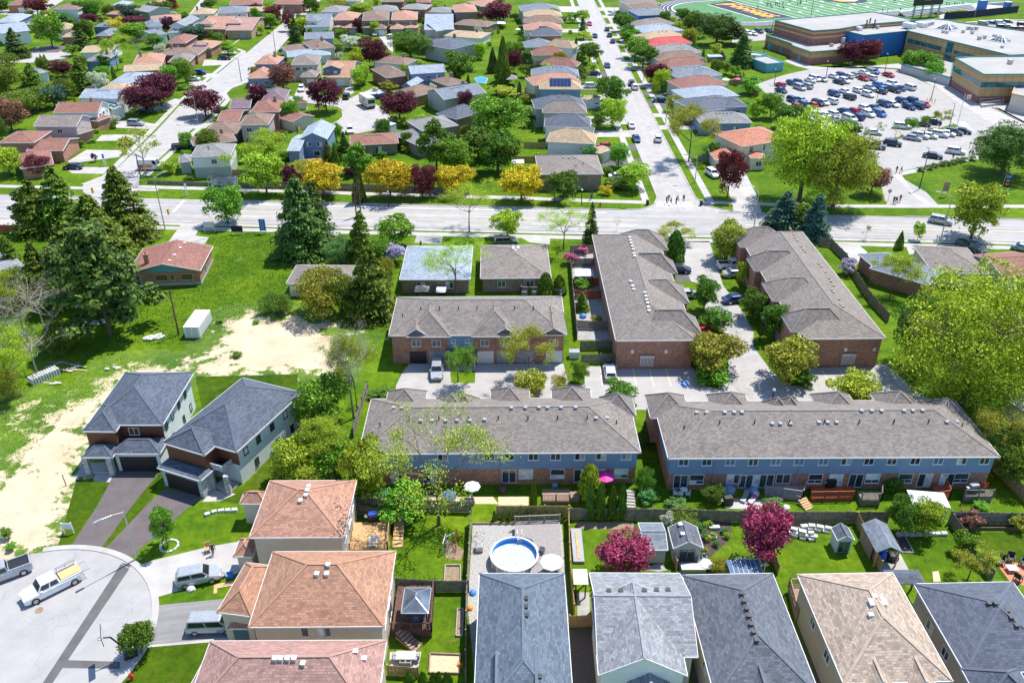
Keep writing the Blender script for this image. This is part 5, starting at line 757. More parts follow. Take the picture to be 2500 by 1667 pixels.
FAR = [('b', '475 1240 725 1240 735 1120 5.2 1.6 gy lb bl fu2 fl1 fp1', 'blue-grey sided house with its gable towards the main road', ['365 1345 480 1345 400 1200 4.2 1.0 gx bl']),
('b', '930 1298 1362 1276 930 1200 2.9 1.4 h rb bn vn5 fp1', 'red-brown bungalow behind the yellow trees on the cul-de-sac', ()), ('b', '1570 1168 1898 1118 1650 1045 5.2 1.7 h gr bn', 'brick house with striped grey metal roof by the cul-de-sac', ['1292 1192 1565 1312 1620 1180 3.0 1.5 h bn ch1']),
('b', '1690 1012 1880 1064 1900 930 5.2 2.0 h db bn', 'dark grey hip-roofed house with a skylight behind tall green trees', ()), ('b', '1765 890 2145 830 1690 800 4.4 1.8 gx bg gy vn5 ch1', 'long blue-grey gabled house with a ridge of vents near the cul-de-sac', ()), ('b', '1500 868 1762 802 1440 785 3.0 1.8 h br bk', 'brown hip-roofed house behind the maroon tree on the cul-de-sac', ()),
('b', '1800 768 1975 737 1690 705 3.2 1.4 h br bk fl1 ch1', 'small brown-roofed brick house with a chimney by the backyard pool', ()), ('b', '1470 662 1785 642 1380 612 5.0 1.6 gx lb bl fu3', 'pale blue-roofed house with three gable windows', ['1480 778 1625 692 1440 740 3.0 1.2 gx bl fg1']), ('b', '1110 615 1255 697 1300 590 3.8 1.7 h br rd', 'red-brick house with brown roof beside the lime tree', ()), ('b', '1130 552 1425 580 1200 500 3.4 1.6 h br wh ch1', 'brown-roofed white house behind the red-brick one', ()),
('b', '675 690 935 692 690 560 2.9 3.0 gx sa be fg1 vn2', 'brown-roofed house with a teal dormer and white garage', ['680 612 845 612 690 555 5.2 1.0 hgy db fu2']), ('b', '400 582 640 577 385 508 5.2 1.8 h gb be fu3 fl1', 'two-storey house with a pale front gable beside the maroon tree', ['480 688 625 688 490 635 2.9 1.2 h yb fg1']), ('b', '70 572 280 572 92 508 5.2 1.7 h sa bl ch1', 'salmon-roofed split-level house on the street corner', ['10 702 250 695 130 590 3.0 1.5 h bl fl2']),
('b', '140 897 350 892 210 803 4.6 1.6 h mv be', 'mauve-roofed house behind the white parked SUV', ()), ('b', '40 1002 300 997 110 900 5.0 1.6 h rb rd fu2 ch1', 'red-brown roofed brick house beside the small white shed', ['280 1047 420 1087 340 960 2.9 1.0 gx be']), ('b', '-60 1117 200 1112 70 1020 5.0 1.5 h br mv fu2', 'brown-roofed mauve-walled house above the grey two-tone one', ()), ('b', '370 512 760 492 400 455 3.0 1.4 h lb wh ch1', 'pale grey-roofed bungalow above the two-storey house', ()), ('b', '600 442 800 422 620 365 4.4 1.4 h br be ch1', 'brown hip-roofed house with a side chimney near the pale blossom tree', ['370 470 600 450 400 405 2.9 1.2 h be']), ('b', '525 352 785 342 530 292 4.6 1.2 gx bg bl', 'blue-grey roofed house next to the tall dark spruce', ()),
('b', '520 245 750 240 540 130 3.2 2.6 gx bg wh fg1', 'white house with a blue-grey saltbox roof and dormer', ['525 190 640 190 540 140 5.0 1.0 h wh fu1']), ('b', '770 182 975 182 800 118 5.2 1.5 h sa rd fu2 fl2', 'red-brick two-storey house with a salmon roof and arched garage', ['865 250 990 250 870 215 2.9 1.1 h rd fg1', '770 245 865 245 780 220 2.9 .5 h rd']), ('b', '1035 187 1275 182 1060 110 5.2 1.8 h br bn fu3 fl1', 'brown-roofed house with a pointed front gable and beige garage', ['1140 258 1245 258 1150 215 2.9 1.1 h yb fg1', '1030 248 1140 248 1040 220 2.9 .5 h bn']), ('b', '1295 182 1530 178 1320 112 5.2 1.7 h sa bn fu3', 'salmon-roofed twin of the pointed-gable house', ['1280 260 1400 260 1300 220 2.9 1.0 h bn', '1400 250 1530 250 1400 222 2.9 .4 h bn']), ('b', '1590 268 1850 265 1610 128 3.2 3.0 gx lb tp fg1 vn2', 'large pale blue saltbox-roofed house beside the big green tree', ['1550 230 1700 280 1640 190 3.0 1.6 gy tp fg1']), ('b', '1840 217 2145 242 1900 172 3.2 1.5 h br bn ch1', 'brown hip-roofed bungalow with a dark chimney', ()), ('b', '1760 322 2090 345 1830 268 3.0 1.1 h ta wh ch1', 'tan-roofed white bungalow with a chimney stack', ()), ('b', '1830 442 2085 380 1830 340 5.0 1.7 h db gy ch1 fu1', 'slate grey house with a long garage roof near the backyard pool', ['1680 420 1850 400 1690 350 3.0 1.4 gx gy']), ('b', '1860 112 2065 108 1870 48 5.0 1.5 h sa bn', 'pinkish-brown hip-roofed house near the top row', ()), ('b', '1380 82 1600 88 1390 38 5.2 1.3 h gr rd fu2', 'red-brick two-storey house with grey roof', ()), ('b', '1150 110 1370 102 1150 62 5.0 1.5 h gr gy', 'grey-sided house behind the salmon-roofed twin', ()), ('b', '1620 112 1830 117 1640 68 3.0 1.3 h gr gy', 'low grey bungalow behind two dark cedars', ()), ('b', '2100 62 2334 40 2110 5 4.4 1.4 h sa bl', 'salmon-roofed house beside the large maroon tree at the top', ()), ('b', '670 110 880 110 680 60 4.6 1.4 h gr wh', 'white house behind the bare-branched lime tree', ()), ('b', '230 40 500 40 240 -10 4.0 1.2 h rb rd fg1', 'red-brick house at the top edge with a garage', ()), ('b', '830 15 1000 15 830 -40 4.0 1.2 h gr wh fg1', 'white house cut by the top picture edge', ()), ('b', '1200 20 1400 20 1210 -30 4.0 1.2 h br rd fg1', 'brown-roofed brick house cut by the top edge', ()), ('b', '1450 25 1640 25 1450 -30 4.0 1.2 h rb rd', 'dark brick house cut by the top edge', ()),
('a', '1690 1402 2052 1388 1760 1292 5.2 1.7 h gr gy/wh fu1 pi2', 'white-over-grey two-storey house on the main road corner', ['1590 1450 1700 1440 1660 1380 2.9 .8 h gy']), ('a', '1720 1302 2110 1255 1800 1210 2.9 1.3 h br bn ch1', 'brown-roofed bungalow behind the white-over-grey house', ()), ('a', '1810 1197 2110 1192 1880 1093 2.9 1.5 h br bn', 'brown hip-roofed bungalow across from the bare-branched tree', ()), ('a', '1930 1080 2130 1078 1945 978 2.9 1.2 gx rb bn', 'red-brown gabled bungalow across the street from three maroon trees', ()), ('a', '2040 967 2225 962 2062 880 2.9 1.2 gx mv bn', 'mauve gabled bungalow on the street corner', ()),
('a', '230 1347 560 1342 300 1235 3.0 1.4 gx rb bk', 'red-brick bungalow with a wide front gable and porch posts', ['-20 1274 300 1272 60 1168 4.6 1.2 h bk', '180 1505 480 1462 140 1370 2.8 1.0 h bk']), ('a', '295 1127 680 1127 340 1040 5.0 1.7 gx gb mv fu1', 'mauve-sided two-storey house with two shuttered gable windows', ['695 1197 840 1152 760 1100 3.0 1.2 h bk']), ('a', '475 1007 870 1002 510 930 5.0 1.7 gx rb wh fu1 ru3 ch1', 'white two-storey house with red-brown roof and brick garage', ['865 1082 990 1035 920 985 3.0 .9 h bk']), ('a', '700 872 1040 880 740 800 5.0 1.5 gx lb wh vn5 ch2', 'white house with pale blue roof behind the maroon trees', ['1000 975 1110 950 1040 880 3.0 1.0 gx wh']), ('a', '840 817 1140 822 870 738 3.4 1.3 h ta yb', 'tan-roofed bungalow above the pale blue roof', ()), ('a', '972 742 1285 742 1010 648 3.2 1.4 h lb wh vn5', 'pale blue-grey hip-roofed bungalow left of the large maroon tree', ()), ('a', '1100 642 1440 622 1110 582 3.0 1.0 gx ta bk', 'flat tan-roofed bungalow above the salmon one', ()), ('a', '1180 577 1450 562 1270 488 3.2 1.5 h sa bk ch2', 'salmon hip-roofed brick bungalow with a chimney and solar panel', ()), ('a', '1490 557 1690 552 1500 488 3.0 1.3 h gb bk', 'grey-brown roofed bungalow with a white garage', ()), ('a', '1400 492 1760 492 1440 428 3.2 1.4 h br bk ch2', 'wide brown-roofed brick bungalow', ()), ('a', '1650 428 1880 432 1690 365 3.4 1.4 h sa bk so5x2 rg1', 'salmon-roofed brick house with rows of solar panels', ()), ('a', '1470 387 1650 387 1540 318 4.6 1.4 h rb rd so4x1 fu1', 'red-roofed brick house with a smaller solar array', ()), ('a', '715 472 990 467 740 408 3.2 1.0 gx ta wh', 'flat tan-roofed white house behind the yellow-green tree', ()), ('a', '750 547 930 547 800 478 3.4 1.3 h gr bl ch1', 'grey hip-roofed house with a dark chimney', ()), ('a', '1505 237 1650 237 1570 165 4.8 1.4 gy lg wh fu2', 'white gabled house with two dark windows', ['1490 295 1620 290 1520 240 2.9 .8 h wh']), ('a', '1310 242 1450 232 1330 192 4.8 1.3 h bg wh fu1', 'white house with blue-grey roof and low side garage', ['1390 320 1490 300 1430 240 2.9 1.0 gx wh']), ('a', '1760 260 2000 262 1880 150 3.4 2.6 gx sa ob fg1', 'orange-brick house with a tall end chimney and white dormer', ['1765 215 1890 215 1780 170 5.0 1.0 h wh fu2']), ('a', '2005 272 2240 272 2080 155 3.4 2.4 gx sp yb fg1', 'buff-brick house with a pink-grey roof and twin windows', ['2010 210 2140 210 2030 165 5.0 1.0 h yb fu2']), ('a', '1690 132 1900 127 1700 88 4.6 1.2 h ta wh fu2 ch2', 'tan-roofed white house in the top row', ()), ('a', '1940 122 2200 112 1960 66 4.6 1.3 h bg wh fu2', 'blue-grey roofed white house in the top row', ()), ('a', '1340 197 1610 182 1480 138 3.0 1.2 h sa ob so5x2', 'orange-roofed bungalow covered with solar panels', ()), ('a', '940 127 1080 132 1010 68 4.4 1.5 h sa rd', 'salmon-roofed house beside the blue-green tree', ()), ('a', '1190 95 1320 112 1200 35 4.0 1.4 gx lg gy', 'pale grey gabled house behind the blue-green tree', ()), ('a', '460 87 690 87 490 33 4.8 1.3 h br wh', 'brown-roofed white house with a tall orange-brick chimney', ()), ('a', '220 222 400 217 250 150 3.2 1.4 h ta yb', 'tan hip-roofed house behind the bright green tree', ()), ('a', '10 302 270 275 70 215 4.6 1.8 gx lb wh fu1', 'white house with a steep pale blue roof and dark spruce before it', ()), ('a', '-60 207 150 202 10 138 4.4 1.3 h lb bl fu1', 'blue house with pale roof at the top corner', ()), ('a', '535 268 690 252 560 222 4.4 1.4 h ta wh fu1', 'tan-roofed white house beside the dark spruce', ['545 335 690 330 560 290 2.9 1.0 h bk fg1']), ('a', '820 238 960 242 840 195 4.6 1.2 h bg bl', 'blue-grey roofed house above its own low garage', ['840 322 970 322 870 255 3.0 1.3 h bk']), ('a', '330 660 440 640 345 600 3.0 1.0 h lg wh', 'small pale roof among the dark trees', ()), ('a', '960 60 1100 60 970 20 4.0 1.2 h lb wh', 'pale blue roof at the top edge', ()), ('a', '1290 40 1370 50 1290 0 4.6 1.2 gy sa yb', 'tan house wall at the top edge', ()), ('a', '60 50 240 45 70 5 3.4 1.2 h rb ob fg1', 'orange-brick house at the top left corner', ()), ('a', '2040 50 2334 40 2060 5 3.4 1.2 h rb rd', 'red-brick house at the top edge with solar panels', ()), ('a', '2200 105 2500 100 2210 68 3.6 1.1 gx ta wh', 'tan-roofed white bungalow in the top row', ())]
for c, s, lb, wg in FAR: hrow(c, s, lb, wg)
# ---------------------------------------------------------------- school
def flat_building(name, label, c, pts, z, z0, wmat, bands=(), th=None, trim='green_trim', rmat='flat_roof', part='wall'):
    P = [W(c, *q, z) for q in pts]; P = [(p.x, p.y) for p in P]
    if sum(a[0]*b[1]-b[0]*a[1] for a, b in zip(P, P[1:]+P[:1])) < 0: P = P[::-1]
    cx, cy = sum(p[0] for p in P)/len(P), sum(p[1] for p in P)/len(P)
    th = th or empty(name, (cx, cy, 0), 0, label, 'school building'); o = th.location; Q = [(p[0]-o.x, p[1]-o.y) for p in P]
    MB().prism(Q, z0, z-.35).build(part, wmat, th); m = MB(); m.prism(Q, z-.35, z-.3, 0); m.build('flat_roof', rmat, th)
    m = MB(); [m.beam((a[0],a[1],z-.2), (b[0],b[1],z-.2), .35, .4) for a, b in zip(Q, Q[1:]+Q[:1])]; m.build('parapet', trim, th)
    for i, (h0, h1, bm) in enumerate(bands):
        m = MB(); ctr = Vector((cx-o.x, cy-o.y, 0)); S = [Vector((q[0], q[1], 0)) for q in Q]
        for a, b in zip(S, S[1:]+S[:1]):
            d = (b-a).normalized(); nn = Vector((d.y, -d.x, 0))*(.04+.01*i); m.face([a+nn+Vector((0,0,h0)), b+nn+Vector((0,0,h0)), b+nn+Vector((0,0,h1)), a+nn+Vector((0,0,h1))])
        m.build('wall_band', bm, th)
    return th, Q
def facade_strip(th, Q0, c, A, B, z0, z1, mat, name, n=1, proud=.08):
    a, b = W(c, *A, 0), W(c, *B, 0); a -= th.location; b -= th.location; a.z = b.z = 0; d = (b-a).normalized(); nn = Vector((d.y, -d.x, 0))*proud
    for k in range(n):
        p, q = a.lerp(b, (k+.06)/n) if n > 1 else a, a.lerp(b, (k+.94)/n) if n > 1 else b; m = MB(); m.face([p+nn+Vector((0,0,z0)), q+nn+Vector((0,0,z0)), q+nn+Vector((0,0,z1)), p+nn+Vector((0,0,z1))]); o = m.build(name, mat, th); md = o.modifiers.new('t', 'SOLIDIFY'); md.thickness = .06
# tan panels with joint lines
def panelmat():
    m, t, b = newmat('tan_clad'); b.inputs['Roughness'].default_value = .5; uv = nd(t, 'ShaderNodeUVMap'); br = nd(t, 'ShaderNodeTexBrick'); br.offset = 0; t.links.new(uv.outputs[0], br.inputs['Vector']); br.inputs['Scale'].default_value = 1
    for k, v in (('Color1', (.46,.28,.12)), ('Color2', (.52,.33,.15)), ('Mortar', (.20,.12,.05))): br.inputs[k].default_value = (*v, 1)
    br.inputs['Mortar Size'].default_value = .07; br.inputs['Brick Width'].default_value = 2.4; br.inputs['Row Height'].default_value = 1.9; t.links.new(br.outputs['Color'], b.inputs['Base Color']); MC['tan_clad'] = m
panelmat()
sch, Q1 = flat_building('school', 'sprawling brick and tan-panelled school with flat pale roofs', 'd', [(308, 165), (620, 250), (820, 236), (1045, 198), (1455, 165), (1110, 97)], 9.5, 0, 'wall_rd', [(8.2, 8.75, 'tan_panel'), (6.6, 7.2, 'tan_panel')])
flat_building('', '', 'd', [(235, 285), (440, 352), (455, 372), (600, 422), (900, 398), (1180, 365), (1180, 250), (620, 250), (330, 270)], 4.6, 0, 'wall_rd', [(2.3, 4.3, 'tan_clad')], sch)
flat_building('', '', 'd', [(820, 237), (1035, 287), (1392, 250), (1455, 165), (1045, 200)], 8.2, 0, 'wall_bu', [], sch)
flat_building('', '', 'd', [(1390, 250), (2222, 448), (2400, 440), (2700, 300), (1790, 180), (1735, 165), (1600, 152), (1455, 167)], 8.6, 0, 'tan_clad', [], sch)
flat_building('', '', 'd', [(1778, 472), (2010, 603), (2700, 600), (2700, 455), (1900, 460)], 8.6, 0, 'tan_clad', [(0, 2.0, 'wall_rd'), (4.6, 6.2, 'glass_teal')], sch)
flat_building('', '', 'd', [(1340, 520), (1740, 630), (1760, 500), (1420, 440)], 2.8, 0, 'wall_gy', [], sch)
flat_building('', '', 'd', [(2280, 660), (2240, 760), (2700, 860), (2700, 650)], 5.0, 0, 'wall_be', [], sch, 'tan_panel')
fa, fb = (1390, 400), (2222, 590)
for u0, u1, z0, z1, mt, nm, n in ((.02, .38, 4.6, 6.0, 'glass_teal', 'window', 5), (.50, .70, 4.4, 5.8, 'glass_teal', 'window', 3), (.42, .49, .2, 8.0, 'glass_teal', 'glazed_bay', 1)):
    A, B = Vector(W('d', 1390, 250, 8.6)), Vector(W('d', 2222, 448, 8.6)); a, b = A.lerp(B, u0)-sch.location, A.lerp(B, u1)-sch.location; a.z = b.z = 0; d = (b-a).normalized(); nn = Vector((d.y, -d.x, 0))*.1; nn = nn if nn.y < 0 else -nn
    for k in range(n):
        p, q = a.lerp(b, (k+.04)/n), a.lerp(b, (k+.96)/n); m = MB(); m.face([p+nn+Vector((0,0,z0)), q+nn+Vector((0,0,z0)), q+nn+Vector((0,0,z1)), p+nn+Vector((0,0,z1))]); o = m.build(nm, mt, sch); o.modifiers.new('t', 'SOLIDIFY').thickness = .08
for c, x, y in (('d', 260, 380), ('d', 358, 410), ('d', 503, 480)):
    p = W(c, x, y+25)-sch.location; MB(Matrix.Translation((p.x, p.y, 0))).box(-.6, .6, -.35, .05, 0, 2.2).build('door', 'wall_tl', sch)
for x, y, sx, sy, h in ((978, 240, 3.2, 1.6, 1.3), (1398, 220, 4.6, 2.4, 1.7), (1497, 212, 4.0, 2.4, 1.6), (850, 340, 2.0, 1.2, 1.8), (766, 372, 1.1, .9, 1.0), (450, 312, .8, .8, .9), (1560, 205, 1, .9, 1.2), (1590, 195, .8, .8, 1.0), (1878, 235, .9, .9, 1.1), (1910, 240, .9, .9, 1.1), (1945, 238, .9, .9, 1.1), (1837, 262, .9, .8, 1.0), (1912, 270, .9, .8, 1.0), (1675, 262, .8, .8, .9), (1705, 268, .8, .8, .9), (1968, 318, 1.1, .9, 1.2), (2012, 310, .8, .8, 1.1), (2093, 298, 1.1, .9, 1.0), (2155, 385, .8, .7, .8), (2218, 515, 1.2, 1.2, 1.3), (1140, 228, .9, .9, 1.1)):
    zr = 4.3 if (x < 900 and y > 300) else 8.3 if x > 1200 else 7.9; p = W('d', x, y+8, zr)-sch.location; MB(Matrix.Translation(p) @ Matrix.Rotation(-1.18, 4, 'Z')).box(-sx/2, sx/2, -sy/2, sy/2, -.05, h*.8).box(-sx/2-.08, sx/2+.08, -sy/2-.08, sy/2+.08, h*.8, h).build('rooftop_unit', 'galv' if sx < 2 else 'white_trim', sch)
for x, y in ((1047, 210), (1073, 195), (1112, 208)): p = W('d', x, y+22, 8)-sch.location; MB().cyl(p, p+Vector((0,0,2.6)), .28, .25, 8).cyl(p+Vector((0,0,2.6)), p+Vector((0,0,2.9)), .38, .3, 8).build('exhaust_stack', 'deck_dark', sch)
for pts in (((1608, 235), (1752, 257), (1805, 240), (1665, 212)), ((2048, 330), (2190, 358), (2240, 345), (2105, 302))):
    P = [W('d', *q, 8.4)-sch.location for q in pts]; ap = sum(P, Vector((0,0,0)))/4+Vector((0,0,2.0))
    sk = MB(); 
    for a, b in zip(P, P[1:]+P[:1]): sk.face([a, b, ap])
    s = sk.build('skylight', 'glass', sch); fr = MB()
    for a, b in zip(P, P[1:]+P[:1]):
        fr.beam(a, b, .3, .3); fr.beam(a, ap, .22, .22)
        for t in (.25, .5, .75): fr.beam(a.lerp(b, t), a.lerp(b, t).lerp(ap, .98), .13, .13)
        for t in (.35, .68): fr.beam(a.lerp(ap, t), b.lerp(ap, t), .13, .13)
    fr.build('glazing_bar', 'white_trim', s)
for k in range(6): p = W('d', 2165+k*33, 905+k*18); pass
ns = MP('d 1970 850 2150 838 2160 855 1985 878'); world_part(sch, 'ramp', 'concrete', lambda m: m.prism(ns, 0, .6)); world_part(sch, 'ramp_rail', 'white_trim', lambda m: [m.beam((a.x, a.y, 1.5), (b.x, b.y, 1.5), .07, .07) for a, b in zip(ns, ns[1:])]+[m.beam((a.x, a.y, .6), (a.x, a.y, 1.5), .07, .07) for a in ns])
for k in range(3): world_part(sch, 'step', 'concrete_dark', lambda m: m.prism([W('d', *q) for q in ((2070+k*25, 880+k*5), (2340+k*10, 1010+k*5), (2350+k*10, 1003+k*5), (2085+k*25, 872+k*5))], 0, .18+.0*k))
ptb = flat_building('portable_classroom', 'teal portable classroom with pale roof by the tall spruce', 'd', [(105, 470), (245, 520), (380, 507), (238, 455)], 3.1, 0, 'wall_tl', [], None, 'wall_tl')[0]; ptb['category'] = 'classroom'
flat_building('portable_classroom', 'pale grey portable half hidden behind the spruce', 'd', [(60, 445), (180, 455), (240, 440), (90, 420)], 3.1, 0, 'wall_lt', [], None, 'wall_tl')[0]['category'] = 'classroom'
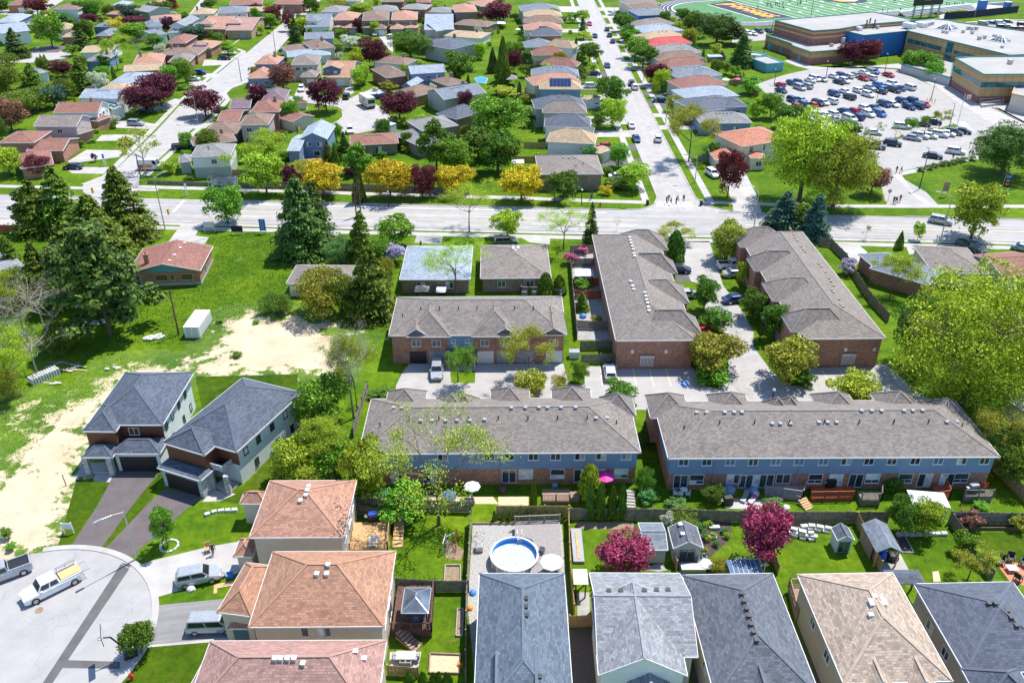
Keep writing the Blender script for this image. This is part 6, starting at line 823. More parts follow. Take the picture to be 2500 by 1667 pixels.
# ---------------------------------------------------------------- trees and shrubs: 'crop kind leaf base_x base_y top_y width|label'
TREES = '''a B m 340 140 -30 210|large maroon tree at the top left corner behind the bright green one
a B f 20 110 -10 130|green tree at the upper left edge
a B g 470 425 100 235|bright green tall tree beside the curved asphalt drive
a C d 160 520 245 190|dark spruce in front of the white house at the left edge
a C d 740 440 240 150|dark spruce beside the tan-roofed white house
a B f 770 375 165 160|light green tree just behind the dark spruce
a A e 350 605 510 40|first of three slim cedars by the left street
a A e 385 603 485 38|tallest of three slim cedars by the left street
a A e 418 598 485 42|third of three slim cedars by the left street
a b g 650 500 395 115|small round green tree at the end of the asphalt drive
a B m 570 690 530 190|plum-coloured tree behind the dark spruces
a C e 755 830 510 215|big dark spruce above the pale blue hip-roofed bungalow
a B g 920 710 580 140|green bushy tree right of the big dark spruce
a V e 50 820 560 320|dark olive clump of cedars at the left edge, topmost
a C e 300 760 560 170|slim olive conifer beside the plum-coloured tree
a V e 270 990 770 420|wide olive cedar mass above the mauve-sided house
a V e 40 700 440 260|grey-green shrub mass at the left edge
a B b 490 960 755 225|blue-green round tree above the white two-storey house
a V e 590 880 670 170|olive cedar right of the blue-green round tree
a B z 110 1160 870 270|bronze budding tree at the left edge
a V f 20 1240 1010 110|green shrub under the bronze tree
a B l 90 1560 1290 260|lime tree in the left edge garden
a B m 345 1560 1380 235|maroon tree in front of the red-brick bungalow
a b m 848 1442 1365 48|tiny maroon tree on the lawn
a B s 550 205 100 135|pale green tree behind the bright green tall one
a B g 850 150 -20 180|tall green tree near the tall orange chimney
a B f 750 160 0 140|dense green tree left of the tall orange chimney tree
a B m 800 225 110 160|maroon tree near the tall orange chimney
a b g 915 195 150 80|rounded green hedge tree below the maroon one
a B b 1160 210 30 200|blue-green tree behind the yellow one
a B m 1195 245 130 230|wide plum tree behind the yellow one
a S y 1020 330 155 150|bright yellow tree top among the houses
a X l 1050 620 300 210|tall thin lime tree with bare stem
a B g 1200 360 190 250|green tree right of the yellow one
a R o 1240 500 320 150|leafless grey tree among the roofs
a B f 1370 430 300 170|dark green tree beside the small solar-roofed house
a b r 1565 98 30 60|small red tree at the top
a B f 1450 145 0 170|dense dark green tree at the top of the left side street
a B b 1735 350 215 200|blue-green tree before the white gabled house
a B f 1880 90 -20 120|round green tree at the top, beside the far side street
a b l 2200 75 10 100|small lime tree in the top row
a b g 2040 492 395 115|small round street tree by the black sedan
a B g 1540 755 560 200|green tree, nearer one of a pair by the driveway
a B g 1660 745 515 180|green tree, farther one of a pair by the driveway
a B m 1290 1010 735 310|large maroon tree, lowest of three along the left street
a B m 1440 945 620 335|large maroon tree, tallest of three along the left street
a B m 1835 1042 770 310|large maroon tree standing on the far kerb of the left street
a T o 1300 1560 1170 400|almost leafless wide tree at the street mouth
a b l 1510 1548 1430 130|weeping lime tree beside the ambulance-striped van
a U o 1130 1292 1215 115|olive bush on the front lawn
a b g 820 1270 1235 70|green shrub by the brick garage
a A e 1008 1150 1085 50|small cone cedar by the front walk
a b g 1620 800 745 90|green bush under the pair of green trees
b C d 450 418 155 130|tall blue-black spruce on the street corner
b B x 490 300 140 170|yellow-green tree behind the corner spruce
b B m 390 280 110 110|maroon tree at the street bend
b B m 265 215 40 160|plum tree above the corner lawn
b B g 220 250 110 130|green tree under the plum tree
b B f 620 130 -10 90|narrow green tree at the top
b S o 770 150 -10 230|bare-branched lime tree at the top
b B l 1030 155 10 190|lime tree behind the pointed-gable house
b b r 835 332 285 68|small crimson bush before the red-brick house
b B w 930 445 310 190|white-flowering tree in the middle of the block
b b g 1020 400 300 130|green tree right of the white-flowering one
b B m 1150 605 325 245|dark maroon tree beside the big green one
b H f 1470 530 255 340|big dense green tree in the middle of the block
b B e 1610 480 330 120|olive tree behind the big dense green one
b B z 340 805 555 240|bronze-maroon tree by the two white cars
b B m 720 1000 700 285|maroon tree on the cul-de-sac island
b B l 1005 785 590 125|yellow-green tree beside the red-brick house
b b o 1270 825 715 145|umbrella-shaped olive tree on the cul-de-sac
b b w 1152 832 770 62|small whitish weeping tree by the boat
b B m 1375 1095 790 325|maroon tree beside the parked boat
b b l 1560 630 530 105|small lime tree behind the pale blue-roofed house
b B f 1900 750 450 280|green tree beside the backyard pool
b A e 2295 760 340 115|tall dark poplar-like cedar by the plum tree
b A d 2200 650 430 90|dark narrow conifer near the backyard pool
b A e 1750 972 890 36|slim cedar at the gable of the long blue-grey house
b A e 1875 922 850 42|slim cedar against the long blue-grey house wall
b A e 1908 922 840 42|taller slim cedar against the long blue-grey house wall
b A e 1966 952 880 36|lone slim cedar along the long blue-grey house
b A e 1996 952 885 32|last slim cedar along the long blue-grey house
b B g 2240 1260 830 430|broad pale green willow-like tree beside the street houses
b Y f 1700 1505 1005 330|bright green pyramid-shaped tree by the striped metal roof
b Y f 2070 1425 1090 390|dark green pyramid-shaped tree, right-hand of the pair
b Y g 1010 1545 1220 270|green pyramid tree behind the main road wall
b C d 890 1420 1170 130|dark narrow spruce beside the red-brown bungalow
b C e 740 1475 1250 120|scraggly conifer at the corner of the blue-grey gable
b A e 805 1480 1290 70|slim cedar right of the scraggly conifer
b X l 180 1570 1140 430|large lime tree behind the white-over-grey house
b U f 380 1430 1330 130|green bush below the blue-grey gabled house
b b l 1430 1135 1040 140|rounded lime shrub at the cul-de-sac rim
b b l 1555 1072 1015 105|second rounded lime shrub at the cul-de-sac rim
b B m 2235 225 10 240|large plum tree near the top of the street
b b r 2330 120 30 90|bright red tree beside the large plum tree
b R o 2180 360 240 120|thin grey branches near the tan-roofed bungalow
b A e 1720 115 65 45|first dark cedar before the low grey bungalow
b A e 1775 115 45 50|second dark cedar before the low grey bungalow
f B y 700 290 -25 360|yellow tree, leftmost of four along the main road wall
f B y 1290 312 -60 400|yellow tree, second of four along the main road wall
f B y 1855 262 0 310|yellow tree, third of four along the main road wall
g B y 265 332 20 340|yellow tree nearest the grey-brown corner house
f b m 430 272 0 150|slim maroon tree along the main road wall
f B m 1575 295 0 240|dark maroon tree between two yellow trees
f b m 930 125 30 95|small maroon tree behind the wall
f B l 190 270 -130 330|lime tree on the verge left of the yellow trees
c B m 70 195 0 200|dark plum tree behind the grey-brown roofs at the top
c A e 100 725 330 120|tall narrow cedar behind the street houses
c B m 200 660 430 150|plum tree next to the tall narrow cedar
c B g 190 525 360 165|green tree above the plum one
c V e 440 610 500 190|olive cedar hedge behind the ninth street house
c B e 330 560 430 120|dark green tree behind the tenth street house
c b e 310 690 570 110|dark shrub tree by the small gazebo
c B f 60 1540 1160 320|green tree behind the beige street house fence
c b x 130 850 770 230|yellow-green low trees above the broad pale tree
c R o 290 830 730 130|grey leafless shrub behind the solar-roofed house
c b g 715 205 110 95|small green tree in the top front gardens
c b l 815 205 85 105|olive-lime tree beside the street top
c c d 810 275 150 60|small dark spruce in the top front gardens
c b x 820 355 280 125|yellow-olive round tree near the parked blue car
c B f 870 565 360 190|green tree cluster beside the street's tenth house
c A e 752 402 330 28|thin cedar before the tan-roofed street house
c A e 768 585 450 42|first tall cedar in the street front garden
c A e 798 585 455 42|second tall cedar in the street front garden
c b l 900 645 555 105|small lime tree beside the street's eighth house
c b e 800 745 580 100|dark rounded tree beside the blue-grey street house
c B f 1050 965 650 265|large green street tree above the yellow-green one
c B x 1075 1135 865 215|rounded yellow-green tree on the street verge
c b o 970 1108 1060 52|tiny clipped tree on the front lawn
c A f 1120 195 95 65|narrow green tree on the far right-hand verge
c B f 1195 285 110 180|green tree, farthest of the dense row on the right-hand verge
c B g 1215 375 240 180|pale green tree, second of the dense row on the right-hand verge
c B g 1290 525 310 225|broad green tree, third of the dense row on the right-hand verge
c B f 1345 605 390 215|dark green tree, nearest of the dense row on the right-hand verge
c B m 1470 765 560 225|maroon tree on the right side of the long street
c b l 1455 865 710 65|slender young tree on the right-hand lawn
c X o 1755 1440 925 410|tall olive budding tree at the right-hand street corner
c b o 1605 995 840 120|bronze-olive cedar in the right-hand front garden
c B f 1700 215 60 150|leafy tree by the running track, nearest the houses
c B f 1800 330 90 220|leafy tree between houses and running track
c H d 2000 400 95 300|dark dense evergreen left of the school car park entry
c P d 2130 400 190 280|dark wide pine by the school portables
c C d 2220 592 290 215|dark spruce beside the teal portable
c b l 1990 495 390 125|small lime tree behind the grey street house
c b g 2085 665 540 115|green bush tree behind a backyard fence
c b g 2170 685 580 110|second green bush tree behind a backyard fence
g B m 2100 300 -135 240|maroon tree in the concrete forecourt
g B l 1265 225 -25 280|lime tree on the street corner lawn
g B f 635 335 60 260|round green tree before the grey-brown corner house
c B g 1130 1500 1270 190|green tree in the corner house front garden
g U e 1120 215 135 190|dark hedge behind the white car
g U y 1015 275 190 100|yellow flowering shrub on the corner
d B m 910 528 325 175|maroon tree, left of two before the school
d B m 1058 508 305 195|maroon tree, right of two before the school
d B g 1415 575 400 185|rounded green tree before the glazed school wing
d B g 1545 600 425 160|green tree beside the grey school annex
d b g 1590 645 500 140|lower green tree beside the grey school annex
d Y x 150 965 755 145|cone-shaped yellow-green tree beside the car park
d b g 90 770 620 170|green tree in the car park corner
d B g 265 965 735 180|green tree left of the car park
d B f 400 1050 830 230|larger green tree left of the car park
d C f 520 1110 900 170|dark green conifer left of the car park
d P d 830 1312 965 400|dark pine between car park and budding trees
h H x 500 312 -470 570|huge olive-lime tree by the school drive, left-hand
h H o 775 366 -320 480|olive tree by the school drive, right-hand
h B z 1085 252 5 250|dusty pink-bronze tree beside the school drive
d T l 1020 1155 1035 75|first thin sapling on the car park island
d T l 1155 1142 990 70|second thin sapling on the car park island
d T l 1285 1122 1025 75|third thin sapling on the car park island
d S g 1410 1098 955 100|fourth sapling on the car park island, leafier
d S g 1525 1078 945 90|fifth sapling on the car park island, leafier
d S l 1640 1052 895 120|largest sapling at the island tip
d H d 2150 1425 985 490|large dark pine on the school lawn
h B l 1900 612 145 400|lime tree beside the main road and the wooden sign
h C b 370 525 225 290|blue spruce, left of the pair by the main road
h C b 615 605 240 240|blue spruce, right of the pair by the main road
h U e 480 520 300 200|dark shrub between the blue spruces
h T g 1043 617 505 65|tiny sapling on the main road verge
h b x 1465 622 465 85|small round lime tree on the main road verge
h A e 1312 692 548 68|slim dark cedar behind the blue-grey bungalow
h G x 1830 1964 850 1080|huge lime-green tree dominating the right edge
h X l 1235 1110 765 380|lime budding tree behind the townhouse fence
h H f 1420 1640 1030 420|bright green tree under the huge lime one
h H x 2480 1760 1180 640|lime tree mass at the right edge
h A d 2312 1110 915 95|dark cedar at the right edge
h b v 880 900 770 130|mauve flowering bush behind the townhouse fence
l X o 2080 1100 640 420|olive bush mass below the huge lime tree
l B e 2200 1250 900 330|dark green bush at the right edge fence
g a f 1625 872 600 165|dark green dense tree at the lane entrance
g S o 1625 705 555 300|olive budding tree at the lane entrance, left
g B o 2090 855 500 310|olive tree at the lane entrance, right
g B f 1890 1305 1010 230|green lane tree, upper of two beside the left row
g B f 2000 1485 1280 250|green lane tree, lower of two beside the left row
h B f 120 1265 1020 230|green lane tree beside the right row garages
h B f 295 1435 1140 230|green lane tree beside the right row lamp
h b x 25 1000 790 90|small yellow-green tree by the white pickup
k B o 1960 375 45 440|olive tree on the island beside visitor parking
k U g 1960 470 340 260|green shrubs under the island tree
l B o 400 445 80 400|pinkish-olive tree beside the right-hand visitor parking
l U f 535 468 335 150|clipped green shrub by the right-hand visitor parking
k X o 330 470 25 400|olive tree before the brick garages, tallest
k B o 340 615 380 300|olive tree before the brick garages, lower
k S o 560 640 410 200|thin olive tree before the brick garages
k B f 1130 720 490 300|green tree behind the blue-sided row by visitor parking
l B x 950 640 370 370|lime-olive tree behind the long brown roof
j S g 1890 480 145 250|small tree on the driveway island
k B g 775 495 300 150|young green tree beside the accessible parking
l U f 1240 1310 1195 170|dark shrub against the back wall of the decks
k V f 1355 1455 1235 165|rounded hedge bush between the two blue rows
k c d 1350 1035 825 105|small grey-green spruce between the two blue rows
k U s 1370 1550 1440 140|white-flowered shrub by the garden steps
k a x 870 1510 1225 195|golden-topped cedar beside the pink umbrella
Z A e 1302 1242 1164 18|thin pointed cedar by the sun deck
Z a f 1439 1262 1186 25|first of four dark columnar cedars by the garden steps
Z a f 1464 1264 1179 25|second of four dark columnar cedars by the garden steps
Z a f 1492 1264 1188 25|third of four dark columnar cedars by the garden steps
Z a f 1516 1263 1184 24|fourth of four dark columnar cedars by the garden steps
Z V f 1740 1224 1183 52|clipped ball-shaped bush behind the long blue row
o B p 1130 625 330 430|magenta-leaved tree beside the grey shed
p B p 190 490 40 400|crimson round tree above the lawn
p B f 1330 280 -10 230|green bushy tree behind the open gazebo shed
p B l 1520 280 10 250|lime bushy tree beside the white canopy
p b z 1900 212 105 160|bronze shrub against the corner fence
p b o 2290 235 130 130|olive shrub against the far corner fence
p b g 1850 430 265 160|green climber on the garden fence
p S o 1890 650 410 270|olive tangle on the garden fence
p S x 2040 570 470 180|sparse yellow shrub behind the garden fence
o V o 1940 632 510 155|rounded olive bush beside the blue canopy
o V e 1640 195 80 230|olive hedge behind the dark-roofed shed
o b w 1500 230 110 110|pale climber on the shed fence
m B g 1440 398 60 190|young street tree ringed with stones
m B f 1215 1310 1062 280|round green tree beside the basketball hoop
j B l 470 1345 960 430|bright green tree beside the navy house wall, left
j X l 660 1300 830 460|bright green tree above the salmon roof, tallest
j B g 800 1345 980 380|bright green tree above the salmon roof, right
j B g 700 870 425 470|dense green tree behind the navy house
j Q o 960 805 -100 540|tall half-bare grey tree by the townhouse fence
j X o 1000 790 60 380|budding tree beside the half-bare one
j B l 1090 1575 975 330|bright green tree beside the salmon house
Z N l 1072 1280 1030 265|wide spreading budding tree in the back garden
n b g 1350 150 -100 360|green hedge under the spreading tree
f C d 510 805 90 460|tall dark spruce beside the meadow, front
f C d 640 700 150 340|dark spruce behind the front one
f A d 1015 345 25 115|thin dark spruce on the far verge
f C e 1050 890 410 280|olive spruce behind the derelict bungalow
f C e 1130 1335 735 450|large dark spruce beside the brick townhouses
f V o 700 1335 885 430|brown-olive bush mass over the derelict bungalow
f V e 850 1340 960 260|dark bush right of the olive mass
f B g 1335 735 465 310|bright green tree by the main road
f V s 845 895 650 250|white-flowered bush near the derelict bungalow
f b v 1330 880 700 170|lilac bush beside the pale blue-grey roof
f V o 1240 1150 800 160|viny shrub strip beside the pale blue-grey bungalow
f N x 1870 1175 690 480|lime budding tree before the pale blue-grey bungalow
f N x 1990 605 135 410|lime street tree on the main road verge
g B x 140 655 410 250|small lime street tree on the main road verge
g N x 640 765 365 430|large lime tree at the townhouse corner
g C d 880 725 335 140|dark spruce beside the lime corner tree
g b k 810 800 730 110|pink blossom tree, upper
g b k 700 890 785 120|pink blossom tree, lower
g C e 800 1300 1135 130|small dark conifer in the townhouse yards
g a e 480 1168 975 140|dark olive egg-shaped cedar behind the brown bungalow
g a e 600 1158 995 115|second egg-shaped cedar behind the brown bungalow
g A e 340 1168 1068 42|little pointed cedar at the bungalow porch
g b v 600 1170 1095 90|pale lilac bush by the grass strip
g b g 800 1110 1010 140|green tree in the townhouse yards
g b o 940 1430 1350 100|low shrub in the townhouse yards
f V f 280 1335 1140 240|bright shrubs beside the worn ground
f V f 1010 1385 1175 190|green bush at the fence end
e B g 2030 535 185 300|vase-shaped green street tree
g R o 1115 592 480 70|bare little sapling on the verge
e C e 590 590 15 400|tall conifer at the left street mouth
e C e 1150 650 5 480|tallest conifer beside the signal pole
e P d 290 570 205 310|grey-green pine by the main road
e C e 780 720 350 480|wide olive conifer below the road
e V e 1000 700 470 560|olive conifer foliage below the tallest conifer
e P d 985 1530 530 800|big white pine beside the brick bungalow
e P b 1000 1300 900 500|blue-green lower boughs beside the brick bungalow
e C e 150 1020 630 240|thin conifer before the metal roof
e C e 400 1180 690 300|second thin conifer before the metal roof
e Q o 520 1520 1080 460|olive undergrowth beneath the white pine
e Q o 250 1568 1060 640|grey leafless thicket at the left edge, upper
i Q o 330 400 -60 580|grey leafless thicket at the left edge, lower
i X l 120 600 80 460|lime budding shrub in front of the thicket
e X o 80 1480 940 420|olive budding tree by the metal roof
e c e 60 880 640 140|short conifer at the left edge
i V e 560 200 -60 340|dark shrub shadowing the lumber pile
f P e 560 820 640 330|shaggy conifer base beside the meadow
e C e 360 600 140 400|olive conifer in the middle of the roadside group
e C e 900 830 260 520|broad olive conifer above the brick bungalow
e C e 660 950 500 460|olive conifer left of the white pine
e P d 640 1250 720 560|dark pine left of the white pine
e Q o 400 1480 1000 480|tangled olive brush under the thin conifers
e V e 180 1250 900 380|dark brush beside the metal roof
i Q o 150 420 40 460|olive brush at the thicket's near edge
i V o 30 650 350 300|yellow-green brush at the left edge by the sand
e Q o 60 1620 1150 520|grey leafless brush at the very edge
f V f 1150 1180 900 300|green thicket between spruce and pale bungalow
f V g 1180 880 640 200|bright bushes behind the lilac
b B g 1860 1540 1200 330|green tree behind the third yellow tree
b B f 2240 1540 1180 330|shady green tree near the corner house
b V o 500 1560 1420 260|bushes under the blue-grey gabled house
m b g 70 330 240 90|weedy sapling on the sand
m b g 110 420 365 80|second weedy sapling on the sand'''
for ln in TREES.split('\n'):
    a, lb = ln.split('|'); q = a.split(); tree(q[0], q[1], q[2], *[float(v) for v in q[3:7]], lb)
for i, x in enumerate((440, 580, 690, 800, 960, 1040, 1145, 1265, 1380, 1500)):
    tree('r', 'a', 'e' if i != 4 else 'd', x, 1393, 1222 if i != 4 else 1190, 72 if i != 4 else 110, f'small cedar, {ordn[i] if i else "first"} from the spreading tree in the row behind the pool', 'row of small cedars behind the pool')
for i, (x, w) in enumerate(((1405, 90), (1520, 85), (1610, 70), (1660, 60), (1720, 60), (1745, 60))):
    tree('n', 'a', 'f', x, 1600, 1470+6*(i % 3), w, f'bushy cedar, {ordn[i] if i else "first"} from the house in the hedge at the lower edge', 'cedar hedge at the lower edge')
for i, (x, y) in enumerate(((1495, 1395), (1560, 1380), (1610, 1365), (1660, 1352), (1710, 1345), (1755, 1335), (1800, 1325), (1840, 1315), (1910, 1308))):
    tree('d', 'U', 'f', x, y, y-38, 60, f'low round shrub, {ordn[i] if i else "first"} from the school drive lamp in the lawn hedge', 'hedge along the school lawn')
for i, (x, y) in enumerate(((1790, 225), (1830, 210), (1870, 200), (1815, 265), (1825, 300), (1900, 300), (1850, 330), (1920, 370), (1830, 425), (1815, 480), (1990, 260), (2010, 300))):
    tree('o', 'U', random.choice('gslf'), x, y+22, y-22, 55, f'flowering perennial clump number {i+1} in the mulch bed beside the dark-roofed shed'.replace(f'number {i+1} ', ''), 'perennial clumps in the mulch bed')
for i, (c, x, y, w) in enumerate((('k', 1640, 1568, 150), ('k', 1420, 1500, 130), ('l', 290, 1440, 150), ('l', 1980, 1450, 120), ('e', 1960, 1395, 60), ('f', 90, 1405, 60), ('j', 1250, 590, 160), ('j', 1150, 600, 120), ('i', 2110, 240, 90))):
    tree(c, 'U', random.choice('gsf'), x, y+15, y-w*.3, w, ['low green plants along the fence by the white garden chairs', 'pale green shrub beside the hedge bush', 'leafy plants at the foot of the deck', 'green shrub on the strip lawn in the corner', 'weed tuft at the meadow edge', 'weed tuft on the worn ground', 'weeds beside the townhouse fence', 'ground plants beside the townhouse lane', 'tall weeds by the shipping container'][i])
# long grass of the meadow
def tufts(name, P, n, size, mat, seed):
    r = random.Random(seed); xs = [p[0] for p in P]; ys = [p[1] for p in P]; Q = []
    while len(Q) < n:
        x, y = r.uniform(min(xs), max(xs)), r.uniform(min(ys), max(ys))
        if inside([(p[0], p[1]) for p in P], x, y): Q.append((x, y, size*.5))
    Q = np.array(Q); N = np.random.default_rng(seed).normal(size=Q.shape)*np.array([1, 1, .35]); prop(ob(name, quads(name, Q, N, size, .8, [mat])), 'long uneven grass of the meadow' if seed == 1 else 'weedy grass beside the sandy track', 'grass', None, 'stuff')
# garden shrubs and small trees around the far houses
def inside(P, x, y):
    r = False
    for a, b in zip(P, P[1:]+P[:1]):
        if (a[1] > y) != (b[1] > y) and x < (b[0]-a[0])*(y-a[1])/(b[1]-a[1])+a[0]: r = not r
    return r
def clear(x, y, m=.6):
    for _, c, a, w, d in HOUSES:
        u, v = (x-c.x)*math.cos(a)+(y-c.y)*math.sin(a), -(x-c.x)*math.sin(a)+(y-c.y)*math.cos(a)
        if abs(u) < w/2+m and abs(v) < d/2+m: return False
    return not any(inside(P, x, y) for P in PAVED)
rs = random.Random(21); CN = dict(g='green', f='dark green', l='lime', m='maroon', e='olive', x='yellow-green', s='pale green', o='bronze-green', w='white-flowering')
for lb, c, a, w, d in list(HOUSES):
    if c.y < 170: continue
    used = set()
    for k in range(7):
        t = rs.uniform(0, 6.28); x, y = c.x+math.cos(t)*(w/2+rs.uniform(1.5, 4)), c.y+math.sin(t)*(d/2+rs.uniform(1.5, 5)); col = rs.choice('ggffleexsowm')
        kind = rs.choice('UUbBaV'); nm = {'U': 'shrub', 'V': 'thick shrub', 'b': 'small tree', 'B': 'garden tree', 'a': 'cedar'}[kind]
        if not clear(x, y, .9) or len(used) > 3 or (nm, col) in used: continue
        used.add((nm, col)); NT[0] += 1; hh, ww = {'U': (1.6, 2.2), 'V': (2.4, 3.6), 'b': (4.2, 3.2), 'B': (6.5, 5.2), 'a': (3.6, 1.3)}[kind]; s = rs.uniform(.75, 1.25); tm, cm = tree_meshes(kind, NT[0] % 2)
        e = empty(TN[kind], (x, y, 0), rs.uniform(0, 6), ' '.join(f'{CN[col]} {nm} by {lb}'.split()[:16]), TC.get(kind, 'tree'), None, (ww*s, ww*s, hh*s)); ob('stem' if kind in 'UV' else 'trunk', tm, e); ob('foliage' if kind in 'UV' else 'crown', cm, e, mats=['leaf_'+col])
tufts('meadow_grass', MP('e 1480 740 1860 660 2334 600 | f 330 700 330 800 500 890 360 1060 330 1330 0 1340 | e 2000 1480 1750 1600 1200 1620 1000 1560 1350 1100 1790 1090 1960 740'), 16000, .1, 'leaf_f', 1); tufts('track_weeds', MP('i 700 430 1100 250 1640 330 1100 400 860 640 420 830 250 1100 60 1350 0 700 500 560'), 6500, .09, 'leaf_l', 2)
# ---------------------------------------------------------------- cars
def car2(ty, col, c, f, r, label, group=None):
    a, b = W(c, *f), W(c, *r); p = (a+b)/2; d = a-b; return car(ty, col, (p.x, p.y), math.degrees(math.atan2(d.y, d.x)), label, group)
pw = car2('pickup', 'w', 'm', (250, 870), (655, 670), 'white pickup truck with ladder rack and plywood in the cul-de-sac'); car2('pickup', 's', 'm', (-180, 740), (230, 590), 'silver pickup truck with a dark bed cover at the picture edge')
car2('suv', 's', 'm', (1850, 660), (1570, 715), 'silver-white SUV on the concrete driveway'); car2('minivan', 's', 'm', (2020, 1090), (1650, 1105), 'silver minivan on the cracked asphalt driveway')
car2('suv', 's', 'j', (1700, 470), (1705, 350), 'silver SUV parked before the brick garages'); car2('hatch', 'w', 'k', (1045, 370), (1060, 480), 'white hatchback in visitor parking')
car2('suv', 's', 'h', (1735, 500), (1570, 470), 'silver SUV driving along the main road'); car2('pickup', 'w', 'g', (2240, 925), (2050, 935), 'white pickup truck at the townhouse lane'); car2('sedan', 'b', 'g', (2330, 1000), (2240, 990), 'blue car in the garage drive by the townhouse lane'); car2('sedan', 's', 'g', (2230, 1000), (2110, 1005), 'silver-blue sedan beside the white pickup at the lane'); car2('hatch', 'n', 'g', (1715, 965), (1630, 960), 'navy hatchback between the townhouse drives'); car2('sedan', 'r', 'k', (1890, 40), (1830, 60), 'red car behind the townhouse corner tree'); car2('suv', 'g', 'g', (200, 715), (60, 720), 'dark grey SUV before the brown bungalow'); car2('sedan', 's', 'g', (1770, 1185), (1690, 1185), 'silver car roof behind the lane tree'); car2('sedan', 'b', 'h', (30, 1120), (-60, 1130), 'blue car behind the lane shrub'); car2('pickup', 'g', 'h', (1930, 720), (1860, 690), 'dark pickup truck before the grey-brown bungalow'); car2('sedan', 's', 'h', (2380, 720), (2290, 700), 'pale car at the right picture edge')
for ty, col, c, x, y, ang, lb in [('suv', 'w', 'g', 1965, 110, -75, 'white SUV in the concrete forecourt'), ('sedan', 'w', 'g', 1130, 135, 0, 'white sedan behind the dark hedge'), ('sedan', 'w', 'c', 1243, 1135, 90, 'white car parked on the long street, nearest on the left'), ('sedan', 'b', 'c', 1287, 1255, -88, 'blue sedan driving toward the crossing'), ('suv', 'w', 'c', 1483, 1255, 80, 'white SUV driving away on the long street'), ('suv', 'n', 'c', 1245, 760, 88, 'navy SUV parked on the long street behind a white one'), ('suv', 'w', 'c', 1275, 795, 88, 'white SUV parked behind the navy one'), ('sedan', 'b', 'c', 1030, 600, -88, 'blue car driving mid-street'), ('sedan', 'b', 'c', 920, 335, -88, 'blue car parked far up the street, left kerb'), ('suv', 'g', 'c', 1050, 328, 88, 'dark grey car far up the street, middle of three'), ('sedan', 'n', 'c', 1027, 275, 88, 'navy car far up the street, farthest of three'), ('sedan', 'b', 'c', 1078, 382, 88, 'blue car far up the street, nearest of three'), ('hatch', 'p', 'c', 873, 228, -88, 'pink-red car far up the street'), ('sedan', 'r', 'c', 1020, 1320, 0, 'dark red sedan in a street driveway'), ('sedan', 'w', 'c', 925, 955, 0, 'white sedan in a dark street driveway'), ('suv', 'w', 'c', 890, 785, 0, 'white SUV behind the large green street tree'), ('sedan', 'e', 'c', 910, 672, 180, 'dark teal car in a street driveway'), ('sedan', 'b', 'c', 1500, 912, 180, 'blue car on the dark right-hand driveway'), ('sedan', 'w', 'c', 1080, 140, 180, 'white car far up the right side'), ('sedan', 'n', 'a', 655, 1505, 180, 'navy sedan on the lower left driveway'), ('van', 'w', 'a', 1350, 1510, 0, 'white van with red stripes beside the weeping tree'), ('pickup', 'n', 'a', 1640, 1325, 15, 'navy pickup truck beside the corner house'), ('suv', 's', 'a', 1215, 1118, -8, 'silver SUV with roof rack on the left street driveway'), ('sedan', 'w', 'a', 1720, 722, 180, 'white car beside the pair of green trees'), ('suv', 'b', 'a', 1780, 665, 0, 'blue SUV on the driveway below the hedge balls'), ('sedan', 'k', 'a', 2000, 535, 0, 'black sedan near the small round street tree'), ('suv', 'k', 'a', 1990, 400, -30, 'black SUV beside the lamp of the buff-brick house'), ('sedan', 'n', 'a', 1290, 1005, 0, 'dark car under the lowest maroon tree'), ('sedan', 'n', 'a', 1970, 995, 60, 'dark car behind the kerb maroon tree'), ('suv', 'w', 'a', 245, 108, 80, 'white car at the top left'), ('suv', 'g', 'a', 1820, 60, 80, 'grey car on the far side street'), ('suv', 'w', 'b', 68, 815, -75, 'white SUV, left of two on the corner driveway'), ('sedan', 's', 'b', 155, 820, -75, 'silver sedan, right of two on the corner driveway'), ('suv', 'w', 'b', 497, 810, -80, 'white SUV before the pale front gable house'), ('suv', 'k', 'b', 898, 878, 90, 'black SUV at the cul-de-sac mouth'), ('sedan', 'b', 'b', 1195, 880, 10, 'dark blue car behind the boat'), ('suv', 'w', 'b', 1290, 345, 80, 'white car beside the big dense green tree'), ('sedan', 'w', 'b', 1160, 320, 80, 'white car before the pointed-gable garage'), ('sedan', 'b', 'b', 355, 465, 0, 'blue car parked below the corner lamp'), ('suv', 'w', 'b', 930, 1180, -80, 'white small van at the cul-de-sac rim')]:
    p = W(c, x, y); car(ty, col, (p.x, p.y), ang, lb)
AX = -67.5
ROWS = [('back row by the school lawn', '785 632 sw 845 628 sk 905 630 sw 965 622 hs 1030 600 sw 1070 590 ss 1110 592 sn 1228 618 sr'), ('second row from the school lawn', '345 700 hr 440 685 sb 495 678 hk 590 662 sw 630 650 sk 690 655 hs 825 675 sn 870 668 sw 1025 648 sr 1085 645 sw'), ('third row of the school car park', '355 745 sb 505 722 ss 565 712 ss 1075 722 ss 1150 708 sn 1215 712 sk 1265 695 sw 1320 728 sb 1395 722 sw'), ('fourth row of the school car park', '785 775 sk 875 755 sw 985 748 sw 1165 752 sk 1275 742 sk 910 800 sk 1062 780 sw'), ('fifth row of the school car park', '450 825 sb 510 820 ss 655 850 sn 700 845 sw 765 835 sw 1335 828 hb 1410 825 bb 1260 858 sw'), ('sixth row of the school car park', '490 880 hr 545 870 sb 608 865 hr 1195 858 sb 1395 880 sb 1465 872 sk 1515 862 hr'), ('seventh row of the school car park', '870 915 sn 940 910 hr 1035 892 sw 1100 885 sk 1065 940 sw 1150 935 sk'), ('lowest rows by the trees', '558 970 sn 660 955 sk 715 950 sk 765 940 sn 650 998 sw 790 985 ss 910 975 sw 975 965 sk')]
n_c = 0
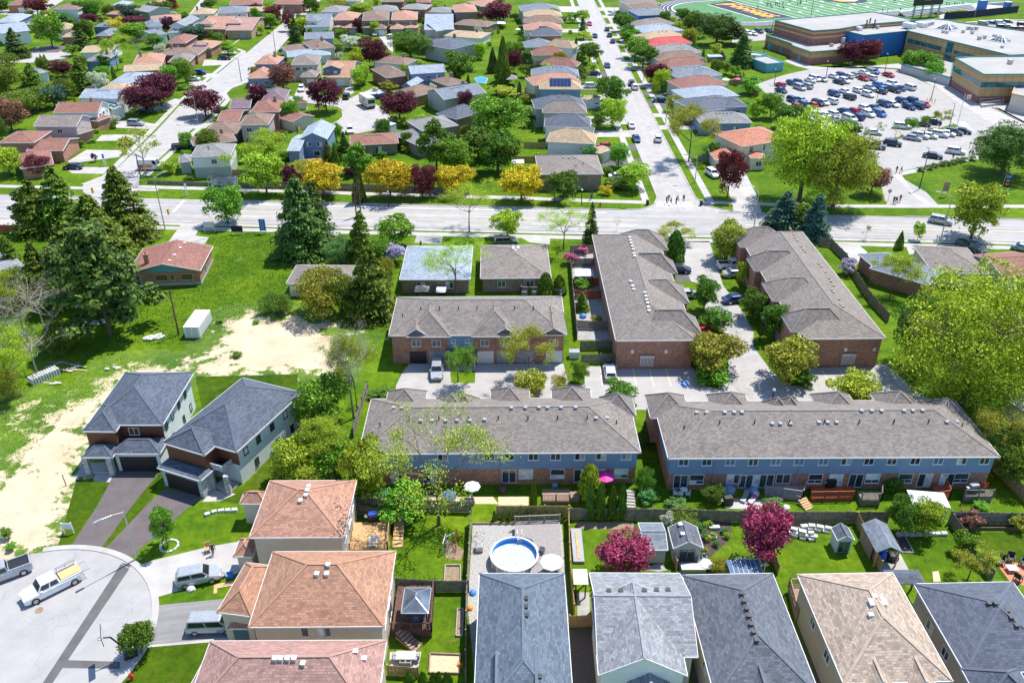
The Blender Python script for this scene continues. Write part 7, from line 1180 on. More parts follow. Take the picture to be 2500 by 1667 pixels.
for rname, s in ROWS:
    q = s.split(); it = sorted([(float(q[i]), float(q[i+1]), q[i+2]) for i in range(0, len(q), 3)])
    for i, (x, y, tc) in enumerate(it):
        n_c += 1; col = tc[1] if tc[1] in CARC else 'b'; col = random.choice('kbnubw') if col in 'kn' else col; ty = 'hatch' if tc[0] == 'h' else ['suv', 'sedan', 'suv', 'hatch', 'suv', 'sedan', 'minivan'][n_c % 7]; p = W('d', x, y+8)
        car(ty, col, (p.x, p.y), AX+random.uniform(-3, 3)+(180 if n_c % 3 == 0 else 0), f'{CARN[col]} {ty}, {["first", "second", "third", "fourth", "fifth", "sixth", "seventh", "eighth", "ninth", "tenth"][i]} from the left in the {rname}', 'cars in the school car park')
for i, (x, y, ty, col, lb) in enumerate([(1335, 1040, 'suv', 'w', 'white SUV alone below the island saplings'), (1105, 1088, 'sedan', 'w', 'white car at the near end of the island'), (1430, 1010, 'suv', 'k', 'black SUV behind the island saplings'), (1500, 1020, 'sedan', 'g', 'dark grey car behind the island saplings'), (1590, 1005, 'suv', 'n', 'navy car at the island tip'), (1110, 1200, 'pickup', 'g', 'dark grey pickup truck on the school drive'), (1260, 1180, 'suv', 'n', 'navy SUV on the school drive'), (1590, 1280, 'sedan', 'n', 'dark blue car leaving the school drive'), (1775, 1245, 'suv', 'w', 'large white SUV on the school drive')]): p = W('d', x, y+8); car(ty, col, (p.x, p.y), -28 if i > 4 else -20, lb)
for i, (x, y, col) in enumerate([(1425, 1135, 's'), (1485, 1120, 'w'), (1555, 1118, 'w'), (1645, 1108, 'w'), (1700, 1100, 'w'), (1760, 1090, 'g'), (1830, 1080, 'k')]): p = W('d', x, y+6); car('suv' if i % 2 else 'sedan', col, (p.x, p.y), -35, f'{CARN[col]} car, {ordn[i] if i else "first"} in the kerb row beside the sapling island', 'kerb row beside the island')
for i, (x, y, col) in enumerate([(85, 285, 'w'), (130, 288, 'w'), (175, 270, 'n'), (255, 262, 'b'), (2000, 205, 's'), (2070, 200, 'b'), (2135, 200, 'w'), (2195, 190, 'k'), (2150, 235, 'k'), (2210, 230, 's'), (2255, 250, 'n'), (2310, 245, 'r'), (2320, 215, 'k')]): p = W('d', x, y); car('sedan' if i % 2 else 'suv', col, (p.x, p.y), -20 if i > 3 else AX, f'{CARN[col]} car, {ordn[i-4] if i > 4 else "first" if i in (0, 4) else ordn[i]} in the {"small car park beside the gym" if i < 4 else "car park behind the school"}', 'cars behind the school')
# load on the white pickup
def on_truck(tr, name, label, cat, boxes, mat):
    e = empty(name, tr.location, tr.rotation_euler.z, label, cat)
    for nm, *b in boxes: MB().box(*b).build(nm, mat, e)
on_truck(pw, 'plywood_sheet', 'yellow plywood lying in the white pickup bed', 'plywood', [('sheet', -2.95, -.9, -.55, .75, 1.32, 1.36)], 'plywood'); on_truck(pw, 'ladder_rack', 'grey ladder rack over the white pickup bed', 'rack', [('rail', -2.9, -.9, -.92, -.86, 1.75, 1.8), ('rail', -2.9, -.9, -.7, -.64, 1.75, 1.8)]+[('post', x, x+.06, -.92, -.86, 1.25, 1.75) for x in (-2.8, -1.9, -1.0)], 'galv'); on_truck(pw, 'ladder', 'aluminium ladder hanging behind the white pickup tailgate', 'ladder', [('rail', -3.75, -2.95, -.75, -.69, 1.02, 1.08), ('rail', -3.75, -2.95, .69, .75, 1.02, 1.08)]+[('rung', -3.7+k*.2, -3.66+k*.2, -.69, .69, 1.03, 1.06) for k in range(4)], 'galv')
# motorhome, camper, boat
p = W('b', 1085, 950); box_thing('motorhome', 'boxy beige motorhome parked in the cul-de-sac', 'motorhome', ((p.x, p.y, 0), -60), [('body', -3.6, 3.4, -1.2, 1.2, .6, 3.2, 'wall_cr'), ('roof', -3.5, 3.3, -1.1, 1.1, 3.2, 3.35, 'white_trim'), ('windscreen', 3.4, 3.45, -1.05, 1.05, 1.6, 2.7, 'car_glass'), ('stripe', -3.55, 3.35, -1.22, 1.22, 1.1, 1.35, 'deck_brown'), ('side_window', -1, 1.2, -1.23, -1.2, 1.8, 2.5, 'car_glass'), ('bumper', 3.4, 3.55, -1.1, 1.1, .5, .8, 'black_metal')]+[('wheel', x, x+.8, y, y+.3, .02, .8, 'tyre') for x in (-2.2, 2.0) for y in (-1.15, .85)], 0)
p = W('b', 1245, 1180); box_thing('camper_trailer', 'white camper trailer with roof hatches at the cul-de-sac rim', 'camper', ((p.x, p.y, 0), -35), [('body', -3, 3, -1.15, 1.15, .5, 2.6, 'white_trim'), ('roof_edge', -3.05, 3.05, -1.2, 1.2, 2.6, 2.7, 'wall_lt'), ('hatch', -1.2, -.6, -.3, .3, 2.7, 2.82, 'grey_box'), ('hatch', .6, 1.1, -.3, .3, 2.7, 2.85, 'grey_box'), ('side_window', -2, -.8, -1.18, -1.15, 1.4, 2.0, 'car_glass'), ('side_window', .6, 1.8, -1.18, -1.15, 1.4, 2.0, 'car_glass'), ('wheel', -.4, .3, -1.2, -.9, .02, .7, 'tyre'), ('wheel', -.4, .3, .9, 1.2, .02, .7, 'tyre')], 0)
p = W('b', 1160, 875); e = empty('motorboat', (p.x, p.y, 0), math.radians(5), 'white motorboat on a trailer beside the motorhome', 'boat'); mb = MB(); hl = [(-2.6, -1, 0), (1.2, -1, 0), (2.9, 0, .25), (1.2, 1, 0), (-2.6, 1, 0)]; lo = [(-2.4, -.6, -.8), (1.0, -.5, -.8), (2.0, 0, -.6), (1.0, .5, -.8), (-2.4, .6, -.8)]
for i in range(5): j = (i+1) % 5; a, b, c_, d_ = [Vector(q)+Vector((0,0,1.6)) for q in (lo[i], lo[j], hl[j], hl[i])]; mb.face([a, b, c_, d_])
mb.face([Vector(q)+Vector((0,0,1.5)) for q in hl]); mb.build('hull', 'white_trim', e); MB().box(.3, .4, -.8, .8, 1.55, 2.0).build('windscreen', 'car_glass', e); MB().box(-2.8, 3.6, -.08, .08, .4, .55).box(-.6, .1, -1.05, -.85, .02, .65).box(-.6, .1, .85, 1.05, .02, .65).build('trailer', 'black_metal', e)
# van stripes
for nm, q in (('stripe', (-2.6, .6, -1.04, -1.035, .75, 1.5)),):
    vn = [o for o in bpy.data.objects if o.name.startswith('delivery_van') and o.parent is None][0]; MB().box(*q).build(nm, 'orange', vn); MB().box(-2.6, -1.2, -1.045, -1.04, .8, 1.3).build('stripe', 'red', vn)
# ---------------------------------------------------------------- people
PE = [('g', 1557, 355, 'n', 'n', 'dark-clothed person stepping off the crossing'), ('g', 1575, 340, 'k', 'g', 'person in black near the middle of the crossing'), ('g', 1595, 368, 'r', 'k', 'person in a red top on the crossing'), ('g', 1643, 362, 'k', 'n', 'person in black walking alone on the crossing'), ('g', 1655, 345, 'g', 'k', 'person in grey behind the lone walker'), ('g', 1708, 340, 'k', 'k', 'person all in black at the far end of the crossing'), ('g', 720, 318, 'k', 'n', 'person on the pavement by the round green tree, left'), ('g', 745, 312, 'n', 'k', 'person on the pavement by the round green tree, right'), ('g', 885, 325, 'g', 'k', 'person with a bag on the main road pavement'), ('g', 895, 312, 'k', 'k', 'person in black on the main road pavement'), ('h', 1270, 325, 'k', 'k', 'first of three pupils at the school drive mouth'), ('h', 1290, 328, 'r', 'k', 'second of three pupils at the school drive mouth'), ('h', 1322, 312, 'k', 'n', 'third of three pupils at the school drive mouth'), ('h', 1248, 155, 'k', 'k', 'pupil walking beside the pink-bronze tree'), ('h', 1225, 115, 'n', 'k', 'pupil half hidden by the pink-bronze tree'), ('h', 1293, 75, 'k', 'r', 'pupil in red shorts at the drive kerb'), ('h', 1330, 78, 'k', 'n', 'pupil in black at the drive kerb'), ('h', 722, 340, 'k', 'k', 'pedestrian under the olive tree, left'), ('h', 745, 345, 'n', 'k', 'pedestrian under the olive tree, right'), ('d', 1885, 1278, 'k', 'n', 'walker beside the large white SUV, left'), ('d', 1908, 1275, 'k', 'k', 'walker beside the large white SUV, right'), ('d', 1752, 1300, 'k', 'r', 'pupil crossing behind the large white SUV'), ('m', 1832, 470, 'n', 'n', 'person in navy on the concrete driveway beside a wooden chair')]
for i, (c, x, y, tp, bt, lb) in enumerate(PE): p = W(c, x, y); person((p.x, p.y), random.uniform(0, 360), tp, bt, lb, 1 if i % 3 else 0)
FX = '1062 128 1185 80 1190 100 1210 80 1235 90 1245 118 1265 115 1298 82 1310 82 1328 85 1355 82 1358 130 1405 80 1408 138 1502 55 1605 80 1640 75 1650 55 1722 65'.split()
for i in range(0, len(FX), 2): p = W('w', float(FX[i]), float(FX[i+1])); person((p.x, p.y), random.uniform(0, 360), random.choice('kkng'), random.choice('kn'), 'dark-clothed player scattered over the far turf field', i % 2, 'players on the turf field')
for i, (x, y) in enumerate(((1340, 75), (660, 45), (735, 150), (500, 165), (570, 170), (1370, 85), (1440, 80), (1470, 85), (1500, 85), (1545, 75), (1195, 135), (1215, 138), (1240, 138), (725, 185), (822, 190), (905, 185))): p = W('x', x, y); person((p.x, p.y), random.uniform(0, 360), random.choice('kkngr'), random.choice('kn'), 'spectator standing along the far touchline of the turf field', i % 2, 'spectators along the touchline')
# ---------------------------------------------------------------- playing field
G0, G1 = W('Z', 1783, 3), W('Z', 1938, 43); e_ = (G1-G0).normalized(); n_ = Vector((-e_.y, e_.x, 0)); FW = (G1-G0).length; F = lambda a, b: G0+e_*a+n_*b     # a across, b along
turf, t, b = newmat('turf'); b.inputs['Roughness'].default_value = .9; t.links.new(ramp(t, noise(t, .15, 4), (.055,.17,.06), (.09,.23,.09)), b.inputs['Base Color']); MC['turf'] = turf; plain('endzone', (.03,.03,.06), .9, .15); plain('track', (.055,.055,.08), .9, .15); plain('gold', (.75,.38,.02), .8, .08)
def oval(m): 
    out = []
    for i in range(41): a = math.pi*i/40; out.append(F(FW/2-(FW/2+m)*math.cos(a), -18-(FW*.42+m)*math.sin(a)))
    return out
sheet('running_track', oval(13)+[F(FW+13, 125), F(-13, 125)], .02, 'track'); sheet('track_apron', oval(4.4)+[F(FW+4.4, 125), F(-4.4, 125)], .026, 'line_white'); sheet('sports_turf', oval(3.8)+[F(FW+3.8, 125), F(-3.8, 125)], .032, 'turf')
for k in (6.2, 8, 9.8, 11.5): o_ = oval(k); ribbon('track_line', [F(-k, 110)]+o_+[F(FW+k, 110)], .25, 0, .03, 'line_white')
ep = [W('Z', *q) for q in ((1728, 12), (1783, 3), (1938, 43), (1849, 47))]; sheet('end_zone', ep, .036, 'endzone'); ribbon('field_line', [ep[0], ep[3]], .5, 0, .044, 'line_white'); ribbon('field_line', [ep[1]-e_*4, ep[2]+e_*3], .5, 0, .044, 'line_white')
for k in range(1, 22): ribbon('field_line', [F(-2, k*4.9), F(FW+2, k*4.9)], .32, 0, .040, 'line_white')
ribbon('field_line', [F(FW+2.2, 0), F(FW+2.2, 110)], .5, 0, .042, 'line_white')
for k in range(1, 10):
    for a in (.2, .38, .62, .8):
        ribbon('yard_number', [F(FW*a-1.3, k*9.8+1.4), F(FW*a+1.3, k*9.8+1.4)], .9, 0, .041, 'line_white')
lt = [Vector(W('w', *q)) for q in ((560, 62), (690, 62), (790, 95), (870, 118), (960, 148), (1050, 172), (1110, 195), (1200, 220), (1300, 238))]
for a, b2 in zip(lt, lt[1:]):                              # end-zone lettering, unreadable at this distance: gold strokes
    d = (b2-a); m_ = a.lerp(b2, .5); up = n_*3.6
    ribbon('end_zone_letter', [a+d*.1-up, a+d*.1+up, a+d*.75+up], 1.5, 0, .042, 'gold'); ribbon('end_zone_letter', [a+d*.1, a+d*.7], 1.4, 0, .043, 'gold'); ribbon('end_zone_letter', [a+d*.75+up*.2, a+d*.75-up], 1.4, 0, .044, 'gold')
c0 = W('Z', 2060, 0); sheet('midfield_disc', arc(c0, 11, 0, 360, 40)[:-1], .046, 'endzone'); sheet('midfield_disc', arc(c0, 7, 0, 360, 6)[:-1], .05, 'gold'); sheet('midfield_disc', arc((c0.x+3, c0.y-1), 4, 0, 360, 5)[:-1], .054, 'line_white')
gp = W('w', 960, 260); e = empty('soccer_goal', (gp.x, gp.y, 0), math.atan2(e_.y, e_.x), 'white goal frame behind the dark end zone', 'goal'); [MB().beam(a, b2, .12, .12).build('bar', 'white_trim', e) for a, b2 in (((-7, 0, 0), (-7, 0, 2.6)), ((0, 0, 0), (0, 0, 2.6)), ((-7, 0, 2.6), (0, 0, 2.6)))]
sb = W('x', 1060, 225); e = empty('scoreboard', (sb.x, sb.y, 0), math.radians(20), 'black scoreboard tower beside the field stands', 'scoreboard'); MB().box(-8, 8, -.4, .4, 5, 15).build('panel', 'black_metal', e); MB().box(-8.6, 8.6, -.5, .5, 15, 17.5).build('header', 'endzone', e); [MB().box(x-.3, x+.3, -.3, .3, 0, 15).build('post', 'galv', e) for x in (-7, -2.5, 2.5, 7)]; [MB().box(-8.7, 8.7, -.6, -.5, z, z+.3).build('rail', 'galv', e) for z in (1.5, 3.2)]; mb = MB(); mb.face([(x*3.5, -.42, 10+z*3) for x, z in ((-.9, -.9), (.2, -1), (.9, -.2), (.7, .9), (-.3, 1), (-1, .2))]); mb.build('emblem', 'wall_gy', e)
pad = W('x', 1600, 200); bl = MP('x 720 215 1650 110 1650 90 720 190'); e = empty('bleachers', bl[0], 0, 'long low bleachers along the field', 'bleachers')
for k in range(4): MB().prism([p-bl[0]+n_*0-e_*(-1.2*k) for p in bl], 0, 1.6-k*.4).build('tier', 'galv', e)
sheet('sports_forecourt', MP('x 1250 250 2260 160 2240 90 1700 60 1640 130 1250 200'), .022, 'concrete'); P2 = MP('x 1290 265 2265 165'); fence('x', [P2[0], P2[0].lerp(P2[1], .5), P2[1]], 'dark screen fence behind the school', 2.4, 'endzone') if False else None
dk = MP('x 1300 265 1700 235 2265 172'); e = empty('screen_fence', dk[0], 0, 'long dark screened fence behind the school', 'fence')
for a, b2 in zip(dk, dk[1:]): MB().beam(a-dk[0]+Vector((0,0,1.6)), b2-dk[0]+Vector((0,0,1.6)), .1, 3.0).build('screen', 'endzone', e); MB().beam(a-dk[0], a-dk[0]+Vector((0,0,3.2)), .15, .15).build('post', 'galv', e)
for i, (x, y, m) in enumerate(((1790, 135, 'blue'), (2113, 160, 'blue'))): p = W('x', x, y); box_thing('storage_booth', ['dark blue ticket booth by the track', 'blue portable toilet by the dark fence'][i], 'booth', ((p.x, p.y, 0), 15), [('body', -1.8+i*.6, 1.8-i*.6, -1.2, 1.2, 0, 4.2, 'wall_bu'), ('roof', -2+i*.7, 2-i*.7, -1.4, 1.4, 4.2, 4.5, 'white_trim')], 0)
for i, (x, y) in enumerate(((1500, 170), (1230, 190), (1370, 180), (1560, 165))): tree('x', 'U', 'x' if i != 1 else 'z', x, y, y-45, 90, ['lime bush behind the scoreboard', 'rusty bush beside the scoreboard', 'olive bush along the bleachers', 'second lime bush along the bleachers'][i])
tree('x', 'T', 'x', 2270, 305, 200, 70, 'yellow sapling behind the school car park')
# flag
p = W('d', 1788, 1030); hh = ZH('d', 765, p.y); e = empty('flagpole', (p.x, p.y, 0), 0, 'tall white flagpole with a red and white maple leaf flag', 'flagpole'); MB().cyl((0,0,0), (0,0,hh), .1, .06, 8).build('pole', 'white_trim', e)
for nm, x0, x1, m in (('flag_band', .08, .6, 'red'), ('flag_field', .6, 1.7, 'white_trim'), ('flag_band', 1.7, 2.2, 'red')): MB().box(x0, x1, -.02, .02, hh-1.3-.25*x0, hh-.15-.25*x0).build(nm, m, e)
mb = MB(); z0 = hh-1.0; mb.face([(1.15+x*.33, -.03, z0+z*.33) for x, z in ((0,-1.1),(.12,-.55),(.75,-.5),(.55,-.2),(1,.2),(.6,.25),(.45,.6),(.2,.35),(0,1),(-.2,.35),(-.45,.6),(-.6,.25),(-1,.2),(-.55,-.2),(-.75,-.5),(-.12,-.55))]); mb.build('maple_leaf', 'red', e)
# ---------------------------------------------------------------- poles, signs
for c, x, y, ty, ang, lb, mt in [('m', 1180, 505, 100, 226, 'tall grey street lamp at the cul-de-sac driveways', 'galv'), ('e', 1470, 580, 125, 60, 'street lamp carrying traffic signals beside the conifers', 'galv'), ('a', 1765, 1100, 850, 150, 'street lamp before the kerb maroon tree', 'galv'), ('a', 2150, 728, 530, 150, 'dark street lamp by the long driveway row', 'black_metal'), ('b', 265, 460, 255, 150, 'street lamp on the corner of the left street', 'black_metal'), ('a', 1970, 410, 245, 200, 'street lamp before the orange-brick house', 'galv'), ('b', 243, 800, 690, 150, 'short street lamp before the bronze-maroon tree', 'galv'), ('c', 1355, 720, 515, 170, 'street lamp beside the maroon tree on the long street', 'galv'), ('c', 1550, 1100, 870, 190, 'street lamp on the right-hand pavement', 'galv'), ('c', 1215, 380, 265, 190, 'street lamp hidden in the dense verge row', 'galv'), ('c', 1090, 180, 70, 170, 'farthest street lamp on the long street', 'galv'), ('g', 1810, 170, -60, 170, 'street lamp at the right corner of the crossing', 'galv'), ('h', 130, 545, 240, 100, 'street lamp before the blue spruces', 'galv'), ('h', 1645, 655, 265, 150, 'street lamp on the verge by the passing SUV', 'galv'), ('b', 1258, 800, 760, 160, 'small lamp beside the umbrella-shaped tree', 'galv')]: lamp(c, x, y, ty, lb, ang, 2.4, mt)
for c, x, y, ty, lb in [('d', 1725, 1040, 860, 'car park lamp at the island tip'), ('d', 1200, 590, 455, 'car park lamp by the school lawn'), ('d', 720, 640, 515, 'car park lamp in the second row'), ('d', 300, 690, 580, 'car park lamp at the left corner'), ('d', 1125, 870, 755, 'car park lamp among the middle rows'), ('d', 580, 960, 880, 'car park lamp near the tree line'), ('d', 1575, 820, 660, 'car park lamp near the bollards'), ('d', 1010, 1310, 1225, 'lamp beside the dark pine'), ('h', 1482, 205, -110, 'lamp post with a blue banner on the school lawn'), ('d', 600, 130, -80, 'floodlight mast behind the gym'), ('d', 1575, 150, -10, 'floodlight mast by the scoreboard'), ('d', 278, 270, 130, 'lamp beside the gym corner'), ('d', 215, 435, 370, 'short lamp on the school side lawn'), ('d', 2210, 70, -30, 'mast at the top right corner')]: lamp(c, x, y, ty, lb, 90, .5, 'black_metal', 'lamp post')
for c, x, y, ty, lb in [('h', 180, 1440, 1260, 'white globe lamp beside the right-hand townhouse row'), ('g', 2070, 870, 705, 'white globe lamp behind the olive lane tree'), ('l', 285, 585, 515, 'white globe lamp behind the long brown roof'), ('g', 562, 350, 235, 'white globe lamp on the main road verge'), ('g', 800, 370, 240, 'dark post lamp beside the corner house door'), ('f', 1275, 390, 255, 'slim globe lamp on the far verge')]: lamp(c, x, y, ty, lb, None, 0, 'black_metal', 'lamp post', True)
for c, x, y, ty, lb in [('e', 1592, 1520, 1125, 'leaning wooden utility pole beside the shipping container'), ('f', 985, 470, 180, 'wooden utility pole by the main road, near side'), ('f', 1025, 460, 150, 'wooden utility pole on the far kerb'), ('e', 1255, 130, -90, 'wooden utility pole by the striped van'), ('b', 985, 590, 490, 'utility pole above the lime tree')]:
    p = W(c, x, y); h_ = ZH(c, ty, p.y); e = empty('utility_pole', (p.x, p.y, 0), 0, lb, 'utility pole'); MB().cyl((0,0,0), (.1,0,h_), .16, .11, 8).build('pole', 'deck_dark', e); MB().box(-.5, .7, -.05, .05, h_-.5, h_-.38).build('crossarm', 'deck_dark', e)
def signal(c, x, y, z, lb, ang=90):
    p = W(c, x, y, z); e = empty('traffic_signal', (p.x, p.y, z), math.radians(ang), lb, 'traffic signal')
    MB().box(-.22, .22, -.15, .15, -.6, .6).build('housing', 'yellow', e)
    for k, m in enumerate(('red', 'yellow', 'green_trim')): MB().cyl((0,-.15,.38-k*.38), (0,-.2,.38-k*.38), .13, .13, 10).build('lens', m, e)
signal('e', 822, 235, 5.2, 'yellow traffic signal over the left street mouth'); signal('e', 1497, 425, 3.6, 'yellow traffic signal on the bracket of the corner lamp')
MB().beam((0,0,5.3), (0,0,5.4), .1, .1) if False else None
def board(c, x0, x1, y, ztop, zbot, face, lb, cat='sign', posts='white_trim', name='sign_board', lines=()):
    a, b2 = W(c, x0, y), W(c, x1, y); d = b2-a; e = empty(name, a, math.atan2(d.y, d.x), lb, cat); L = d.length; MB().box(-.05, L+.05, -.05, .0, zbot, ztop).build('panel', face, e)
    for x in (0, L): MB().box(x-.06, x+.06, 0, .1, 0, ztop+.05).build('post', posts, e)
    for z0, z1, x_0, x_1, m in lines: MB().box(L*x_0, L*x_1, -.07, -.05, z0, z1).build('printed_block', m, e)
board('e', 1825, 1915, 610, 2.3, 1.0, 'wall_lt', 'white notice board on posts by the pavement', lines=((1.2, 2.1, .1, .9, 'white_trim'),)); board('e', 2068, 2165, 630, 1.9, .6, 'endzone', 'dark notice board beside the white one'); board('f', 133, 185, 625, 3.2, .7, 'blue', 'tall blue development sign facing the road', lines=((.9, 3.0, .3, .36, 'white_trim'), (.9, 3.0, .62, .68, 'white_trim')))
board('h', 1660, 1705, 270, 3.4, 1.3, 'deck_brown', 'wooden sign frame on the school lawn', posts='deck_wood'); board('h', 2150, 2200, 235, 4.2, 1.2, 'endzone', 'school sign with orange lettering panel', lines=((3.4, 4.0, .08, .92, 'blue'), (1.8, 3.0, .25, .75, 'orange'), (2.2, 2.6, .3, .7, 'red')))
board('m', 550, 632, 290, 1.6, .75, 'white_trim', 'white for-sale sign on the strip of lawn', lines=((.85, 1.5, .25, .75, 'wall_lt'),)); board('m', 1320, 1375, 360, 1.6, .75, 'white_trim', 'white for-sale sign beside the young street tree', lines=((.85, 1.5, .25, .75, 'wall_lt'),)); board('k', 1663, 1672, 330, 2.2, 1.6, 'white_trim', 'small accessible parking sign before the brick wall'); board('e', 1660, 1672, 290, 2.9, 2.1, 'white_trim', 'narrow white bus stop sign'); board('a', 930, 945, 1480, 3.0, 1.9, 'blue', 'small blue street sign on the lawn')
sg = W('h', 1225, 305); e = empty('stop_sign', (sg.x, sg.y, 0), 0, 'round-backed stop sign at the school drive', 'sign'); MB().cyl((0,0,0), (0,0,2.6), .05, .05, 6).build('post', 'galv', e); MB().cyl((0,0,2.3), (0,.05,2.3), .45, .45, 8).build('plate', 'galv', e)
def hydrant(c, x, y, lb, mat='red'):
    p = W(c, x, y); e = empty('fire_hydrant', (p.x, p.y, 0), 0, lb, 'fire hydrant'); MB().cyl((0,0,0), (0,0,.75), .17, .15, 10).build('barrel', mat, e); MB().cyl((0,0,.75), (0,0,.95), .18, .06, 10).build('bonnet', mat, e); MB().cyl((-.28,0,.5), (.28,0,.5), .09, .09, 8).build('outlet', mat, e)
hydrant('m', 1130, 1538, 'red fire hydrant on the lower lawn'); hydrant('g', 968, 378, 'red fire hydrant on the main road verge'); 
for c, x, y, lb in (('g', 1388, 365, 'black litter bin at the left corner of the crossing'), ('g', 1865, 370, 'black litter bin at the right corner of the crossing'), ('e', 2155, 295, 'black litter bin at the bus stop')): p = W(c, x, y); e = empty('litter_bin', (p.x, p.y, 0), 0, lb, 'bin'); MB().cyl((0,0,0), (0,0,1.15), .33, .36, 12).build('body', 'black_metal', e); MB().cyl((0,0,1.15), (0,0,1.25), .38, .3, 12).build('lid', 'galv', e)
# bus shelter
a = W('e', 1865, 225); e = empty('bus_shelter', (a.x, a.y, 0), -.05, 'glass bus shelter on the far pavement', 'bus shelter'); L = 6.2
for x in (0, L/2, L): 
    for y in (0, 1.5): MB().box(x-.06, x+.06, y-.06, y+.06, 0, 2.5).build('post', 'white_trim', e)
MB().box(-.2, L+.2, -.2, 1.7, 2.5, 2.6).build('roof', 'glass', e); MB().box(0, L, 1.46, 1.5, .3, 2.3).build('pane', 'curtain', e)
# shipping container
a, b2 = W('e', 1655, 1550), W('e', 1785, 1555); a2 = W('e', 1890, 1400); ang = math.atan2((a2-b2).y, (a2-b2).x)-math.pi/2; e = empty('shipping_container', b2, ang, 'white corrugated shipping container in the meadow', 'container')
zt = ZH('e', 1448, a.y); MB().box(-2.4, 0, 0, 5.7, .1, zt-.05).build('body', 'white_trim', e); MB().box(-2.43, .03, -.03, 5.73, zt-.05, zt).build('roof', 'wall_wh', e); mb = MB(); [mb.box(0, .05, .15+k*.4, .35+k*.4, .25, zt-.15) for k in range(14)]; mb.build('corrugation', 'white_trim', e)['kind'] = 'stuff'; [MB().box(x, x+.06, -.07, -.02, .2, zt-.1).build('lock_rod', 'galv', e) for x in (-1.9, -1.5, -.9, -.5)]
# rubbish piles
def pile(c, x, y, w, n, mats, lb, cat, name='debris_pile', plank=False):
    p = W(c, x, y); e = empty(name, (p.x, p.y, 0), random.uniform(0, .5), lb, cat); s = w*MPP(c, p)
    for k in range(n):
        L_ = random.uniform(.3, 1.0)*(2.4 if plank else 1); T = Matrix.Translation((random.uniform(-.5, .5)*s, random.uniform(-.4, .4)*s*.6, .08+.05*(k % 4))) @ Matrix.Rotation(random.uniform(-.5, .5) if plank else random.uniform(0, 3), 4, 'Z'); MB(T).box(-L_/2, L_/2, -.09 if plank else -.3, .09 if plank else .3, -.03, .03+(0 if plank else random.uniform(0, .15))).build('plank' if plank else 'slab', random.choice(mats), e)
pile('i', 1365, 95, 150, 26, ['stone', 'white_trim', 'galv'], 'heap of pale broken slabs in the meadow', 'debris'); pile('i', 560, 330, 200, 12, ['stone', 'deck_brown'], 'weathered planks leaning at the thicket', 'lumber', 'lumber_pile', True); pile('i', 640, 370, 170, 10, ['stone', 'sandy'], 'scattered boards beside the lumber', 'lumber', 'lumber_pile', True); pile('e', 850, 1420, 160, 14, ['stone', 'white_trim'], 'old junk heap under the white pine', 'debris'); pile('i', 1010, 355, 140, 3, ['stone'], 'pale concrete slab heap by the sandy track', 'debris'); pile('i', 490, 500, 90, 5, ['stone'], 'flat boards by the sandy track', 'lumber', 'lumber_pile', True)
p = W('i', 400, 450); e = empty('pallet_stack', (p.x, p.y, 0), .9, 'stack of grey pallets beside the thicket', 'pallets'); [MB().box(-2+k*.38, -1.75+k*.38, -.7, .7, 0, 1.0).build('slat', 'stone', e) for k in range(11)]
a = W('i', 590, 1405); e = empty('fence_stake', a, 0, 'rusty stake standing in the sand', 'stake'); MB().cyl((0,0,0), (-.05,0,ZH('i', 1305, a.y)), .06, .05, 6).build('stake', 'deck_dark', e)
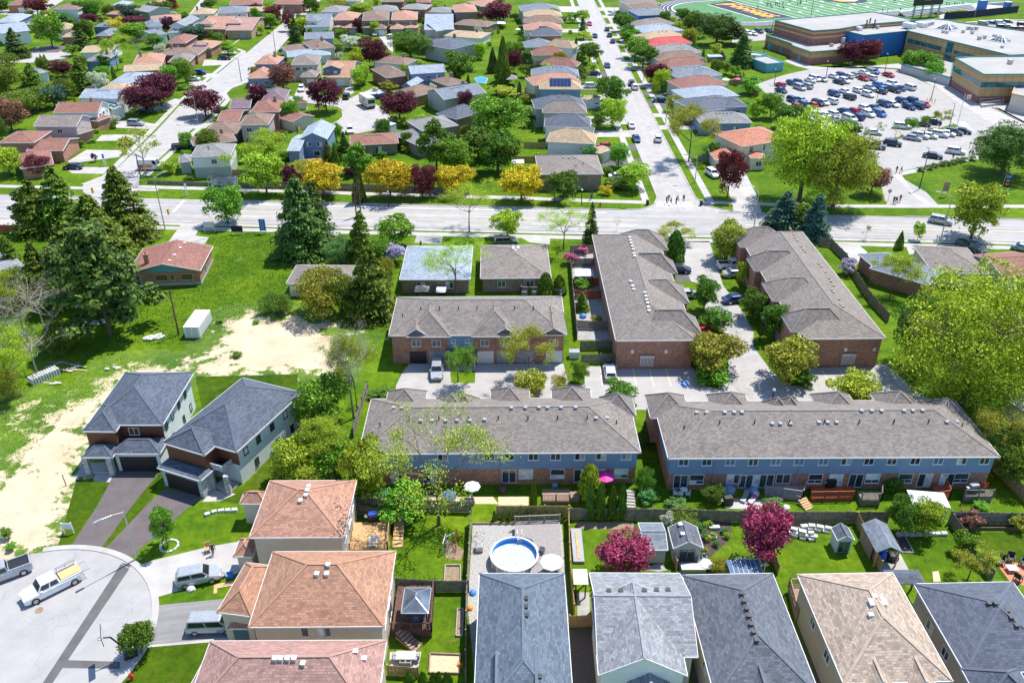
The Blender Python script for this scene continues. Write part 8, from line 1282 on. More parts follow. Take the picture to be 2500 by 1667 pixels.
# ---------------------------------------------------------------- fences
for c, s, lb, h, m in [('k', '800 320 1135 310', 'short weathered fence before the visitor parking', 1.6, 'fence_grey'), ('Z', '1213 1262 1388 1262', 'tan board fence behind the row of small cedars', 1.7, 'fence_tan'), ('Z', '1392 1268 1462 1268 1640 1270 1860 1276 2165 1276', 'long weathered fence behind the two blue townhouse rows', 1.7, 'fence_grey'), ('Z', '2315 1276 2510 1280', 'weathered fence in the far right garden', 1.7, 'fence_grey'),
    ('n', '1925 205 1905 620 1890 900 1885 1568', 'dark fence between the meadow-green yard and the pool', 1.7, 'fence_grey'), ('o', '655 170 670 620 705 990', 'low fence beside the pool gravel', 1.6, 'fence_tan'), ('o', '665 1095 860 1085', 'brown gate fence between two house walls', 1.7, 'fence_tan'), ('p', '970 200 1040 330 1100 470 1165 600', 'lattice fence between the grey shed and the gazebo', 1.7, 'fence_tan'), ('p', '1750 210 1850 340 1960 520 2080 670', 'fence overgrown with the olive tangle', 1.6, 'fence_grey'), ('o', '1500 330 1540 470 1580 610', 'short fence between the two sheds', 1.5, 'fence_tan'), ('n', '1290 770 1620 790 1910 790', 'dark fence behind the glass-roofed gazebo', 1.7, 'fence_grey'), ('n', '960 130 1340 200 1370 220', 'dark fence behind the wooden deck', 1.6, 'fence_grey'), ('n', '1220 1500 1480 1520', 'fence before the cedar hedge', 1.4, 'fence_tan'), ('n', '920 70 1930 110', 'fence between the townhouse yards and the spreading tree', 1.7, 'fence_grey'),
    ('h', '665 670 760 680 880 800 940 920 1030 1060 1120 1180 1225 1290', 'long fence along the right-hand townhouse row', 1.7, 'fence_grey'), ('l', '2060 1130 2200 1280 2400 1480', 'tall fence at the right edge of the long blue row', 1.8, 'fence_tan'), ('g', '700 900 720 1150 760 1568', 'fence along the yards of the left-hand townhouse row', 1.7, 'fence_grey'), ('g', '730 915 930 910', 'yard divider behind the metal gazebo', 1.6, 'fence_grey'), ('g', '720 1100 1000 1085', 'reddish yard divider below the metal gazebo', 1.6, 'fence_red'), ('g', '740 1205 1010 1200', 'orange-red yard divider in the townhouse yards', 1.6, 'fence_red'), ('g', '755 1470 1060 1480', 'grey yard divider in the townhouse yards', 1.6, 'fence_grey'), ('k', '790 200 1090 190', 'lower grey yard divider in the townhouse yards', 1.6, 'fence_grey'), ('g', '700 800 940 790', 'dark yard fence under the pink blossom', 1.6, 'fence_grey'),
    ('j', '1090 560 1010 800 960 980', 'grey fence beside the half-bare tree', 1.7, 'fence_grey'), ('f', '0 215 700 232 1280 250 1900 275', 'dark wall-like fence along the far pavement', 1.6, 'fence_grey'), ('e', '1320 180 1990 205 2334 215', 'low concrete-grey fence below the white-over-grey house', .9, 'fence_grey'), ('e', '2065 110 2334 118', 'new tan fence beside the white-over-grey house', 1.6, 'fence_tan'), ('e', '-300 600 60 615 180 615', 'orange-brown fence at the left edge', 1.7, 'fence_red'), ('c', '290 1320 480 1325', 'tan fence behind the beige street house', 1.6, 'fence_tan'), ('c', '200 1450 400 1450', 'tan fence behind the corner house', 1.6, 'fence_tan'), ('c', '230 885 430 880', 'dark fence behind the solar-roofed house', 1.6, 'fence_grey'), ('c', '1960 1225 2150 1225', 'fence behind the terracotta house', 1.6, 'fence_tan'), ('c', '1835 1445 1945 1445', 'dark gate beside the terracotta house garage', 1.6, 'fence_grey'), ('c', '1920 560 2080 545 2040 480', 'dark fence around the raised pool', 1.6, 'fence_grey'), ('c', '2110 760 2260 750 2240 680', 'yard fence behind the red-brown street house', 1.6, 'fence_tan'), ('c', '160 165 300 155', 'short dark fence at the street top', 1.5, 'fence_grey'), ('b', '470 1185 570 1075 580 1060', 'tan fence beside the blue-grey gabled house', 1.6, 'fence_tan'), ('b', '80 300 175 250', 'grey fence at the corner lawn', 1.5, 'fence_grey'), ('p', '280 480 330 610', 'pale fence end beside the lawn', 1.4, 'fence_tan'), ('d', '20 640 80 720 170 800', 'tan fence at the car park edge', 1.6, 'fence_tan')]:
    fence(c, s, lb, h, m)
# ---------------------------------------------------------------- pool
a, b = W('n', 2098, 460, 1.2), W('o', 398, 460, 1.2); pc = (a+b)/2; pr = (b-a).length/2
e = empty('swimming_pool', (pc.x, pc.y, 0), 0, 'round above-ground pool with pale water and a ladder', 'pool'); N = 40; mb = MB(); mi = MB(); mt = MB()
for i in range(N):
    A, B = [2*math.pi*(i+k)/N for k in (0, 1)]; f = lambda t, r, z: (r*math.cos(t), r*math.sin(t), z)
    mb.face([f(A, pr, 0), f(B, pr, 0), f(B, pr, 1.2), f(A, pr, 1.2)]); mi.face([f(B, pr-.06, 0), f(A, pr-.06, 0), f(A, pr-.06, 1.2), f(B, pr-.06, 1.2)]); mt.face([f(A, pr-.12, 1.23), f(A, pr+.1, 1.23), f(B, pr+.1, 1.23), f(B, pr-.12, 1.23)])
plain('pool_liner', (.03,.28,.72), .4, .12); plain('pool_wall', (.42,.36,.33), .5, .1)
mb.build('wall', 'pool_wall', e); mi.build('liner', 'pool_liner', e); mt.build('rim', 'white_trim', e)
m, t, bb = newmat('pool_water'); bb.inputs['Roughness'].default_value = .12; t.links.new(ramp(t, noise(t, 3.5, 5, None, .7), (.22,.42,.58), (.62,.76,.84), .3, .62), bb.inputs['Base Color']); bump(t, bb, noise(t, 5, 3), .3, .05); MC['pool_water'] = m
mw = MB(); mw.face([(math.cos(2*math.pi*i/N)*(pr-.07), math.sin(2*math.pi*i/N)*(pr-.07), .55) for i in range(N)]); mw.build('water', 'pool_water', e)
for i in range(16): t_ = 2*math.pi*i/16; MB().box(-.06, .06, -.05, .05, 0, 1.2).build('post', 'white_trim', e, loc=(math.cos(t_)*(pr+.05), math.sin(t_)*(pr+.05), 0), rz=t_+math.pi/2)
q = W('o', 240, 300, 1.2)-Vector((pc.x, pc.y, 0)); mb = MB()
for s in (-.25, .25): mb.cyl((q.x+s, q.y-.6, .5), (q.x+s, q.y-.5, 1.8), .03, .03, 6); mb.cyl((q.x+s, q.y-.5, 1.8), (q.x+s, q.y+.3, 1.8), .03, .03, 6); mb.cyl((q.x+s, q.y+.3, 1.8), (q.x+s, q.y+.3, .9), .03, .03, 6)
for z in (.6, .85, 1.1): mb.box(q.x-.25, q.x+.25, q.y-.62, q.y-.5, z, z+.05)
mb.build('ladder', 'white_trim', e)
def deck(c, pts, z, mat, lb, rails=(), bal=True, cat='deck', step=None):
    P = MP(c+' '+pts) if isinstance(pts, str) else pts
    P = [W(c, *q, z) for q in [(float(v), float(w)) for v, w in zip(pts.split()[::2], pts.split()[1::2])]]; o = P[0].copy(); o.z = 0; e = empty('garden_deck', o, 0, lb, cat); L = [p-P[0] for p in P]
    MB().prism(L, 0, z-.04).build('platform', mat, e); mb = MB(); x0, x1 = min(p.x for p in L), max(p.x for p in L); y0, y1 = min(p.y for p in L), max(p.y for p in L)
    import mathutils
    poly = [(p.x, p.y) for p in L]; k = 0; y = y0
    while y < y1-.02:
        ym = min(y+.14, y1)-.01; yc = (y+ym)/2; xs = []
        for a_, b_ in zip(poly, poly[1:]+poly[:1]):
            if (a_[1] > yc) != (b_[1] > yc): xs.append(a_[0]+(yc-a_[1])/(b_[1]-a_[1])*(b_[0]-a_[0]))
        xs.sort()
        for u, v in zip(xs[::2], xs[1::2]): mb.box(u, v, y, ym, z-.04, z, 0, 'b')
        y += .15
    mb.build('planks', mat, e)['kind'] = 'stuff'
    for i in rails:
        a_, b_ = L[i].copy(), L[(i+1) % len(L)].copy(); a_.z = b_.z = z; up = Vector((0, 0, .95)); r = MB(); r.beam(a_+up, b_+up, .1, .06); r.beam(a_+up*.12, b_+up*.12, .06, .06); r.build('handrail', mat, e); n = max(1, int((b_-a_).length/1.6))
        for k in range(n+1): p = a_.lerp(b_, k/n); MB().box(-.06, .06, -.06, .06, -z if k < 0 else -.3, 1.05).build('newel_post', mat, e, loc=p)
        if bal:
            bm = MB(); nb = int((b_-a_).length/.16)
            for k in range(nb): p = a_.lerp(b_, (k+.5)/nb); bm.box(p.x-.02, p.x+.02, p.y-.02, p.y+.02, z+.1, z+.93)
            bm.build('balusters', mat, e)['kind'] = 'stuff'
    return e
deck('o', '200 195 585 180 600 620 330 620 400 440 350 340 300 320 200 310', .9, 'deck_grey', 'grey pool deck with a dark railing', (0,))
deck('n', '925 190 1235 185 1215 415 890 425', 1.2, 'deck_wood', 'pale wooden deck scattered with leaf shadows behind the salmon house', (1, 2))
deck('n', '1300 735 1610 730 1590 1110 1250 1110', 1.2, 'deck_dark', 'dark raised deck under the glass-roofed gazebo', (1, 2))
deck('r', '1200 870 1640 870 1640 1060 1200 1060', .45, 'deck_brown', 'brown sun deck behind the blue-sided row', (2,)); deck('r', '1640 910 1810 910 1800 1010 1640 1010', .8, 'deck_brown', 'upper step of the brown sun deck', ())
deck('l', '215 1270 560 1260 530 1380 230 1340', .6, 'deck_grey', 'grey deck with pale wooden railing behind the long blue row', (2, 1)); deck('l', '600 1260 950 1260 940 1380 600 1385', .5, 'fence_red', 'reddish deck with steps behind the long blue row', (2,)); deck('l', '980 1330 1170 1330 1170 1400 1010 1400', .9, 'fence_grey', 'weathered deck with picnic rail', (2, 1)); deck('l', '1850 1310 2100 1330 2080 1370 1850 1370', .9, 'fence_grey', 'weathered corner deck carrying the covered barbecue', (2,)); deck('l', '1590 1280 1690 1280 1730 1370 1640 1390', .9, 'fence_red', 'orange-red deck with a curving stair rail', (1, 2)); deck('p', '425 700 540 700 510 930 490 950', .9, 'deck_brown', 'brown side deck at the beige mottled house', (3, 0)); deck('g', '265 1090 410 1090 410 1140 265 1140', .7, 'deck_grey', 'small porch deck of the brown bungalow', (2, 3)); deck('b', '520 1420 690 1400 690 1470 520 1480', 1.0, 'deck_brown', 'small deck below the blue-grey gabled house', (3,))
def stair(c, A, B, n, z1, w, mat, lb):
    a, b = W(c, *A), W(c, *B); d = b-a; an = math.atan2(d.y, d.x); e = empty('garden_stair', a, an, lb, 'stairs'); L = d.length
    for k in range(n): MB().box(L*k/n, L*(k+1)/n-.02, -w/2, w/2, 0 if k == n-1 else z1*(n-k-1)/n-.06 if False else max(0, z1*(n-k)/n-.08), z1*(n-k)/n).build('step', mat, e)
    for s in (-w/2, w/2): MB().beam((0, s, z1*.5), (L, s, .05), .06, .3).build('stringer', mat, e)
stair('n', (1320, 190), (1300, 410), 9, 1.1, 1.1, 'deck_wood', 'wooden stairs down from the leaf-shadowed deck'); stair('n', (1320, 1180), (1480, 1280), 7, 1.2, 1.1, 'deck_brown', 'brown stairs below the gazebo deck'); stair('s', (590, 105), (598, 225), 6, .8, 1.0, 'concrete', 'pale garden steps beside the columnar cedars'); stair('l', (520, 1420), (590, 1480), 5, .6, 1.2, 'deck_wood', 'pale wooden steps at the grey deck')
# ---------------------------------------------------------------- sheds and gazebos
def shed(c, L, R, B, ze, rh, k, rk, wk, lb, **kw): return house(c, L, R, B, ze, rh, k, rk, wk, lb, '', (), 'garden_shed', 'shed', None, .18, **kw)
WALLX = dict(shed='sh')
s1 = shed('o', (1297, 428), (1512, 428), (1262, 195), 2.1, .75, 'gx', 'bg', 'sh', 'grey shed with a slate-green roof beside the magenta tree')
s2 = shed('o', (1557, 415), (1815, 410), (1518, 235), 2.2, 1.0, 'gy', 'dg', 'sh', 'grey wooden shed with dark shingles and double doors'); put_window(s2[0], Matrix.Identity(4), s2[2], s2[3], .18, 'f', 0, .1, 1.7, 1.7, 'D', 'fence_grey'); vline(s2[1], s2[0], 'o', ((1617, 213), (1637, 295)), 2.9, 'white_trim')
s3 = shed('p', (822, 333), (965, 330), (775, 240), 2.0, .7, 'gy', 'db', 'lt', 'small pale resin shed with green doors on the lawn'); put_window(s3[0], Matrix.Identity(4), s3[2], s3[3], .18, 'f', 0, .08, 1.3, 1.6, 'D', 'wall_tl')
def gazebo(c, L, R, B, ze, rh, kind, rmat, lb, cat='gazebo', post='black_metal', bars=None, solid=None):
    ctr, a, w, d = rect_frame(c, L, R, B, ze); e = empty('gazebo', ctr, a, lb, cat); mb = MB(); E, fs, kd = roof_mesh(mb, w, d, ze, rh, kind, .06); rf = mb.build('roof', [rmat, rmat], e)
    if bars: mm = MB(); [mm.beam(p, q, .07, .07) for p, q in E+fs]; mm.build('roof_bar', bars, rf)
    for x in (-1, 1):
        for y in (-1, 1): MB().box(-.07, .07, -.07, .07, 0, ze).build('post', post, e, loc=(x*(w/2-.25), y*(d/2-.25), 0))
    return e, w, d
gz = gazebo('p', (1142, 432), (1358, 430), (1050, 195), 2.3, .8, 'gy', 'shingle_bg', 'open timber gazebo with blue-grey shingles and a patio below', post='deck_wood'); MB().box(-gz[1]/2+.2, -gz[1]/2+.3, -gz[2]*.2, gz[2]/2-.2, 0, 2.2).build('side_wall', 'deck_brown', gz[0])
glassy('smoked', (.10,.12,.15), .15); gazebo('n', (1330, 970), (1565, 970), (1358, 752), 3.5, .75, 'h', 'smoked', 'gazebo with smoked glass hip roof on the dark deck', bars='galv')
gazebo('g', (745, 1000), (912, 1000), (745, 938), 2.2, .8, 'h', 'wall_lt', 'pale metal gazebo in the townhouse yards'); gazebo('c', (132, 712), (235, 710), (140, 680), 2.3, 1.0, 'h', 'shingle_gr', 'small grey-roofed gazebo behind the street houses'); gazebo('f', (1502, 1140), (1628, 1140), (1515, 1090), 2.2, .8, 'h', 'shingle_gr', 'grey-roofed pergola behind the pale blue-grey bungalow'); gazebo('f', (1692, 1145), (1780, 1145), (1695, 1095), 1.6, .1, 'h', 'white_cloth', 'white cover frame beside the grey pergola', 'cover'); gazebo('p', (1255, 690), (1550, 690), (1262, 590), 2.6, .5, 'h', 'shingle_db', 'slate-coloured canopy roof between two lower houses', 'canopy'); gazebo('o', (705, 722), (830, 722), (705, 590), 2.2, .25, 'gx', 'wall_cr', 'beige lean-to shelter beside the light grey house', 'shelter')
gazebo('c', (0, 215), (125, 215), (0, 190), 2.2, .5, 'h', 'white_cloth', 'white garden canopy at the street top', 'canopy'); gazebo('c', (180, 1455), (290, 1455), (180, 1420), 2.0, .4, 'h', 'white_cloth', 'small white canopy behind the corner house', 'canopy')
gazebo('l', (1430, 1440), (1740, 1465), (1380, 1318), 2.2, .5, 'h', 'white_cloth', 'white fabric canopy with a vented top', 'canopy', 'white_trim')
plain('awning_blue', (.07,.12,.22), .3, .2)
ctr, a_, w_, d_ = rect_frame('o', (2045, 632), (2330, 632), (2018, 555), 2.1); e = empty('sun_canopy', ctr, a_, 'dark blue panelled canopy behind the charcoal house', 'canopy')
for k in range(7): MB().box(-w_/2+k*w_/7, -w_/2+(k+.93)*w_/7, -d_/2, d_/2, 2.05, 2.1).build('panel', 'awning_blue', e); MB().box(-w_/2+(k+.93)*w_/7, -w_/2+(k+1)*w_/7, -d_/2, d_/2, 2.04, 2.13).build('frame_bar', 'white_trim', e)
for x in (-1, 1):
    for y in (-1, 1): MB().box(-.06, .06, -.06, .06, 0, 2.05).build('post', 'white_trim', e, loc=(x*w_/2*.96, y*d_/2*.94, 0))
p = W('t', 585, 745, 2.0); e = empty('pergola', (p.x, p.y, 0), 0, 'white open lattice pergola behind the blue canopy', 'pergola')
for k in range(7): MB().box(-1.6+k*.5, -1.54+k*.5, -.7, .7, 1.98, 2.06).build('slat', 'white_trim', e)
for y in (-.5, .4): MB().box(-1.8, 1.7, y, y+.07, 1.9, 1.98).build('beam', 'white_trim', e)
for x in (-1.6, 1.5): MB().box(x-.05, x+.05, -.05, .05, 0, 1.9).build('post', 'white_trim', e)
# small white shed on the block
hrow('b', '440 920 545 920 445 905 2.0 .6 h rb wh', 'small white garden shed with a red roof by the cul-de-sac').__getitem__(0)['category'] = 'shed'
# ---------------------------------------------------------------- garden furniture
def umbrella(c, x, y, z, r, mat, lb):
    p = W(c, x, y, z); e = empty('parasol', (p.x, p.y, 0), 0, lb, 'umbrella'); mb = MB(); N = 8
    for i in range(N): A, B = 2*math.pi*i/N, 2*math.pi*(i+1)/N; mb.face([(r*math.cos(A), r*math.sin(A), z-.35), (r*math.cos(B), r*math.sin(B), z-.35), (0, 0, z+.15)]); mb.face([(r*math.cos(B), r*math.sin(B), z-.5), (r*math.cos(A), r*math.sin(A), z-.5), (r*math.cos(A), r*math.sin(A), z-.35), (r*math.cos(B), r*math.sin(B), z-.35)][::-1])
    mb.build('canopy', mat, e); MB().cyl((0,0,.0), (0,0,z+.25), .03, .03, 6).build('pole', 'galv', e); MB().cyl((0,0,0), (0,0,.12), .28, .24, 12).build('base', 'grey_box', e)
umbrella('o', 515, 510, 3.0, 1.25, 'white_cloth', 'white umbrella on the pool deck'); umbrella('k', 1013, 1300, 2.4, 1.15, 'magenta', 'bright magenta umbrella behind the blue-sided row'); umbrella('j', 2015, 1390, 2.3, 1.0, 'white_cloth', 'white tilted umbrella under the spreading tree'); umbrella('c', 235, 255, 2.2, 1.2, 'white_cloth', 'white umbrella behind the upper street houses'); umbrella('c', 2090, 700, 2.3, 1.3, 'white_cloth', 'white umbrella behind the blue-grey street house'); umbrella('c', 2190, 695, 2.3, 1.1, 'magenta', 'crimson umbrella behind the street houses')
def chair(c, x, y, ang, mat, lb, z=0, s=1.0, group=None):
    p = W(c, x, y, z); e = empty('garden_chair', p, math.radians(ang), lb, 'chair', group, (s, s, s)); me = cached(('seat', mat), lambda: MB().box(-.27, .27, -.27, .27, .4, .45).mesh('seat', [mat])); bk = cached(('back', mat), lambda: MB().box(-.27, .27, .23, .28, .45, .95).mesh('backrest', [mat])); lg = cached(('leg', mat), lambda: MB().box(-.025, .025, -.025, .025, 0, .4).mesh('leg', [mat])); am = cached(('arm', mat), lambda: MB().box(-.03, .03, -.25, .25, .62, .66).mesh('armrest', [mat]))
    ob('seat', me, e); ob('backrest', bk, e)
    for u in (-.24, .24):
        ob('armrest', am, e, (u, 0, 0))
        for v in (-.24, .24): ob('leg', lg, e, (u, v, 0))
def table(c, x, y, w, d, mat, lb, z=0, rnd=False, h=.74, ang=0):
    p = W(c, x, y, z); e = empty('garden_table', p, math.radians(ang), lb, 'table')
    (MB().cyl((0,0,h-.04), (0,0,h), w/2, w/2, 20) if rnd else MB().box(-w/2, w/2, -d/2, d/2, h-.04, h)).build('top', mat, e)
    for u in (-1, 1):
        for v in (-1, 1): MB().box(-.03, .03, -.03, .03, 0, h-.04).build('leg', mat, e, loc=(u*w*.33, v*d*.33 if not rnd else v*w*.33, 0))
table('n', 1375, 1370, 1.9, 1.0, 'stone', 'pale patio table on the concrete pad'); [chair('n', x, y, a, 'grey_box', f'grey patio chair {w}') for x, y, a, w in ((1285, 1370, 90, 'at the left end of the pale table'), (1465, 1375, -90, 'at the right end of the pale table'), (1345, 1430, 180, 'on the near side of the pale table, left'), (1395, 1430, 180, 'on the near side of the pale table, right'))]
table('n', 1095, 390, 1.0, 1.6, 'stone', 'slate-topped table on the leaf-shadowed deck', 1.2); table('n', 1455, 1030, 1.4, 1.0, 'deck_dark', 'dark table under the smoked glass gazebo', 1.2); [chair('n', x, y, a, 'blue', f'blue-cushioned chair {w} under the gazebo', 1.2) for x, y, a, w in ((1405, 1010, 90, 'on the left'), (1460, 1040, 180, 'in the middle'), (1515, 1010, -90, 'on the right'))]
table('t', 85, 255, .9, .9, 'white_trim', 'round white plastic garden table', 0, True); [chair('t', x, y, a, 'white_trim', f'white plastic garden chair {w}') for x, y, a, w in ((25, 270, 90, 'left of the round white table'), (65, 275, 160, 'before the round white table'), (115, 272, -100, 'right of the round white table'))]
table('t', 252, 800, 1.5, 1.5, 'stone', 'round glass-topped table beside the rounded olive bush', 0, True); [chair('t', x, y, a, 'grey_box', f'wicker chair {w} the round glass-topped table') for x, y, a, w in ((205, 775, 60, 'left of'), (235, 745, 10, 'behind'))]
p = W('t', 155, 815); box_thing('storage_bench', 'grey slatted storage bench behind the charcoal house', 'bench', (p, 0), [('box', -1.3, 1.3, -.4, .4, 0, .6, 'galv'), ('lid', -1.35, 1.35, -.45, .45, .6, .66, 'wall_lt')], 0)
table('u', 1258, 625, 1.1, .9, 'stone', 'pale fire table on the red patio', 0, False, .5); [chair('u', x, y, a, 'black_metal', f'black lounge chair {w}', 0, 1.3) for x, y, a, w in ((1190, 580, -20, 'on the lawn edge, left of two'), (1250, 565, -20, 'on the lawn edge, right of two'), (1300, 690, 120, 'at the near patio edge'), (1335, 590, -60, 'at the picture edge'))]
chair('k', 563, 1425, 180, 'blue', 'small blue-seated chair on the brown sun deck', .45); chair('m', 1790, 440, 30, 'deck_wood', 'wooden chair beside the person in navy', 0, 1.2); chair('u', 1072, 85, 190, 'red', 'red plastic armchair on the corner deck', .9, 1.1); chair('o', 435, 440, 170, 'grey_box', 'grey lounger on the pool deck', .9, 1.1); chair('o', 470, 600, 90, 'black_metal', 'black chair under the white umbrella, left', .9); chair('o', 560, 595, -90, 'black_metal', 'black chair under the white umbrella, right', .9); table('o', 515, 600, 1.2, 1.2, 'black_metal', 'dark table under the white umbrella', .9, True)
for c, x, y, lb, z in (('t', 405, 330, 'black barbecue beside the terrace', 0), ('l', 755, 1290, 'covered barbecue on the reddish deck', .5), ('u', 1003, 105, 'grey covered barbecue on the corner deck', .9), ('q', 370, 640, 'black barbecue with blue cover on the wooden deck', 1.2), ('f', 1740, 1165, 'black barbecue behind the pale bungalow', 0), ('g', 2290, 1060, 'grey garden bin by the townhouse lane', 0)):
    p = W(c, x, y, z); box_thing('barbecue' if 'barbecue' in lb else 'garden_bin', lb, 'barbecue' if 'barbecue' in lb else 'bin', (p, 10), [('cabinet', -.6, .6, -.3, .3, 0, .8, 'black_metal'), ('lid', -.5, .5, -.32, .32, .8, 1.15, 'grey_box' if 'grey' in lb else 'blue_tarp' if 'blue' in lb else 'black_metal'), ('shelf', -.95, -.6, -.25, .25, .75, .8, 'galv')], 0)
for c, x, y, s, m, lb in (('q', 550, 190, .8, 'blue_tarp', 'blue tarpaulin bundle in the townhouse yard, left'), ('q', 995, 320, .75, 'blue_tarp', 'blue tarpaulin bundle in the townhouse yard, middle'), ('q', 1690, 250, .9, 'blue_tarp', 'blue tarpaulin bundle in the townhouse yard, right'), ('q', 1560, 370, .5, 'blue_tarp', 'small blue bundle by the yard fence'), ('g', 815, 1365, .6, 'blue', 'blue bucket in the townhouse yards'), ('k', 1050, 50, .45, 'blue', 'blue toy hung in the shaded yard'), ('o', 2130, 590, .7, 'blue_tarp', 'blue cover beside the panelled canopy'), ('n', 1945, 800, .4, 'blue', 'blue planter beside the pool gravel'), ('n', 1920, 930, .35, 'orange', 'orange pot beside the slate house'), ('n', 1835, 1415, .3, 'orange', 'orange ball in the sandbox'), ('t', 410, 240, .9, 'wall_bl', 'blue-grey covered furniture on the terrace'), ('t', 590, 245, .7, 'wall_bl', 'smaller covered furniture on the terrace'), ('t', 785, 300, .5, 'soil', 'round stone planter at the grey deck'), ('t', 770, 205, .55, 'black_metal', 'dark covered grill by the terrace door'), ('r', 575, 890, .6, 'deck_dark', 'dark rain barrel beside the shaded steps'), ('p', 1180, 460, .8, 'blue_tarp', 'blue cushions in the open gazebo'), ('p', 1260, 480, .8, 'black_metal', 'black covered seat in the open gazebo'), ('e', 1130, 1090, 1.2, 'galv', 'grey tarpaulin heap beside the brick bungalow'), ('m', 1640, 765, .45, 'white_trim', 'white box on the lawn strip'), ('l', 395, 1470, .45, 'white_trim', 'white basin below the grey deck')):
    p = W(c, x, y); e = empty('covered_heap' if s > .5 else 'garden_pot', (p.x, p.y, 0), random.uniform(0, 3), lb, 'cover' if s > .5 else 'pot'); mb = MB(); rn = random.Random(x); rings = []
    for z, k in ((0, 1), (.5, .95), (.85, .6), (1.0, .15)): rings.append([(s*k*rn.uniform(.85, 1.12)*math.cos(2*math.pi*i/9), s*k*rn.uniform(.85, 1.12)*math.sin(2*math.pi*i/9), z*s*1.1) for i in range(9)])
    for A, B in zip(rings, rings[1:]):
        for i in range(9): mb.face([A[i], A[(i+1) % 9], B[(i+1) % 9], B[i]])
    mb.face(rings[-1]); mb.build('body', m, e)
# lounger, play equipment, boards
p = W('t', 530, 290); box_thing('sun_lounger', 'grey mesh sun lounger on the terrace', 'lounger', (p, 60), [('bed', -.9, .5, -.3, .3, .3, .35, 'galv'), ('backrest', .5, .95, -.3, .3, .35, .7, 'galv'), ('leg', -.85, -.8, -.3, .3, 0, .3, 'galv'), ('leg', .4, .45, -.3, .3, 0, .3, 'galv')], 0); p = W('t', 590, 305); box_thing('sun_lounger', 'pink-cushioned sun lounger on the terrace', 'lounger', (p, 50), [('bed', -.9, .5, -.3, .3, .3, .35, 'stone'), ('backrest', .5, .95, -.3, .3, .35, .75, 'stone'), ('cushion', .3, .6, -.25, .25, .36, .6, 'magenta'), ('leg', -.85, -.8, -.3, .3, 0, .3, 'galv')], 0)
p = W('q', 1720, 1130); e = empty('climbing_frame', (p.x, p.y, 0), 0, 'white tube climbing frame with a red bar', 'play frame'); [MB().cyl(a, b, .05, .05, 6).build('tube', m, e) for a, b, m in (((-.8,-.9,0),(-.8,-.9,1.6),'white_trim'),((-.8,-.9,1.6),(-.6,.6,1.6),'white_trim'),((-.6,.6,1.6),(-.6,.6,0),'white_trim'),((-.6,.6,1.2),(.3,1.2,1.2),'white_trim'),((.3,1.2,1.2),(.3,1.2,0),'white_trim'),((.5,-.6,0),(.6,1.2,1.8),'red'),((.6,1.2,1.8),(.6,1.2,0),'red'))]
p = W('m', 1925, 730); box_thing('plywood_offcut', 'cut plywood board with a round hole on the lawn strip', 'plywood', ((p.x, p.y, 0), 15), [('board', -.8, 1.2, -.3, .35, .03, .08, 'deck_wood'), ('arm', -1.1, -.75, -1.0, .3, .03, .07, 'deck_wood'), ('sink_hole', -.1, .7, -.12, .2, .081, .09, 'deck_brown')], 0); p = W('m', 1970, 660); box_thing('tool_box', 'open blue tool box on the driveway', 'tool box', ((p.x, p.y, 0), 10), [('tray', -.35, .35, -.2, .2, .03, .3, 'blue'), ('lid', -.35, .35, .2, .25, .3, .6, 'blue')], 0); p = W('m', 1910, 660); box_thing('sawhorse', 'small grey workbench on the driveway', 'workbench', ((p.x, p.y, 0), 30), [('top', -.3, .3, -.2, .2, .55, .6, 'galv'), ('leg', -.28, -.22, -.18, .18, 0, .55, 'galv'), ('leg', .22, .28, -.18, .18, 0, .55, 'galv')], 0)
# basketball hoop
p = W('m', 1095, 1335); h_ = 3.6; e = empty('basketball_hoop', (p.x, p.y, 0), math.radians(205), 'portable basketball hoop with a clear backboard', 'basketball hoop'); MB().box(-.9, .3, -.5, .5, .02, .35).build('base', 'black_metal', e); MB().beam((-.3,0,.3), (.9,0,h_-.5), .12, .12).build('pole', 'black_metal', e); MB().beam((.9,0,h_-.5), (1.5,0,h_-.3), .1, .1).build('arm', 'black_metal', e)
for q in ((-.9,-.9,.9,-.9),(.9,-.9,.9,.2),(-.9,-.9,-.9,.2),(-.9,.2,.9,.2)): MB().beam((1.5,q[0],h_+q[1]+.4), (1.5,q[2],h_+q[3]+.4), .06, .06).build('board_frame', 'black_metal', e)
MB().box(1.47, 1.49, -.88, .88, h_-.48, h_+.58).build('backboard', 'curtain', e); mb = MB(); [mb.beam((1.75+.23*math.cos(k*.628), .23*math.sin(k*.628), h_-.3), (1.75+.23*math.cos((k+1)*.628), .23*math.sin((k+1)*.628), h_-.3), .03, .03) for k in range(10)]; mb.build('rim', 'orange', e)
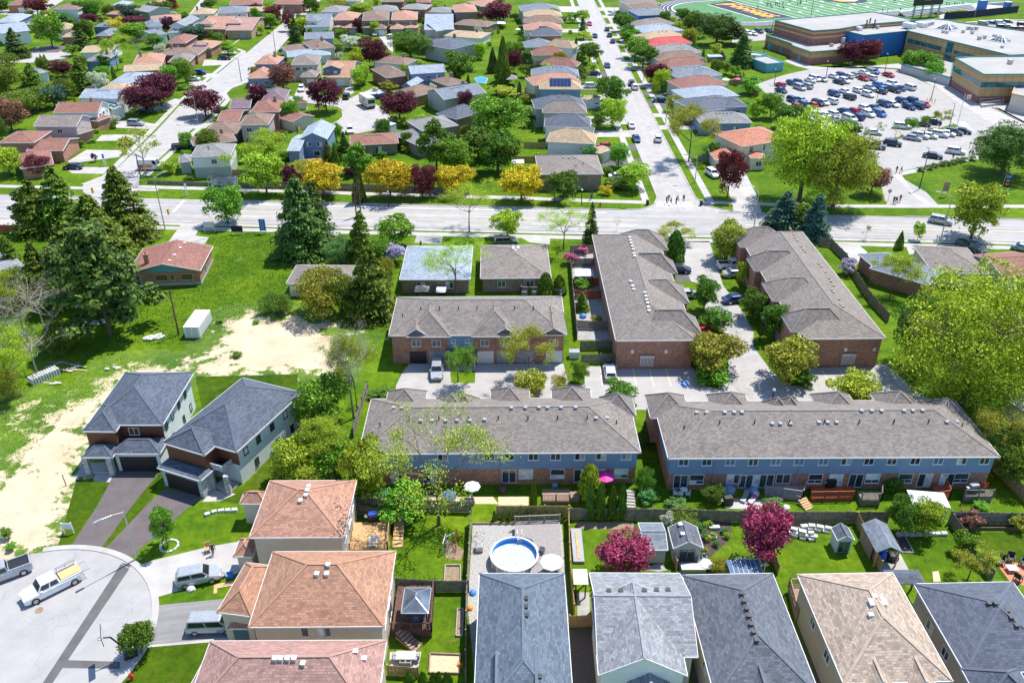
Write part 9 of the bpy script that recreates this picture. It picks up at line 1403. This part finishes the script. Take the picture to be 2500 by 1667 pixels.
# stone ring and dry-stone walls
p = W('m', 1452, 395); e = empty('stone_ring', (p.x, p.y, 0), 0, 'ring of pale stones around the young street tree', 'stone ring'); st_me = cached('ringstone', lambda: MB().box(-.2, .2, -.12, .12, 0, .14).mesh('stone', ['stone']))
for k in range(12): ob('stone', st_me, e, (.95*math.cos(k*.5236), .95*math.sin(k*.5236), 0), k*.5236+math.pi/2)
def stones(c, pts, lb, rows, size, n=None, name='stone_wall'):
    P = pp(c, pts); e = empty(name, P[0], 0, lb, 'stone wall'); rn = random.Random(len(pts)); L = sum((b-a).length for a, b in zip(P, P[1:])); n = n or max(3, int(L/size))
    def mk(i):
        mb = MB(); r = random.Random(i); q = [(x*r.uniform(.8, 1), y*r.uniform(.8, 1), z) for z in (0, 1) for x, y in ((-.5,-.5),(.5,-.5),(.5,.5),(-.5,.5))]
        for f in ((3,2,1,0),(4,5,6,7),(0,1,5,4),(1,2,6,5),(2,3,7,6),(3,0,4,7)): mb.face([q[j] for j in f])
        return mb.mesh('stone', ['stone'])
    for rw in range(rows):
        for k in range(n):
            t = (k+.5+.3*(rw % 2))/n*L; 
            for a, b in zip(P, P[1:]):
                l = (b-a).length
                if t <= l: break
                t -= l
            p = a.lerp(b, min(1, t/l)); d = b-a; o = ob('stone', cached(('st', rn.randrange(6)), lambda: mk(rn.randrange(99))), e, p-P[0]+Vector((0, .22*rw, .28*rw)), math.atan2(d.y, d.x)+rn.uniform(-.15, .15), (size*rn.uniform(.8, 1.05), .5*rn.uniform(.8, 1.1), .34*rn.uniform(.8, 1.1)))
stones('p', '365 300 460 300 560 330 640 335', 'white stacked stone retaining wall above the lawn', 3, .85); stones('p', '500 255 600 245 760 270', 'upper tier of pale boulders above the lawn', 2, .9); stones('p', '1300 290 1500 290 1720 285', 'shaded stone edging under the bushy trees', 1, .7); stones('m', '1750 140 1830 112 1900 98 2040 95', 'short line of pale boulders on the lawn', 1, .75); stones('o', '1800 310 1850 330 1920 330', 'pale stepping boulders in the mulch bed', 1, .9); stones('o', '1880 245 1930 245', 'pale boulder pair in the mulch bed', 1, .9)
def edging(c, pts, lb, mat, h=.25, closed=True):
    P = pp(c, pts); e = empty('bed_edging', P[0], 0, lb, 'edging'); Q = [p-P[0] for p in P]
    for a, b in zip(Q, Q[1:]+(Q[:1] if closed else [])): MB().beam(a+Vector((0,0,h/2)), b+Vector((0,0,h/2)), .12, h).build('board', mat, e)
edging('n', '1710 565 1838 565 1838 710 1700 710', 'timber frame of the square vegetable bed', 'deck_grey'); edging('n', '1815 940 1865 940 1855 1170 1800 1170', 'timber frame of the narrow vegetable bed', 'deck_grey'); edging('n', '1580 1320 1840 1330 1830 1490 1570 1485', 'timber frame around the sandbox', 'deck_brown'); edging('p', '1800 245 2450 245', 'dark sleeper edging below the corner fence', 'deck_dark', .4, False); edging('n', '1945 208 2240 208 2360 208', 'timber edging behind the pool gravel', 'deck_brown', .25, False); edging('p', '1290 430 1445 435 1375 300', 'wooden edge of the mulch triangle beside the gazebo', 'deck_grey', .15, False); sheet('planting_bed', MP('p 1300 310 1375 305 1440 430 1330 430'), .014, 'mulch')
for c, x, y, w, lb in (('o', 735, 400, .9, 'long dark bench with a tan plank beside the fence'),): p = W(c, x, y); box_thing('garden_bench', lb, 'bench', ((p.x, p.y, 0), 90), [('frame', -2.6, 2.6, -.6, .6, .05, .35, 'grey_box'), ('plank', -2.2, 2.0, -.15, .15, .36, .42, 'deck_wood')], 0)
p = W('k', 735, 262); box_thing('utility_box', 'pale blue utility box at the end of the grass strip', 'utility box', ((p.x, p.y, 0), 0), [('cabinet', -.75, .75, -.5, .5, 0, 1.1, 'wall_lt'), ('lid', -.8, .8, -.55, .55, 1.1, 1.16, 'galv')], 0); p = W('k', 1855, 420); box_thing('gate_pillar', 'red-brown brick pillar on the island', 'pillar', ((p.x, p.y, 0), 0), [('shaft', -.35, .35, -.35, .35, 0, 1.5, 'wall_bk'), ('cap', -.42, .42, -.42, .42, 1.5, 1.62, 'concrete')], 0)
for c, x, y, lb in (('n', 2000, 430, 'pool pump beside the gravel'), ('o', 1775, 1385, 'air conditioner beside the light grey house'), ('g', 110, 1110, 'air conditioner behind the brown bungalow'), ('o', 410, 250, 'blue pool broom box on the deck')): p = W(c, x, y); box_thing('air_conditioner' if 'air' in lb else 'pool_pump', lb, 'air conditioner' if 'air' in lb else 'pump', ((p.x, p.y, 0), 5), [('casing', -.4, .4, -.4, .4, 0.02, .75, 'galv'), ('grille', -.32, .32, -.32, .32, .75, .78, 'grey_box')], 0)
p = W('c', 1985, 520); box_thing('raised_pool', 'small raised pool behind the dark fence', 'pool', ((p.x, p.y, 0), 0), [('wall', -2.5, 2.5, -2, 2, 0, .9, 'wall_lt'), ('water', -2.3, 2.3, -1.8, 1.8, .9, .93, 'pool_water')], 0)
a = MP('b 2030 700 2100 685 2160 700 2140 750 2060 740'); e = empty('garden_pool', a[0], 0, 'dark blue backyard pool near the tall cedar', 'pool'); MB().prism([q-a[0] for q in a], 0, .12).build('coping', 'concrete', e); mb = MB(); c_ = sum(a, Vector((0,0,0)))/5-a[0]; mb.prism([(q-a[0]).lerp(c_, .12) for q in a], .1, .15); mb.build('water', 'pool_liner', e)
for i, (x, y) in enumerate(((2100, 45), (2150, 60))): pass
for k in range(4): p = W('d', 1540+k*22, 835+k*2); e = empty('bollard', (p.x, p.y, 0), 0, f'yellow bollard, {["first", "second", "third", "fourth"][k]} beside the car park lamp', 'bollard', 'yellow bollards'); MB().cyl((0,0,0), (0,0,1.3), .12, .12, 8).build('shaft', 'yellow', e); MB().cyl((0,0,1.3), (0,0,1.36), .13, .06, 8).build('cap', 'yellow', e)
